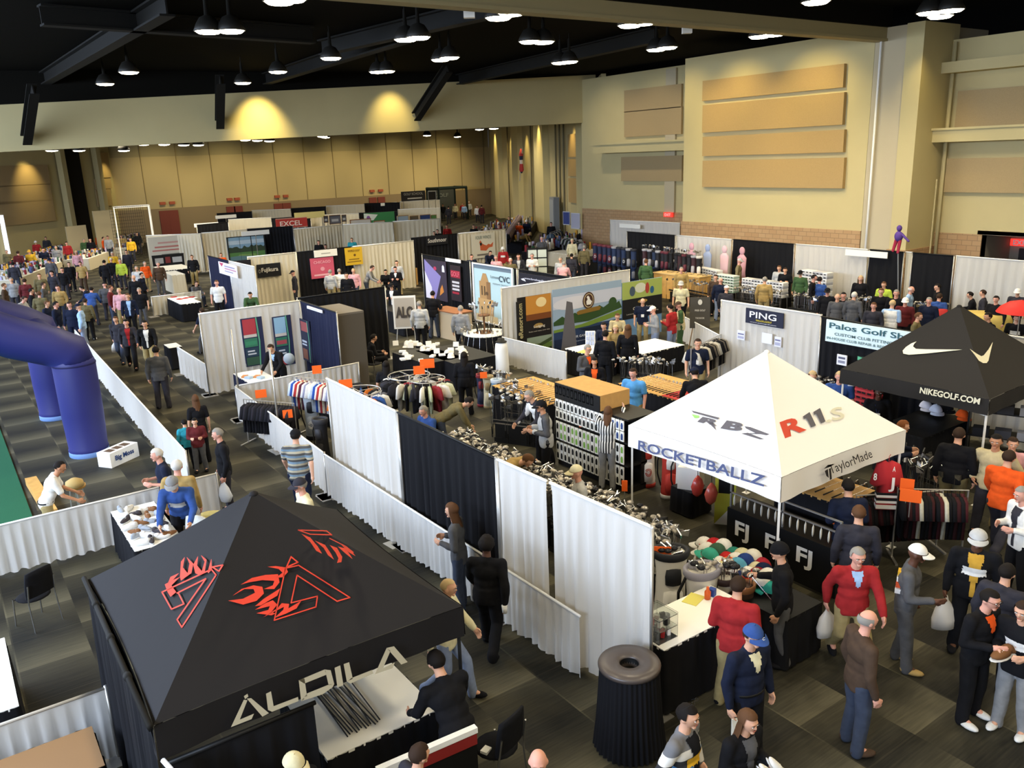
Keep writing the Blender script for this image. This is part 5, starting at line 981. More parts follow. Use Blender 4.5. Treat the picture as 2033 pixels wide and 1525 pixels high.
# black glove rack with FJ marks
t = thing('glove_stand', 'low black stand with white letter marks and hanging gloves under the white canopy', 'stand', (10.35, 7.35, 0)); MB().box(-.3, -1.0, 0, .3, 1.05, .78).build('cabinet', M_BLACK, t); mb = MB(); [mb.box(-.25, -1.0, z, -.22, 1.05, z+.02) for z in (1.02, 1.2)]; [mb.box(-.25, y, .78, -.22, y+.03, 1.2) for y in (-1, 0, 1.02)]; mb.build('hanging_rail', M_ALU, t)
for i, y in enumerate((.72, .12, -.46)): lettering(t, 'FJ', (-.31, y+.14, .28), (0, -.28, 0), (0, 0, .34), M_WHITE, bold=.03, n=V((-1, 0, 0)))
GL = MB(); GL.tube([(0, 0, 0), (0, 0, -.02)], .004, 5); GL.lathe([(.02, -.02), (.038, -.05), (.04, -.12), (.03, -.17), (.01, -.2)], n=8, sy=.3); GL = GL.mesh('hanging_glove', M_PAPER)
for i in range(15): tag(link('hanging_glove', GL, None, (10.10, 8.3-i*.135, 1.02), .3), 'white golf glove hanging on the low black stand', 'glove', 'gloves on the black stand')
for i, (px, py, c) in enumerate(((1385, 965, 'c8463c'), (1412, 980, 'd05a48'))):
    p = at(px, py, .7); t = thing('ball_bag', 'clear bag of red goods hanging under the white canopy, %s' % ('left one', 'right one')[i], 'bag', p); mb = MB(); mb.lathe([(.02, .2), (.09, .12), (.14, 0), (.10, -.14), (.03, -.2)], n=12, sy=.7); mb.build('bag', mat('bag_red'+str(i), c, .25, spec=.7), t); MB().tube([(0, 0, .2), (0, 0, 1.25)], .006, 5).build('cord', M_BLACK, t)
p = at(1372, 940, .75); tag(MB().box(-.2, -.2, 0, .2, .2, .42).build('carton', M_PAPER, table('small black side table under the white canopy', p.x-.25, p.y-.25, p.x+.25, p.y+.25, .5, top=M_BLACK) and None, (p.x, p.y, .5), .5), 'white carton on a small black table under the white canopy', 'box')
p = at(1440, 985, .55); t = thing('floor_banner', 'yellow, white and black banner standing under the white canopy', 'banner', (p.x, p.y, 0), -.9); MB().box(-.18, 0, 0, .18, .02, 1.0).build('banner', mat('banner_yellow', 'b9b53a', .7), t); mb = MB(); mb.add([(-.18, -.005, 0), (.18, -.005, 0), (.18, -.005, .45)], [(0, 1, 2)]); mb.build('white_corner', M_PAPER, t); mb = MB(); mb.box(-.12, -.006, .6, .14, -.002, .9); mb.build('dark_print', M_BLACK, t)
# yellow pine club tables
def clubtable(label, x0, y0, x1, y1, z, wood=M_WOOD, red=None, n=14, along='y', grp='clubs', lab='club'):
    t = table(label, x0, y0, x1, y1, z, top=wood)
    if red: MB().box(red[0]-(x0+x1)/2, red[1]-(y0+y1)/2, z, red[2]-(x0+x1)/2, red[3]-(y0+y1)/2, z+.012).build('red_panel', M_RED, t)
    for i in range(n):
        f = (i+.5)/n
        if along == 'x': club(x0+.1, y0+(y1-y0)*f, z+.03, R.choice(('iron', 'putter')), (0, PI/2, 0), lab, grp)
        else: club(x0+(x1-x0)*f, y0+.1, z+.03, R.choice(('iron', 'putter')), (-PI/2, 0, 0), lab, grp)
    return t
clubtable('long pine club table with a red panel beside the person in light blue', 13.55, 11.9, 15.0, 14.9, .92, red=(13.55, 12.7, 15.0, 13.4), n=26, along='x', grp='clubs on the long pine table', lab='club lying on the long pine table')
clubtable('pine club shelf table behind the packed glove shelf', 11.1, 14.6, 12.4, 16.9, .92, n=16, along='x', grp='clubs on the pine shelf table', lab='club lying on the pine table behind the glove shelf')
clubtable('yellow pine club table in the shade of the white canopy', 11.15, 7.05, 12.1, 8.3, .95, n=8, along='x', grp='clubs under the white canopy', lab='dark club lying on the yellow table under the canopy')
# back pine display
p = at(1310, 540, 1.1); q = at(1400, 550, 1.1); t = thing('display_unit', 'pale pine display unit before the shoe boxes at the back', 'display unit', ((p.x+q.x)/2, (p.y+q.y)/2, 0), math.atan2(q.y-p.y, q.x-p.x)); L = (q-p).length; MB().box(-L/2, -.4, 0, L/2, .4, 1.1).build('carcass', M_WOOD, t); MB().box(-L/2-.03, -.43, 1.1, L/2+.03, .43, 1.14).build('top_board', mat('pale_pine', 'd8b67a', .6), t)
for i in range(9): club(p.x+(q.x-p.x)*(i+.5)/9, p.y+(q.y-p.y)*(i+.5)/9, 1.15, 'wood', (PI/2, 0, R.uniform(0, 3)))
# --- shoe boxes
def boxmesh():
    b = MB(); b.box(-.17, -.11, 0, .17, .11, .085); b.mi = 1; b.box(-.175, -.115, .075, .175, .115, .12); b.mi = 2; b.box(-.176, -.05, .03, -.174, .05, .07); return b
BOXM = {c: boxmesh().mesh('shoe_box', [cm(c), cm(d_), M_BLACK]) for c, d_ in (('dcdad4', 'eeece8'), ('9fb8a4', 'dfe4de'), ('a8a8ac', 'c4c4c8'), ('a32a33', 'c8454c'), ('1c1c20', '2a2a2e'))}
def boxwall(a, b, n, rows, c, z0, label, grp, d=0, base=True):
    A, B = at(*a, z0+.3), at(*b, z0+.3); dv = (B-A); L = dv.length; rz = math.atan2(dv.y, dv.x)
    if base: c_ = (A+B)/2; t = thing('display_plinth', 'black plinth under '+label.split(' in ')[-1].split(' on ')[-1], 'plinth', (c_.x, c_.y, 0), rz); MB().box(-L/2-.2, -.3, 0, L/2+.2, .3, z0).build('plinth', M_BLACK, t)
    for r_ in range(rows):
        for i in range(n):
            p = A.lerp(B, i/max(1, n-1)); o = link('shoe_box', BOXM[c[(i//3+r_) % len(c)]], None, (p.x, p.y, z0+r_*.122), rz+PI/2+R.uniform(-.06, .06)); tag(o, label, 'shoe box', grp)
boxwall((1365, 548), (1425, 561), 13, 7, ['dcdad4', 'dcdad4'], .4, 'white shoe box in the tall stacks behind the yellow shirt', 'white shoe boxes behind the yellow shirt')
boxwall((1430, 563), (1458, 567), 6, 6, ['9fb8a4'], .4, 'green and white shoe box in the stacks beside the tan coat', 'green shoe boxes by the tan coat')
boxwall((1482, 566), (1555, 576), 13, 5, ['dcdad4', 'a8a8ac'], .5, 'grey or white shoe box in the low stacks at the back', 'grey shoe boxes at the back')
boxwall((1600, 568), (1642, 575), 7, 8, ['a8a8ac', 'dcdad4'], .6, 'grey shoe box in the stacks below the white back drape', 'shoe boxes below the back drape')
boxwall((1715, 775), (1735, 780), 3, 5, ['a32a33'], .75, 'red shoe box stacked beside the man in the blue polo', 'red shoe boxes by the blue polo')
# --- middle white goods tables
for a, b, c, l in (((780, 700), (860, 690), (860, 720), 'black skirted table of white boxes and papers, left part of the middle group'), ((862, 690), (930, 688), (900, 722), 'black skirted table of white caps, right part of the middle group')): tpx(l, a, b, c, .82, top=M_BLACK)
rr = random.Random(21)
for i in range(34):
    px = 782+rr.random()*140; py = 683+rr.random()*34; p = at(px, py, .84); k = i % 3
    if k == 0: o = link('baseball_cap', HAIR['cap'], None, (p.x, p.y, .84), rr.uniform(0, 6)); o.material_slots[0].link = 'OBJECT'; o.material_slots[0].material = cloth('e6e2da'); tag(o, 'white cap on the middle display tables', 'cap', 'white caps on the middle tables')
    elif k == 1: tag(MB().box(-.1, -.07, 0, .1, .07, .05).build('small_box', M_PAPER, None, (p.x, p.y, .84), rr.uniform(0, 3)), 'small white box on the middle display tables', 'box', 'small white boxes on the middle tables')
    else: tag(MB().add([(-.09, 0, 0), (.09, 0, 0), (.09, .05, .15), (-.09, .05, .15), (-.09, .06, 0), (.09, .06, 0)], [(0, 1, 2, 3), (4, 3, 2, 5), (0, 3, 4), (1, 5, 2), (0, 4, 5, 1)], False).build('card_stand', M_PAPER, None, (p.x, p.y, .84), rr.uniform(-.9, -.3)), 'white card standing on the middle display tables', 'card', 'white cards on the middle tables')
# --- round putter display
t = thing('round_display_table', 'round black skirted table with clubs leaning all around it', 'table', (14.1, 21.9-.9, 0)); cx, cy = 14.1, 21.0
p = at(962, 660, .9); cx, cy = p.x, p.y; t.location = (cx, cy, 0); mb = MB(); mb.lathe([(.0, .9), (.72, .9), (.72, .87)], n=32, closed=False); mb.build('tabletop', M_PAPER, t); mb = MB(); vs = []; K = 120
for r_, z in ((.71, .88), (.75, .03)):
    for i in range(K): a = 2*PI*i/K; q = r_+.012*math.sin(a*30); vs.append((q*math.cos(a), q*math.sin(a), z))
mb.add(vs, [(i, (i+1) % K, (i+1) % K+K, i+K) for i in range(K)], True); mb.build('table_skirt', M_BD, t)
for i in range(24):
    a = 2*PI*i/24; o = link('golf_club', CLUB[('putter', 'iron')[i % 2]]); o.location = (cx+1.05*math.cos(a), cy+1.05*math.sin(a), 0.02); o.rotation_euler = Euler((0, 0, a)).to_matrix().to_4x4().to_euler(); o.rotation_euler = ((Matrix.Rotation(a, 4, 'Z') @ Matrix.Rotation(-.32, 4, 'Y')).to_euler()); o.scale = (1.1,)*3; tag(o, 'club leaning against the round black table', 'golf club', 'clubs around the round table')
t = thing('club_stand', 'upright stand of clubs on the round black table', 'stand', (cx, cy, .9)); MB().lathe([(.0, 0), (.3, 0), (.3, .03), (.03, .05), (.03, .55), (.2, .56), (.2, .6), (0, .6)], n=16).build('stand', M_DWOOD, t)
for i in range(14): a = 2*PI*i/14; o = link('golf_club', CLUB['iron']); o.location = (cx+.24*math.cos(a), cy+.24*math.sin(a), .94); o.rotation_euler = (Matrix.Rotation(a, 4, 'Z') @ Matrix.Rotation(.15, 4, 'Y')).to_euler(); o.scale = (.95,)*3; tag(o, 'club in the upright stand on the round table', 'golf club', 'clubs in the stand on the round table')
# white column with black hat, turf patch
p = at(998, 757, 0); t = thing('display_column', 'white draped column topped with a black hat', 'column', (p.x, p.y, 0)); mb = MB(); mb.lathe([(.22, 0), (.21, .5), (.19, 1.0), (.17, 1.15), (.12, 1.2)], n=20); mb.build('column', M_WHITE, t); mb = MB(); mb.lathe([(.17, 1.2), (.17, 1.22), (.11, 1.23), (.10, 1.31), (.0, 1.33)], n=20); mb.build('hat', M_BLACK, t)
p = at(955, 712, 0); tag(MB().box(-1.1, -1.0, 0, 1.1, 1.0, .02).build('turf_patch', mat('turf_bright', '3f6a2a', .95, var=.2, scale=50), None, (p.x, p.y, 0), .2), 'patch of green turf beside the round black table', 'turf')
# --- black canopy interior
table('white topped table under the black flame canopy', 2.35, 6.85, 3.62, 8.2, .78)
for i in range(12): x = 2.65+.035*i; tag(MB().tube([(0, 0, 0), (0, .9, 0)], .008, 6).build('shaft', M_BLACK, None, (x, 7.02+.02*(i % 3), .80), R.uniform(-.08, .05)), 'black shaft lying on the white table under the black canopy', 'golf shaft', 'shafts on the white table')
t = thing('banner_rail', 'white topped banner with red lettering at the bottom edge', 'banner', (2.6, 6.2, 0), -.06); MB().box(0, -.02, .35, 1.05, .02, .98).build('banner', M_BLACK, t); MB().box(-.01, -.035, .93, 1.06, .035, .99).build('top_edge', M_PAPER, t); MB().box(0, -.03, .80, 1.05, -.02, .92).build('red_band', mat('band_red', '8a2420', .7), t)
lettering(t, 'CALLAWAY', (.1, -.035, .82), (.8, 0, 0), (0, 0, .08), M_PCREAM, n=V((0, -1, 0))) if 0 else None
for x in (.03, 1.02): MB().box(x-.015, -.015, 0, x+.015, .015, .4).build('post', M_BLACK, t)
# --- chairs
def chair(x, y, rz, c, label, frame=M_CHROME, group=None):
    t = thing('stacking_chair', label, 'chair', (x, y, 0), rz, group); m = c if not isinstance(c, str) else cloth(c); mb = MB(); mb.ell((0, 0, .45), (.235, .235, .035), 16, 6); mb.build('seat', m, t); mb = MB(); vs = []
    for k in (0, 1):
        for r_ in range(7):
            for i in range(9): u = -1+i/4; z = .52+.40*r_/6; w_ = .22*(1-.12*(r_/6)**3) ; vs.append((u*w_, -.22-.05*r_/6+.03*u*u+(.03 if k else 0), z+.02*(1-u*u)*(r_ == 6)))
    F = lambda k, r_, i: k*63+r_*9+i
    fs = [(F(0, r_, i), F(0, r_, i+1), F(0, r_+1, i+1), F(0, r_+1, i)) for r_ in range(6) for i in range(8)]+[(F(1, r_, i), F(1, r_+1, i), F(1, r_+1, i+1), F(1, r_, i+1)) for r_ in range(6) for i in range(8)]+[(F(0, 6, i), F(0, 6, i+1), F(1, 6, i+1), F(1, 6, i)) for i in range(8)]+[(F(0, r_, 0), F(0, r_+1, 0), F(1, r_+1, 0), F(1, r_, 0)) for r_ in range(6)]+[(F(0, r_, 8), F(1, r_, 8), F(1, r_+1, 8), F(0, r_+1, 8)) for r_ in range(6)]
    mb.add(vs, fs, True); mb.build('backrest', m, t)
    for sx in (-1, 1):
        MB().tube([(sx*.21, .22, 0), (sx*.2, .18, .44)], .012, 6).build('leg', frame, t); MB().tube([(sx*.22, -.24, 0), (sx*.21, -.2, .44), (sx*.205, -.25, .75)], .012, 6).build('leg', frame, t)
    MB().tube([(-.2, .18, .42), (.2, .18, .42)], .01, 6).build('crossbar', frame, t); return t
x, y = P3(70, 1200, .3); chair(x, y, .5, '17171a', 'black chair with chrome legs standing alone at the left')
x, y = P3(378, 1085, .5); chair(x, y, 2.2, 'd8d6cc', 'white padded chair beside the shoe table', M_ALU); x, y = P3(422, 1075, .5); chair(x, y, 2.6, 'c9b876', 'yellow padded chair behind the black canopy', M_ALU)
x, y = P3(985, 1480, .45); chair(x, y, .3, '17171a', 'black chair with chrome frame beside the front leg of the black canopy')
for px, py in ((965, 1492), (1000, 1478)): p = at(px, py, .47); tag(MB().box(-.05, -.04, 0, .05, .04, .03).build('paper_pad', M_PAPER, None, (p.x, p.y, .47), .4), 'small white pad on the black chair by the canopy leg', 'pad', 'pads on the black chair')
table('white topped table with black skirt cut by the left edge', -1.3, 9.85, -.05, 11.6, .75); table('brown topped counter behind the low fence at the lower left', -1.6, 8.2, .55, 8.95, .75, top=mat('counter_brown', '94714c', .6))
# --- shoe table
table('white topped table heaped with golf shoes by the low fence', 1.84, 13.15, 2.56, 15.1, .75)
SH = MB(); SH.ell((0, 0, .045), (.045, .135, .045), 12, 8, dfn=lambda d, p: V((p.x*(1+.1*d.y), p.y, max(p.z*(1-.35*d.y), -.03)))); SH.ell((0, -.07, .07), (.038, .055, .04), 10, 6); SH.mi = 1; SH.ell((0, 0, .014), (.05, .142, .014), 12, 6); SH.mi = 2; [SH.tube([(-.02, .01+.02*i, .085-.006*i), (.02, .01+.02*i, .085-.006*i)], .004, 4) for i in range(4)]
SHM = {c: (lambda s: s)(SH).mesh('golf_shoe', [cm(c), cm(d_), M_PAPER]) for c, d_ in (('e4e2dc', 'c9c9c9'), ('3a3436', 'd9d9d9'), ('7a5230', 'e0dcd2'), ('9aa0a8', 'e9e9e9'))}
nm_ = {'e4e2dc': 'white', '3a3436': 'black', '7a5230': 'brown', '9aa0a8': 'grey'}
for i in range(26):
    c = ('e4e2dc', '3a3436', 'e4e2dc', '7a5230', '9aa0a8')[i % 5]; o = link('golf_shoe', SHM[c], None, (1.98+.15*(i % 4)+R.uniform(-.03, .03), 13.35+.26*(i//4)+R.uniform(-.05, .05), .75), R.uniform(0, 6.3)); tag(o, '%s golf shoe in the heap on the shoe table' % nm_[c], 'shoe', 'golf shoes on the table, '+nm_[c])
# --- left booth table, leaflets
tpx('white topped table of leaflets with navy skirt at the poster booth', (463, 742), (515, 733), (535, 755), .82, skirt=M_ND)
for i in range(7): p = at(478+8*i, 745+3*(i % 3), .83); tag(MB().box(-.1, -.07, 0, .1, .07, .02+.02*(i % 3)).build('leaflet_stack', (M_PAPER, mat('leaf_orange', 'c98a5a', .8), mat('leaf_blue', 'a9c0d8', .8))[i % 3], None, (p.x, p.y, .82), i), 'small %s leaflet stack on the poster booth table' % ('white', 'tan', 'pale blue')[i % 3], 'leaflets', 'leaflet stacks, '+('white', 'tan', 'pale blue')[i % 3])
tpx('black skirted table with red and white leaflets near the man in white', (332, 592), (372, 588), (395, 600), .8)
for i in range(8): p = at(345+6*i, 590+2*(i % 3), .81); tag(MB().box(-.12, -.09, 0, .12, .09, .03).build('leaflet_stack', (M_RED, M_PAPER)[i % 2], None, (p.x, p.y, .8), i), '%s leaflet stack near the man in the white shirt' % ('red', 'white')[i % 2], 'leaflets', 'leaflets near the man in white, '+('red', 'white')[i % 2])
tpx('small black table carrying a sky blue poster', (325, 684), (352, 682), (345, 690), .75, top=M_PAPER)
# papers, tiles on floor
for px, py, l in ((552, 893, 'pale sheet of paper on the floor by the low fence corner'), (789, 1078, 'pale sheet of paper on the aisle floor beside the low fence')): p = at(px, py, 0); tag(MB().box(-.2, -.16, 0, .2, .16, .004).build('floor_paper', mat('floor_paper', 'b9b5aa', .8), None, (p.x, p.y, .001), .1), l, 'paper')
# carpet emblem medallion
p = at(1622, 1122, 0); t = thing('floor_medallion', 'round ornamental emblem let into the carpet', 'floor emblem', (p.x, p.y, .002)); mb = MB(); mb.lathe([(.0, .004), (.36, .004)], n=40, closed=False); mb.build('dark_centre', mat('emblem_dark', '1b1a17', .9), t)
for a, b, c in ((.36, .43, '5e5a49'), (.43, .58, '3f3826'), (.58, .64, '6b6550')): mb = MB(); mb.lathe([(a, .003), (b, .003)], n=40, closed=False); mb.build('ring', mat('emblem_'+c, c, .9), t)
mb = MB(); [mb.box(.2*math.cos(a)-.05, .2*math.sin(a)-.02, .003, .2*math.cos(a)+.05, .2*math.sin(a)+.02, .006) for a in np.linspace(0, 5.4, 9)]; mb.build('scroll_pattern', mat('emblem_5e5a49', '5e5a49'), t)
# yellow castle-shaped counter stand at right edge
p = at(1940, 640, .8); t = thing('game_stand', 'yellow curved game stand with red and white cylinders at the right', 'stand', (p.x, p.y, 0), -.9); mb = MB(); mb.lathe([(1.0, 0), (1.0, .9), (.9, 1.1), (.3, 1.15)], n=24, sy=.6); mb.build('stand_body', mat('stand_yellow', 'c9b060', .6), t); MB().lathe([(.15, 0), (.15, 1.25), (0, 1.27)], (-1.1, -.3, 0), 14).build('red_cylinder', M_RED, t); MB().lathe([(.15, 0), (.15, 1.2), (0, 1.22)], (-.75, -.45, 0), 14).build('white_cylinder', M_WHITE, t)
p = at(2027, 606, 2.0); t = thing('umbrella', 'bright red umbrella at the right edge', 'umbrella', (p.x, p.y, 0)); mb = MB(); mb.lathe([(.0, 2.15), (.3, 2.08), (.5, 1.95), (.6, 1.8)], n=16, closed=False); mb.build('umbrella_canopy', mat('umb_red', 'd02a24', .6), t); MB().tube([(0, 0, 0), (0, 0, 2.15)], .015, 6).build('umbrella_pole', M_ALU, t)
# black shelves at right edge
p = at(2010, 790, 1.6); t = thing('display_shelf', 'black shelf of dark goods at the right edge before the white drape', 'shelf', (p.x, p.y, 0), -1.2); mb = MB(); [mb.box(-.7, -.25, z, .7, .25, z+.04) for z in (.3, .8, 1.3, 1.75)]; [mb.box(x, -.25, 0, x+.03, .25, 1.78) for x in (-.7, .67)]; mb.build('shelf_frame', M_BLACK, t)
for i in range(9): tag(MB().box(-.14, -.12, 0, .14, .12, .16).build('carton', cm(('1c1c20', '3a3a40', '8a8a90')[i % 3]), None, (p.x-.35+.35*(i % 3)*.4, p.y+.35-.35*(i % 3), (.34, .84, 1.34)[i//3]), -1.2), '%s carton on the black shelf at the right edge' % ('black', 'dark grey', 'pale grey')[i % 3], 'box', 'cartons on the black shelf, '+('black', 'dark grey', 'pale grey')[i % 3])
# caps and table under charcoal canopy
table('long black table of caps and goods under the charcoal canopy', 15.1, 7.9, 16.9, 8.9, .95, top=M_BLACK)
for px, py, c, l in ((1838, 808, 'e9e6ef', 'white cap at the left on the table under the charcoal canopy'), (1858, 816, 'd9dff0', 'pale white cap right of the other under the charcoal canopy'), (1911, 826, 'e2581f', 'bright orange cap on a stand under the charcoal canopy'), (1880, 812, '17171a', 'black cap under the charcoal canopy')): 
    p = at(px, py, 1.05); o = link('baseball_cap', HAIR['cap'], None, (p.x, p.y, 1.0), 2.4); o.scale = (1.4,)*3; o.material_slots[0].link = 'OBJECT'; o.material_slots[0].material = cloth(c); tag(o, l, 'cap')
rackpx('black club rack between the white and charcoal canopies', (1805, 905), (1870, 930)); clubrow((1805, 900), (1870, 930), 40, kind='iron')
rr = random.Random(77)
for i in range(560): club(7.78+rr.uniform(0, .66), 7.8+rr.uniform(0, 6.3), .105, rr.choice(('iron', 'iron', 'wood', 'iron', 'putter')))
CSO = CS.build('golf_clubs', CSM, None); tag(CSO, 'the many farther golf clubs standing in racks across the hall', 'golf clubs', None, 'stuff')
# ================================================================== THE CROWD
def PP(*a, **k): return person(*a, **k)
# --- lower right, nearest
PP(1370, 1400, 115, 'pockets', stripes('jacket_stripes', ('6b6b6e', '6b6b6e', 'd8d4cc', '4f86b8', '2a2a2e', 'd8d4cc'), 2, .09), 'jean', 'short:k', 'dark haired person in grey jacket with blue and white bands, sunglasses on the head', extra=('shades',), under='front:black+chest:yellow', h=1.78)
a = PP(1490, 1413, 130, 'hold', 'black', 'black', 'long:b', 'long haired person in a black jacket holding white shoes at the bottom edge', h=1.66, under='front:dgrey')
for k in (0, 1): p = hand_at(a, k); o = link('white_shoe', SHM['e4e2dc'], None, (p.x+.04*k, p.y, p.z+.0), .8+k*.5); o.rotation_euler.x = 1.0; tag(o, 'white and green shoe held by the long haired person in black' if k else 'white and pink shoe held by the long haired person in black', 'shoe')
PP(1068, 1492, 180, 'stand', 'grey', 'jean', 'bald:k', 'bald person cut by the bottom edge below the aisle', h=1.72, sk=3)
PP(835, 1475, 60, 'hold', 'char', 'jean', 'short:d', 'dark haired person in charcoal at the bottom edge by the banner', h=1.66)
PP(583, 1499, 150, 'hold', 'black', 'black', 'cap:cream', 'person in a cream cap and black top at the bottom edge under the black canopy', h=1.70)
a = PP(1498, 1243, 135, 'stand', 'navy', 'black', 'cap+short:blue,d', 'person in blue cap and navy jacket carrying a white paper sheet', h=1.80, under='bib:cream', wide=1.18, extra=('belt',))
p = hand_at(a, 1); o = tag(MB().add([(0, 0, 0), (.16, .02, -.02), (.14, 0, -.52), (.02, .02, -.50), (.003, .01, 0), (.16, .03, -.02), (.14, .01, -.52), (.02, .03, -.50)], [(0, 1, 2, 3), (7, 6, 5, 4), (0, 4, 5, 1), (2, 6, 7, 3), (0, 3, 7, 4), (1, 5, 6, 2)], False).build('paper_sheet', M_PAPER, None, (p.x-.05, p.y-.03, p.z), -.4), 'large white paper sheet held by the person in the blue cap', 'paper')
lt = lettering(a[0], 'C', (-.012, .125, .045), (.028, 0, 0), (0, -.012, .03), M_PAPER, n=V((0, 1, .3))); lt.matrix_basis = LIB['stand']['H'] @ Matrix.Scale(-1, 4, (1, 0, 0))
PP(1467, 1143, 15, 'hold', 'red', 'khaki', 'short:d', 'person in red sweater and khaki trousers at the white counter, seen from behind', h=1.78, wide=1.15)
a = PP(1545, 1078, 265, 'onehand', 'black', 'dgrey', 'beanie:black', 'person in black hat and long black jacket holding a club with a red grip', h=1.78, wide=1.15)
p = hand_at(a, 1); t = thing('golf_club', 'golf club with a red grip held by the person in the black hat', 'golf club', p); e = at(1572, 1240, .62); dv = e-p; MB().tube([(0, 0, 0), tuple(dv*.62)], .007, 6).build('shaft', M_CHROME, t); MB().tube([tuple(dv*.55), tuple(dv)], [.012, .017], 8).build('grip', mat('grip_red', 'b5423a', .7), t); MB().ell((0, 0, 0), (.05, .03, .03), 10, 6).build('club_head', M_CHROME, t)
a = PP(1706, 1088, 160, 'stride', 'red', 'khaki', 'short:g', 'grey haired person in a red v-neck sweater with a white bag', h=1.80, under='bib:lblue', wide=1.3, sk=3); held_bag(a, 1, 'white plastic bag carried by the person in the red v-neck sweater', 1.0)
a = PP(1728, 1211, 62, 'stand', 'brown', 'jean', 'thin:g', 'person in a brown leather jacket and blue jeans, seen from behind', h=1.80, wide=1.2, sk=3, shoe='brown')
a = PP(1826, 1082, 92, 'onehand', 'dgrey', 'dgrey', 'cap:white', 'person in a white cap and grey bomber jacket with orange patches, hand held out', h=1.80, wide=1.22, sk=2, shoe='tan')
for k, c in enumerate(('d8a72c', 'e6e2da', 'c9502a', 'e6e2da')): MB().box(-.04+.02*k, -.112-.004*k, 1.30-.07*k, .06+.02*k, -.05, 1.36-.07*k).build('jacket_patch', cm(c), a[0])
a = PP(1944, 1053, 178, 'stand', 'black', 'black', 'cap:lgrey', 'person in pale cap, black jacket lined in tan and shirt with white print', h=1.84, wide=1.2, sk=2, under='front:gold+chest:white'); held_bag(a, 1, 'pale plastic bag carried by the person in the tan lined jacket', 1.1)
a = PP(1972, 1172, 120, 'hold', 'black', 'black', 'short:k', 'person in glasses and black hoodie with orange collar carrying tan boots', h=1.80, wide=1.15, sk=3, under='bib:orange', extra=('glasses',), shoe='white')
for k in (0, 1): p = hand_at(a, k); o = link('tan_shoe', SHM['7a5230'], None, (p.x, p.y, p.z-.12), 1.0+k*.4); o.scale = (1.4, 1.2, 1.4); tag(o, 'tan shoe dangling from the %s hand of the person in the black hoodie' % ('left', 'right')[k], 'shoe')
PP(2032, 1195, 200, 'hold', 'black', 'grey', 'short:d', 'person in black shirt with white print and striped white shoes, cut by the right edge', h=1.76, under='chest:white', shoe='white')
PP(2003, 1118, 20, 'stand', 'char', 'black', 'short:k', 'person in black coat with a white collar stripe behind the one in glasses', h=1.74, wide=1.15, under='bib:white')
PP(2028, 966, 230, 'hold', 'white', 'black', 'short:g', 'grey haired person in white shirt and dark tie at the right edge', h=1.78, under='front:char', sk=3)
PP(2006, 893, 20, 'stride', 'orange', 'char', 'short:d', 'person in a bright orange sweater, seen from behind', h=1.78, wide=1.2)
PP(1979, 862, 190, 'pockets', 'kcream', 'char', 'short:k', 'person with moustache in a cream button shirt, hands in pockets', h=1.82, wide=1.2, sk=1)
PP(2013, 868, 170, 'stand', 'pink', 'khaki', 'short:d', 'person in dull pink behind the one in the cream shirt', h=1.72)
PP(1906, 848, 10, 'stand', 'black', 'olive', 'short:d', 'person in a black jacket and khaki trousers under the charcoal canopy, seen from behind', h=1.82, wide=1.15)
PP(1797, 834, 90, 'hold', 'navy', 'black', 'short:r', 'reddish haired person half hidden by the white canopy corner', h=1.72)
PP(1684, 950, 340, 'hold', 'navy', 'navy', 'short:k', 'dark haired person in navy at the yellow club table, seen from behind', h=1.80, wide=1.15)
PP(1706, 1002, 350, 'stand', 'char', 'char', 'short:b', 'person in a charcoal sweater standing behind the red sweater', h=1.78, wide=1.25)
PP(1668, 737, 180, 'stand', 'blue', 'khaki', 'short:y', 'person in blue polo with a white badge beside the canopy post', h=1.80, sleeve='short', wide=1.25, extra=('badge',), sk=3)
PP(1614, 738, 175, 'stand', 'navy', 'black', 'curly:y', 'fair curly haired person in a dark jacket left of the blue polo', h=1.66, under='bib:lgrey')
PP(1746, 768, 175, 'stand', 'black', 'black', 'curly:k', 'person all in black with a lanyard under the charcoal canopy', h=1.70, sk=2, extra=('badge',))
PP(1386, 672, 170, 'stand', 'navy', 'khaki', 'short:d', 'person in a navy polo with lanyard and white badge before the jacket rack', h=1.78, extra=('badge',), sleeve='short', wide=1.15)
PP(1378, 730, 345, 'lean', 'black', 'black', 'cap+short:navy,k', 'person in a dark cap and black shirt bending over the long pine table', h=1.80, wide=1.15)
PP(1256, 731, 205, 'onehand', 'sky', 'khaki', 'short:d', 'person in a light blue polo beside the long pine table', h=1.78, sleeve='short', wide=1.15, sk=3)
PP(1208, 806, 15, 'reach', stripes('referee', ('e8e6e0', '1a1a1e'), 0, .028), 'grey', 'long:b', 'long haired person in black and white stripes reaching to the glove shelf', h=1.72, wide=1.0)
PP(1202, 655, 10, 'stand', 'black', 'black', 'short:k', 'person in black seen from behind at the resort table', h=1.80, wide=1.1)
PP(1168, 684, 140, 'hold', 'dgrey', 'black', 'short:g', 'grey haired person in sunglasses and dark vest with orange collar', h=1.78, under='bib:orange', extra=('glasses',))
PP(1180, 710, 185, 'hold', 'black', 'black', 'long:k', 'dark haired person in black jacket over an orange top', h=1.64, under='front:orange', sk=1)
PP(1222, 646, 180, 'lean', 'tan', 'khaki', 'long:y', 'fair haired person bent over the resort table', h=1.64)
PP(1047, 776, 240, 'lean', 'char', 'black', 'short:g', 'grey haired person in black, white and maroon jacket over the club rack', h=1.82, under='vest:white', extra=('glasses',))
PP(1072, 795, 265, 'hold', 'dgrey', 'black', 'cap+short:black,k', 'person in a black cap and white vest with dark sleeves', h=1.80, under='vest:lgrey', sk=1)
PP(936, 790, 85, 'bend', 'olive', 'jean', 'short:k', 'person in an olive sweater bending over the club rack', h=1.80)
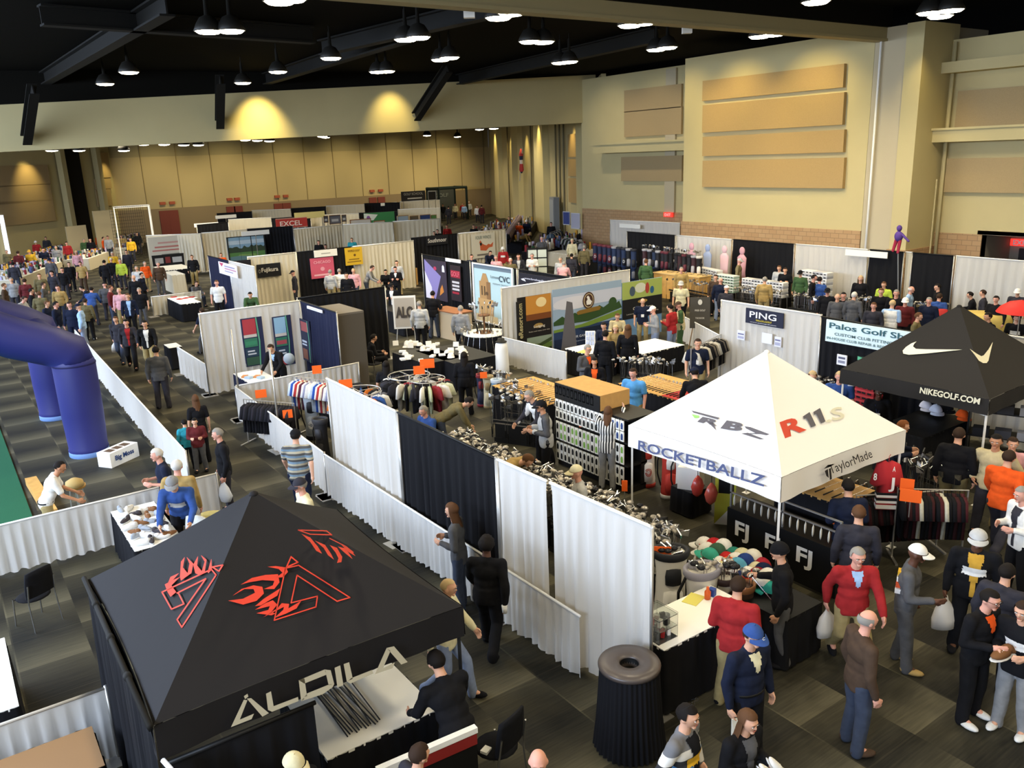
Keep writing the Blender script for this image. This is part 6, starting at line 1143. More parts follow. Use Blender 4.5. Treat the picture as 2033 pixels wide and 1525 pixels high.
PP(838, 806, 230, 'sit', 'blue', 'black', 'short:g', 'grey haired person in a blue jacket seated behind the black drape', h=1.78, gz=.0, sk=3)
chair(*P3(845, 870, .45), .3, '17171a', 'black chair under the person in the blue jacket')
PP(1142, 924, 262, 'stand', 'lgrey', 'khaki', 'cap:cream', 'person in a beige cap and grey shirt behind the white drape', h=1.78, wide=1.15, sk=3)
PP(1052, 905, 120, 'bend', 'tan', 'khaki', 'short:b', 'person in a tan brown jacket bent over the long rack', h=1.80, wide=1.15)
PP(921, 698, 10, 'hold', 'black', 'black', 'long:k', 'dark haired person in black with a lime stripe, seen from behind', h=1.70, under='front:lime')
PP(766, 716, 15, 'stand', 'black', 'tan', 'long:k', 'dark haired person in black shirt and shorts between the round racks', h=1.62, sleeve='short')
PP(743, 663, 80, 'sit', 'black', 'black', 'short:k', 'dark clothed person seated before the tall black drape', h=1.76)
chair(*P3(742, 722, .45), -1.2, '17171a', 'black chair under the seated person before the tall black drape')
PP(535, 684, 215, 'lean', 'black', 'black', 'short:d', 'person in a black jacket arranging leaflets in the poster booth', h=1.76, under='bib:lblue')
PP(832, 597, 8, 'stand', 'lgrey', 'black', 'short:g', 'grey haired person in a light grey sweater walking away past the poster board', h=1.78, wide=1.2)
PP(859, 577, 20, 'onehand', 'black', 'jean', 'short:k', 'person in black top and jeans at the wooden counter, seen from behind', h=1.80)
PP(914, 606, 10, 'stand', 'grey', 'black', 'short:g', 'person in a blue grey sweater standing at the round club table, seen from behind', h=1.78, wide=1.15)
PP(776, 562, 200, 'hold', 'black', 'black', 'cap:black', 'person in black and white at the end of the tall black drape', h=1.76, under='front:white')
# --- aisle, left half
PP(899, 996, 285, 'hold', 'dgrey', 'jean', 'long:b', 'long haired person in grey top and jeans walking beside the low fence', h=1.80, wide=.95, nud=(-.06, 0))
a = PP(966, 1064, 15, 'stride', 'black', 'black', 'curly:k', 'person all in black with a paper cup, seen from behind', h=1.78, wide=1.15, sk=2); p = hand_at(a, 1); tag(MB().lathe([(.03, 0), (.04, .11), (.036, .112)], n=14).build('paper_cup', M_PAPER, None, (p.x, p.y-.02, p.z-.03)), 'white paper cup held by the person all in black', 'cup')
PP(893, 1149, 110, 'stride', 'cream', 'ljean', 'crop:y', 'person with fair cropped hair in a cream knitted coat beside the black canopy', h=1.76, shoe='black', wide=1.05)
PP(596, 850, 12, 'stride', stripes('knit_stripes', ('4a4a4a', 'a8a08a', '6a8090'), 2, .04), 'navy', 'cap+short:black,k', 'person in a striped top and dark cap walking away by the low fence', h=1.76, sleeve='short', wide=1.15, nud=(-.1, 0))
PP(592, 950, 255, 'stand', 'cream', 'khaki', 'cap+short:char,g', 'person in a dark cap and pale yellow sweater behind the black canopy', h=1.74, wide=1.2, sk=3)
PP(541, 1021, 180, 'stand', 'white', 'khaki', 'cap:lgrey', 'person whose pale hat just shows over the black canopy', h=1.70)
PP(339, 948, 195, 'lean', 'blue', 'black', 'cap+short:grey,g', 'person in a grey cap and blue pullover at the shoe table', h=1.80, wide=1.1, under='chest:lgrey')
PP(350, 912, 20, 'stand', 'tan', 'khaki', 'short:w', 'white haired person in a tan jacket beside the shoe table, seen from behind', h=1.74, wide=1.2, sk=3)
PP(296, 879, 262, 'hold', 'navy', 'black', 'short:w', 'white haired person in a navy polo with hands forward', nud=(0, -.4), h=1.78, sleeve='short', wide=1.1, sk=3)
PP(121, 915, 92, 'lean', 'white', 'khaki', 'crop:k', 'person in a white polo behind the low fence at the left', h=1.70, sleeve='short', sk=1, extra=('belt',), wide=1.1)
tag(MB().lathe([(.0, .0), (.17, .02), (.15, .12), (.06, .17), (0, .18)], n=14).build('tan_hat', mat('hat_tan', 'b59a62', .8), None, (*P3(148, 962, .8), .75)), 'small tan hat on the stool beside the person in the white polo', 'hat')
x, y = P3(150, 968, .7); t = thing('stool', 'round stool beside the person in the white polo', 'stool', (x, y, 0)); MB().lathe([(.18, .70), (.18, .75), (0, .75)], n=16).build('seat', M_WOOD, t); [MB().tube([(.15*c, .15*s, 0), (.1*c, .1*s, .7)], .013, 6).build('leg', M_ALU, t) for c, s in ((1, 0), (-1, 0), (0, 1), (0, -1))]
a = PP(428, 850, 265, 'stand', 'black', 'char', 'short:g', 'grey haired person in a black leather jacket with a white carrier bag', h=1.76, sk=3); held_bag(a, 0, 'white carrier bag held by the person in the black leather jacket', 1.0, 'dfe3e8')
PP(385, 830, 185, 'hold', 'maroon', 'dgrey', 'short:k', 'child in a dark red checked shirt beside the long low fence', h=1.28)
PP(364, 832, 350, 'stand', 'teal', 'black', 'short:k', 'small child in a teal top beside the child in checked red', h=1.18)
PP(386, 783, 350, 'stand', 'black', 'black', 'long:b', 'brown haired person in black standing behind the two children', h=1.62, sleeve='short', wide=.95)
PP(308, 687, 8, 'stand', 'dgrey', 'char', 'short:k', 'person in a grey blazer and dark trousers walking away down the aisle', h=1.80, wide=1.15)
L_ = [ # px, py, facing, pose, top, bottom, hair, label, extra
 (286, 636, 190, 'stride', 'black', 'khaki', 'short:k', 'person in an open black jacket over white, walking up the left aisle', dict(under='front:white')),
 (249, 634, 185, 'stride', 'char', 'black', 'short:k', 'person in a red shirt under a dark vest, walking up the left aisle', dict(under='front:red')),
 (228, 628, 200, 'stride', 'char', 'jean', 'short:b', 'person in a dark shirt and blue jeans with a white bag in the left aisle', {}),
 (252, 582, 185, 'stand', 'navy', 'black', 'short:b', 'person in a navy and white jacket in the left aisle', dict(under='front:lblue')),
 (275, 571, 190, 'stand', 'black', 'dgrey', 'short:g', 'person in a black polo and grey trousers in the left aisle', dict(sleeve='short')),
 (264, 546, 200, 'stand', 'black', 'black', 'bald:k', 'bald person in black near the low cream fence', {}), (281, 541, 120, 'stand', 'navy', 'black', 'short:k', 'person in navy right of the bald one near the cream fence', {}),
 (313, 520, 175, 'stand', 'brown', 'dgrey', 'short:g', 'grey haired person in brown before the pale banner booth', {}), (380, 506, 190, 'stand', 'black', 'khaki', 'short:b', 'person in black and khaki beside the sky coloured poster at the banner booth', {}),
 (287, 519, 150, 'stand', 'orange', 'khaki', 'short:g', 'person in orange left of the pale banner booth', {}), (429, 556, 185, 'stand', 'white', 'black', 'short:b', 'person in a white shirt at the table of red leaflets', dict(sleeve='short')),
 (390, 558, 150, 'sit', 'dgrey', 'jean', 'short:d', 'seated person in grey blue beside the table of red leaflets', {}), (399, 611, 320, 'stride', 'navy', 'dgrey', 'short:d', 'person in a navy polo passing behind the tall white booth wall', dict(sleeve='short')),
 (237, 514, 200, 'stand', 'lime', 'char', 'short:g', 'person in a lime green jacket in the far left aisle', {}), (220, 512, 20, 'stand', 'black', 'char', 'cap:cream', 'person in black with a cream hat, back turned, far left aisle', {}), (206, 516, 15, 'stand', 'black', 'black', 'short:k', 'person in black left of the cream hat, back turned', {}),
 (250, 496, 190, 'stand', 'char', 'char', 'short:k', 'person in charcoal in the far left aisle behind the lime jacket', {}), (158, 519, 200, 'stand', 'tan', 'brown', 'short:d', 'person in tan shirt beside the cream skirted tables', dict(sleeve='short')),
 (136, 520, 170, 'stand', 'black', 'black', 'short:d', 'tall person in black beside the cream skirted tables', {}), (122, 531, 200, 'stand', 'black', 'char', 'short:k', 'person in black left of the tall one by the cream tables', {}),
 (101, 538, 210, 'stand', 'char', 'jean', 'curly:k', 'dark curly haired person in charcoal by the cream tables', {}), (77, 543, 180, 'stand', 'olive', 'char', 'short:b', 'person in olive among the left crowd', {}), (86, 560, 100, 'stand', 'dgrey', 'black', 'short:d', 'person in dark grey facing right among the left crowd', {}),
 (48, 553, 20, 'stand', 'maroon', 'char', 'short:d', 'person in a dull red jacket at the left, back turned', {}), (21, 551, 190, 'stand', 'grey', 'char', 'short:g', 'person in grey at the left edge crowd', {}), (8, 562, 100, 'stand', 'brown', 'jean', 'short:b', 'person in brown at the left edge', {}),
 (113, 566, 195, 'stand', 'tan', 'jean', 'short:d', 'person in tan and orange in the middle of the left crowd', {}), (77, 578, 20, 'stand', 'olive', 'black', 'short:b', 'brown haired person in a dark olive coat behind the inflatable', {}), (49, 588, 120, 'lean', 'lgrey', 'jean', 'short:d', 'person in a pale grey coat just above the inflatable', {}),
 (62, 572, 90, 'stand', 'black', 'jean', 'short:k', 'person in black between the coats above the inflatable', {}), (93, 597, 120, 'stand', 'navy', 'jean', 'short:b', 'person in navy just right of the inflatable top', {}), (111, 598, 110, 'stand', 'navy', 'ljean', 'short:k', 'person in navy top and light jeans with papers near the fence end', {}),
 (136, 599, 200, 'stand', 'navy', 'navy', 'short:d', 'person all in navy at the end of the long fence', {}), (153, 603, 280, 'stand', 'lblue', 'ljean', 'cap:navy', 'person in light blue shirt and dark cap with a bag at the fence end', {}), (168, 592, 20, 'stand', 'olive', 'black', 'short:d', 'person in dark olive and white shoes near the fence end', dict(shoe='white')),
 (181, 570, 15, 'lean', 'blue', 'char', 'short:k', 'person in a bright blue shirt, back turned, left crowd', {}), (160, 568, 280, 'lean', 'navy', 'black', 'short:k', 'person in navy leaning beside the bright blue shirt', {}), (207, 560, 15, 'stand', 'dgrey', 'char', 'cap:black', 'person in grey and a black cap, back turned, by the red top', {}),
 (219, 566, 100, 'stand', 'maroon', 'jean', 'short:b', 'person in a dark red top and jeans in the left aisle', {}), (235, 572, 190, 'stand', 'pink', 'khaki', 'short:y', 'fair person in pale pink in the left aisle', {}), (270, 528, 195, 'stand', 'lgrey', 'jean', 'short:g', 'grey haired person in pale grey near the cream fence', {}),
 (195, 464, 190, 'stand', 'orange', 'jean', 'short:d', 'person in orange among the far left tables, rightmost', {}), (205, 470, 100, 'stand', 'orange', 'char', 'short:d', 'person in orange beside another in orange at the far left tables', {}), (131, 480, 190, 'stand', 'red', 'char', 'short:k', 'person in a bright red top at the far left tables', {}),
 (148, 466, 180, 'stand', 'red', 'char', 'short:d', 'person in red behind the bright red top at the far left tables', {}), (57, 496, 200, 'stand', 'yellow', 'char', 'cap:gold', 'person in yellow with a golden cap at the far left tables', {}), (127, 461, 185, 'stand', 'char', 'char', 'short:k', 'person in charcoal behind the red tops', dict(nud=(0, -4))),
 (35, 498, 20, 'stand', 'maroon', 'char', 'short:d', 'person in maroon at the far left tables', {}), (12, 496, 190, 'stand', 'olive', 'jean', 'short:g', 'person in olive at the far left tables near the window', {}), (166, 474, 170, 'stand', 'green', 'char', 'short:g', 'person in dark green at the far left tables', {}),
 (178, 473, 190, 'stand', 'black', 'char', 'short:k', 'person in black at the far left tables between green and orange', {}), (213, 468, 190, 'stand', 'lgrey', 'jean', 'short:d', 'person in pale grey right of the orange tops, far left', {}), (271, 461, 185, 'stand', 'black', 'char', 'short:k', 'person in black left of the pale banner booth at the back', {}),
 (222, 500, 195, 'stand', 'yellow', 'char', 'short:w', 'person in yellow and white near the black goal net', {}), (90, 470, 190, 'stand', 'char', 'char', 'short:k', 'person in charcoal at the back of the far left tables', {}), (70, 478, 190, 'stand', 'red', 'char', 'cap:white', 'person in red with a white cap at the back of the far left tables', {}),
 (110, 488, 190, 'stand', 'grey', 'char', 'short:g', 'person in grey left of the bright red top', {}), (85, 492, 170, 'stand', 'navy', 'char', 'short:k', 'person in navy right of the yellow top', {}), (150, 498, 190, 'stand', 'pink', 'char', 'long:y', 'fair long haired person in pink at the far left tables', {}), (240, 466, 190, 'stand', 'tan', 'char', 'short:d', 'person in tan by the far goal net', {}),
 (224, 455, 190, 'stand', 'green', 'char', 'cap:white', 'person in green with white cap by the far goal net', {}), (258, 472, 190, 'stand', 'yellow', 'char', 'short:d', 'person in yellow by the far goal net', {}), (25, 520, 15, 'stand', 'char', 'jean', 'short:k', 'person in charcoal behind the goods table at the left edge', {}), (97, 512, 200, 'stand', 'dgrey', 'jean', 'cap:navy', 'person in dark grey with a navy cap at the left goods table', {}),
 # middle booths
 (542, 545, 100, 'sit', 'white', 'khaki', 'short:g', 'person in a white shirt seated below the black script sign', {}), (580, 537, 265, 'stand', 'char', 'char', 'cap:black', 'person in dark jacket and black cap facing the one in white', dict(under='bib:white')), (496, 580, 180, 'lean', 'green', 'black', 'short:k', 'person in dark green bent over behind the poster booth wall', {}),
 (655, 535, 15, 'stand', 'lgrey', 'khaki', 'short:g', 'person in pale grey before the pink banner', {}), (673, 533, 10, 'stand', 'white', 'khaki', 'short:g', 'person in white shirt right of the pale grey one before the pink banner', {}), (701, 533, 185, 'stand', 'pink', 'jean', 'short:y', 'person in pale pink between the pink and yellow banners', {}),
 (720, 516, 15, 'stand', 'black', 'dkhaki', 'short:b', 'person in a black jacket right of the yellow banner', {}), (742, 514, 10, 'stand', 'white', 'black', 'short:d', 'person in white with dark straps before the cream drape', {}), (740, 527, 100, 'lean', 'grey', 'jean', 'short:d', 'person in grey leaning over a table before the cream drape', {}), (765, 535, 190, 'sit', 'black', 'black', 'short:k', 'person in black seated before the cream drape', {}),
 (784, 529, 190, 'hold', 'black', 'black', 'short:k', 'person in black with white collar by the cardboard boxes', dict(under='bib:white')), (787, 517, 185, 'stand', 'lgrey', 'khaki', 'short:d', 'person in pale grey behind the one by the cardboard boxes', {}), (687, 541, 190, 'stand', 'black', 'black', 'short:k', 'person in black left of the pale pink one', {}),
 (632, 477, 180, 'stand', 'black', 'black', 'short:k', 'person in black before the blue crest banner', {}), (646, 485, 180, 'sit', 'black', 'black', 'short:k', 'seated person in black before the blue crest banner', {}), (698, 472, 185, 'stand', 'teal', 'khaki', 'short:b', 'person in turquoise before the framed pictures', {}), (438, 502, 185, 'stand', 'orange', 'khaki', 'short:b', 'person whose head shows over the cream drape near the fairway picture', {}),
 (936, 505, 170, 'stand', 'navy', 'black', 'short:d', 'person in navy below the rooster banner, leftmost', {}), (974, 498, 150, 'lean', 'navy', 'black', 'short:d', 'person in a navy jacket leaning below the rooster banner', {}), (984, 507, 200, 'stand', 'pink', 'black', 'short:g', 'person in pale pink right of the leaning navy jacket', {}), (998, 490, 185, 'stand', 'red', 'khaki', 'cap:white', 'person in a red shirt with white print below the rooster banner', dict(under='chest:white')),
 (1029, 504, 180, 'stand', 'char', 'black', 'short:d', 'person in dark jacket with pale shirt right of the red shirt', dict(under='front:lgrey')), (1056, 503, 185, 'hold', 'white', 'khaki', 'short:g', 'person in a thick white sweater by the black crate display', {}), (1013, 512, 190, 'stand', 'olive', 'khaki', 'short:w', 'person in olive between the red shirt and dark jacket', {}),
 (1136, 474, 10, 'stand', 'cream', 'khaki', 'cap:cream', 'person in cream clothes by the cream skirted table, back turned', {}), (1053, 462, 110, 'bend', 'tan', 'jean', 'cap:tan', 'person in tan bent over the far merchandise', {}), (1112, 510, 200, 'stand', 'lgrey', 'jean', 'short:g', 'person in pale grey at the edge of the corner booths', {}), (1135, 503, 15, 'stand', 'char', 'jean', 'short:k', 'person in charcoal at the corner booths, back turned', {}),
 (1160, 487, 20, 'stand', 'olive', 'char', 'short:g', 'person in olive by the bag display', {}), (1120, 519, 15, 'lean', 'pink', 'jean', 'short:g', 'person in pink and teal leaning at the corner booths', {}), (1094, 441, 180, 'stand', 'black', 'black', 'short:k', 'tall dark figure by the grey wall cabinet', {}), (1075, 470, 190, 'stand', 'dgrey', 'char', 'short:w', 'person in dark grey at the far right aisle goods', {}),
 (931, 400, 190, 'stand', 'lgrey', 'char', 'short:w', 'person in pale grey at the far end of the hall', {}), (912, 400, 190, 'stand', 'red', 'char', 'short:d', 'person in red at the far end of the hall', dict(nud=(-1.5, -3))), (903, 404, 190, 'stand', 'cream', 'char', 'short:d', 'person in cream at the far end of the hall', {}), (879, 405, 190, 'stand', 'black', 'char', 'short:k', 'person in black at the far end, leftmost beside the booths', {}),
 (890, 409, 10, 'stand', 'char', 'char', 'short:k', 'person in charcoal at the far end between black and cream', {}), (947, 408, 190, 'stand', 'white', 'char', 'short:d', 'person in white at the far end of the hall', {}), (956, 407, 10, 'stand', 'maroon', 'char', 'short:k', 'person in dark red at the far end beside a tan board', {}), (921, 405, 190, 'stand', 'lblue', 'char', 'short:k', 'person in pale blue at the far end of the hall', {}),
 (887, 446, 185, 'stand', 'red', 'khaki', 'short:d', 'person in red right of the far framed pictures', {}), (831, 441, 185, 'stand', 'blue', 'khaki', 'short:k', 'person in blue before the far framed pictures', {}), (868, 455, 180, 'stand', 'black', 'black', 'short:k', 'person in black below the far framed pictures', {}), (850, 458, 190, 'stand', 'green', 'black', 'short:d', 'person in green below the far framed pictures', dict(nud=(0, -.8))),
 (940, 446, 190, 'stand', 'black', 'char', 'short:k', 'person in black beyond the rooster banner', {}), (965, 452, 190, 'stand', 'grey', 'char', 'cap:white', 'person in grey with white cap beyond the rooster banner', {}), (990, 445, 190, 'stand', 'maroon', 'char', 'short:k', 'person in maroon beyond the rooster banner', {}), (1010, 430, 190, 'stand', 'char', 'char', 'short:k', 'person in charcoal in the far right aisle', {}),
 (1030, 440, 190, 'stand', 'orange', 'char', 'short:k', 'person in dull orange in the far right aisle', {}), (1045, 436, 190, 'stand', 'navy', 'char', 'cap:white', 'person in navy with white cap in the far right aisle', {}),
 # resort booth and right back
 (1276, 592, 180, 'stand', 'navy', 'khaki', 'thin:b', 'person in a navy polo with badge before the dark resort picture', dict(sleeve='short', extra=('badge',))), (1226, 622, 175, 'sit', 'kcream', 'khaki', 'short:b', 'seated person in a cream vest before the lake picture', {}), (1295, 608, 255, 'hold', 'grey', 'ljean', 'cap:white', 'person in a white and purple cap, grey jacket and pale jeans', {}),
 (1329, 603, 300, 'hold', 'red', 'ljean', 'short:k', 'person in a red sweater and pale jeans at the resort table', {}), (1346, 599, 265, 'hold', 'green', 'green', 'cap:brown', 'person in a cream vest with green sleeves behind the red sweater', dict(under='vest:kcream')), (1198, 640, 200, 'sit', 'navy', 'black', 'short:k', 'seated person in navy with dark hair before the lake picture', {}),
 (1247, 644, 10, 'stand', 'black', 'black', 'long:b', 'brown long haired person in black at the resort table, back turned', {}), (1352, 558, 185, 'stand', 'cream', 'black', 'cap:lgrey', 'person in a pale polo and black trousers above the easel sign', dict(sleeve='short')),
 (1283, 514, 15, 'stand', 'green', 'black', 'short:b', 'person in dark green behind the resort pictures', {}), (1330, 524, 15, 'sit', 'char', 'jean', 'cap:orange', 'person in jeans seated before the pine display unit', {}), (1353, 530, 180, 'stand', 'tan', 'khaki', 'short:g', 'person in tan before the pine display unit', {}), (1423, 503, 20, 'stand', 'yellow', 'black', 'short:k', 'person in a bright yellow shirt at the shoe boxes', {}),
 (1470, 513, 100, 'stand', 'dkhaki', 'khaki', 'cap:lgrey', 'person in a tan coat and pale cap at the shoe boxes', {}), (1421, 545, 190, 'stand', 'brown', 'black', 'short:d', 'person in brown behind the bald one by the blue sign wall', {}), (1431, 551, 15, 'stand', 'navy', 'ljean', 'bald:k', 'bald person in a dark navy jacket by the blue sign wall', dict(sk=3)), (1443, 567, 20, 'stand', 'char', 'ljean', 'cap:white', 'person in a white cap and dark grey jacket at the blue sign wall end', {}),
 (1519, 549, 10, 'stand', 'tan', 'khaki', 'short:g', 'person in a tan shirt behind the blue sign wall, back turned', {}), (1547, 527, 200, 'stand', 'lgrey', 'khaki', 'short:b', 'person in pale clothes at the back racks beside one in black', {}), (1559, 531, 190, 'hold', 'black', 'black', 'short:d', 'person in a black jacket looking down at the back racks', {}), (1589, 537, 200, 'stand', 'green', 'char', 'cap:black', 'person in dark green and black cap at the back racks', {}),
 (1618, 545, 100, 'stand', 'black', 'char', 'short:k', 'person in black beside the pale shoe boxes', {}), (1628, 549, 15, 'stand', 'blue', 'char', 'short:k', 'person in black and blue beside the pale shoe boxes', {}), (1643, 572, 190, 'stand', 'black', 'black', 'cap:black', 'person in black and black cap behind the blue sign wall', {}), (1663, 583, 185, 'stand', 'dgrey', 'black', 'bald:k', 'bald person in dark grey behind the golf shop banner', {}),
 (1675, 580, 185, 'stand', 'black', 'black', 'short:k', 'person in black right of the bald one behind the golf shop banner', {}), (1697, 579, 15, 'stand', 'dgrey', 'jean', 'short:w', 'white haired person in a grey jacket behind the golf shop banner', {}), (1709, 547, 190, 'stand', 'black', 'black', 'long:y', 'long fair haired person in black at the back right', {}), (1755, 559, 200, 'stand', 'lime', 'char', 'short:b', 'person in a lime green top at the back right', {}),
 (1750, 572, 185, 'stand', 'black', 'black', 'short:b', 'broad person in black before the lime top', dict(wide=1.3)), (1780, 575, 185, 'stand', 'black', 'black', 'short:g', 'person in black right of the broad one', {}), (1811, 568, 100, 'stand', 'lblue', 'jean', 'thin:w', 'balding person in a light blue shirt at the back right', dict(sk=3)), (1861, 563, 250, 'stand', 'black', 'black', 'short:k', 'person in black before the white back drape', {}),
 (1866, 582, 15, 'stand', 'blue', 'jean', 'short:d', 'person in a royal blue jacket, back turned, at the right', {}), (1773, 595, 15, 'hold', 'lblue', 'khaki', 'short:y', 'fair haired person in a pale blue and white jacket', dict(under='vest:white')), (1798, 591, 185, 'stand', 'maroon', 'black', 'cap:white', 'person in a dark maroon jacket and white hat', {}), (1826, 620, 100, 'stand', 'olive', 'olive', 'short:b', 'person in a brown suit left of the charcoal canopy peak', {}),
 (1925, 579, 270, 'sit', 'black', 'black', 'short:k', 'dark haired person in black seated at the right', {}), (1951, 575, 270, 'stand', 'char', 'black', 'short:d', 'person in charcoal facing left above the yellow stand', {}), (1978, 587, 200, 'stand', 'black', 'black', 'short:k', 'person in black right of the charcoal one at the yellow stand', {}), (1961, 620, 240, 'stand', 'black', 'black', 'short:k', 'dark haired person in black before the yellow stand', dict(sk=1)),
 (1973, 656, 190, 'stand', 'char', 'char', 'short:k', 'person peering over the right slope of the charcoal canopy', dict(sk=1)), (2021, 573, 190, 'stand', 'char', 'char', 'cap:white', 'person in a white cap near the right edge above the umbrella', {}), (2020, 624, 190, 'stand', 'black', 'black', 'short:k', 'person in a black shirt with white print below the red umbrella', dict(sleeve='short', under='chest:white')),
 (1735, 600, 190, 'stand', 'char', 'jean', 'short:b', 'person in charcoal behind the golf shop banner, right part', {}), (1845, 590, 190, 'stand', 'navy', 'char', 'short:g', 'person in navy left of the royal blue jacket', {}),
]
for px, py, ph, po, tp_, bt, hr, lb, kw in L_:
    kw = dict(kw); kw.setdefault('sk', (px+py) % 2*3 if 'sk' not in kw else kw['sk']); kw.setdefault('h', 1.70+.04*((px*7+py) % 4)); kw.setdefault('wide', 1.14)
    pr = PP(px, py, ph, po, tp_, bt, hr, lb, **kw)
    if po == 'sit': q = pr[0]; chair(q.location.x, q.location.y, q.rotation_euler.z, '17171a', 'dark chair under the '+' '.join(lb.split()[:12]))
    if 'with a white bag in' in lb: held_bag(pr, 1, 'white bag carried up the left aisle', .9)
    if 'with a bag at the fence' in lb: held_bag(pr, 1, 'pale bag at the end of the long fence', .9)

PP(862, 1292, 330, 'lean', 'black', 'black', 'short:k', 'person all in black under the black flame canopy beside the white table', h=1.80, wide=1.25)
# ================================================================== PICTURES, BANNERS, SIGNS
def board(label, cat, axis, c, tl, br_, base, shapes=(), texts=(), name='banner', th=.03, group=None, face='near', frame=None):
    """flat printed panel on the plane x=c ('x') or y=c ('y'); shapes (hex, [(u,v)...]) and texts (string,u,v,w,h,hex) in 0..1 with v up"""
    f = onx if axis == 'x' else ony; A = f(*tl, c); B = f(*br_, c); z0, z1 = B.z, A.z
    o = V((A.x, A.y, z0)); U = V((B.x-A.x, B.y-A.y, 0)); Zv = V((0, 0, z1-z0)); n = V((-1, 0, 0)) if axis == 'x' else V((0, -1, 0))
    t = thing(name, label, cat, o, 0, group); MB().frame(V((0, 0, 0)), U, Zv, -n*th).build('panel', cm(base, .6), t)
    if frame: mb = MB(); [mb.frame(a-n*-.01, b, d_, n*.03) for a, b, d_ in ((V((0, 0, 0)), U, V((0, 0, .05))), (Zv, U, V((0, 0, .05))), (V((0, 0, 0)), U*.03, Zv), (U*.97, U*.03, Zv))]; mb.build('frame', cm(frame), t)
    by = {}
    for i, (col, pts) in enumerate(shapes):
        if col not in by: by[col] = MB()
        m = by[col]; m.add([U*a+Zv*b+n*(.004+.002*i) for a, b in pts], [tuple(range(len(pts)))], False)
    for col, m in by.items(): m.build('printed_shape', cm(col, .6), t)
    for s, u, v, w_, h_, col in texts: lettering(t, s, U*u+Zv*v, U*w_, Zv*h_, cm(col, .6), bold=.015, n=n*1.8)
    if axis == 'y' and c > 50 and z0 > .05: [MB().box(U.x*q-.03, th, -z0, U.x*q+.03, th+.04, (z1-z0)*.5).build('support_post', M_ALU, t) for q in (.08, .92)]
    return t
def rectp(a, b, c, d): return [(a, b), (c, b), (c, d), (a, d)]
def circ(cx, cy, rx, ry, n=20): return [(cx+rx*math.cos(2*PI*i/n), cy+ry*math.sin(2*PI*i/n)) for i in range(n)]
def bumpy(y0, amp, seed, x0=0, x1=1, yb=0):
    r_ = random.Random(seed); top = [(x0+(x1-x0)*i/16, y0+amp*r_.random()) for i in range(17)]; return [(x0, yb)]+[(x1, yb)]+top[::-1]
XP = 17.6
board('small dark blue sign with white letters on the white drape wall', 'sign', 'x', XP, (1481, 611), (1554, 653), '22253a', [('c9b83a', rectp(.30, .22, .70, .26))], [('PING', .12, .42, .72, .42, 'e6e6ea'), ('PALOS GOLF', .30, .24, .42, .11, 'b9a93a'), ('www.palosgolf.com', .14, .08, .70, .08, 'c9c9d0')], name='sign')
board('white notice pinned left below the blue sign', 'notice', 'x', XP, (1464, 655), (1478, 676), 'dfe0ea', [('77799a', rectp(.1, .55, .9, .7)), ('a9abc4', rectp(.1, .15, .9, .4))], name='notice')
board('white notice pinned right below the blue sign', 'notice', 'x', XP, (1538, 668), (1550, 690), 'dfe0ea', [('77799a', rectp(.1, .6, .9, .75)), ('a9abc4', rectp(.1, .15, .9, .45))], name='notice')
board('plain white sheet pinned under the middle of the blue sign', 'notice', 'x', XP, (1513, 660), (1532, 684), 'e4e6ee', name='notice')
board('pale blue banner with dark lettering on the black drape wall', 'banner', 'x', 17.3, (1641, 634), (1838, 712), 'd9ecee', [], [('Palos Golf Shop', .04, .56, .90, .34, '2f5a63'), ('CUSTOM CLUB FITTING • LESSONS', .10, .34, .86, .13, '4a6a70'), ('IN-HOUSE CLUB REPAIR & REGRIPPING • WWW', .02, .12, .94, .12, '55757a')])
board('white printed card on the black drape wall by the charcoal canopy', 'notice', 'x', 17.25, (1662, 703), (1680, 727), 'e8e8ee', [('5a5c72', rectp(.15, .6, .85, .8)), ('8a8ca0', rectp(.15, .2, .85, .45))], name='notice')
board('small green arrow sign on the black drape wall', 'sign', 'x', 17.2, (1703, 707), (1720, 718), '1c3a2c', [('5fb58a', [(0, 0), (0, 1), (1, .5)])], name='sign')
YL = 21.6
board('tall dark poster with golden sunset picture, left of the lake picture', 'poster', 'y', YL, (1027, 592), (1096, 700), '1d1a1a', [('c98a3a', rectp(.24, .62, 1, 1)), ('f0d8a0', circ(.70, .88, .16, .08)), ('7a4420', rectp(.24, .60, 1, .70)), ('a8894a', circ(.6, .50, .14, .04)), ('5f7a3a', [(.24, .0), (1, .12), (1, .30), (.24, .14)]), ('8a9a86', rectp(.24, .20, 1, .32)), ('3a4a2a', [(.24, .12), (1, .28), (1, .22), (.24, .06)]), ('b54a2a', [(.24, 0), (1, 0), (1, .06)])],
      [('Lodging', .45, .46, .34, .05, 'e8e0d0'), ('Relax and enjoy your stay', .3, .40, .64, .025, 'b9b0a0')], name='poster')
_t = board('vertical dark strip of pale lettering beside the sunset poster', 'poster', 'y', YL-.04, (1025, 600), (1040, 675), '231f1c', name='poster'); A = ony(1025, 600, YL); B = ony(1040, 675, YL); hgt = A.z-B.z; wd = B.x-A.x
lettering(_t, 'eResort.com', V((wd*.85, 0, .06)), (0, 0, hgt*.9), (-wd*.7, 0, 0), cm('b9ac7a'), n=V((0, -1, 0))*2)
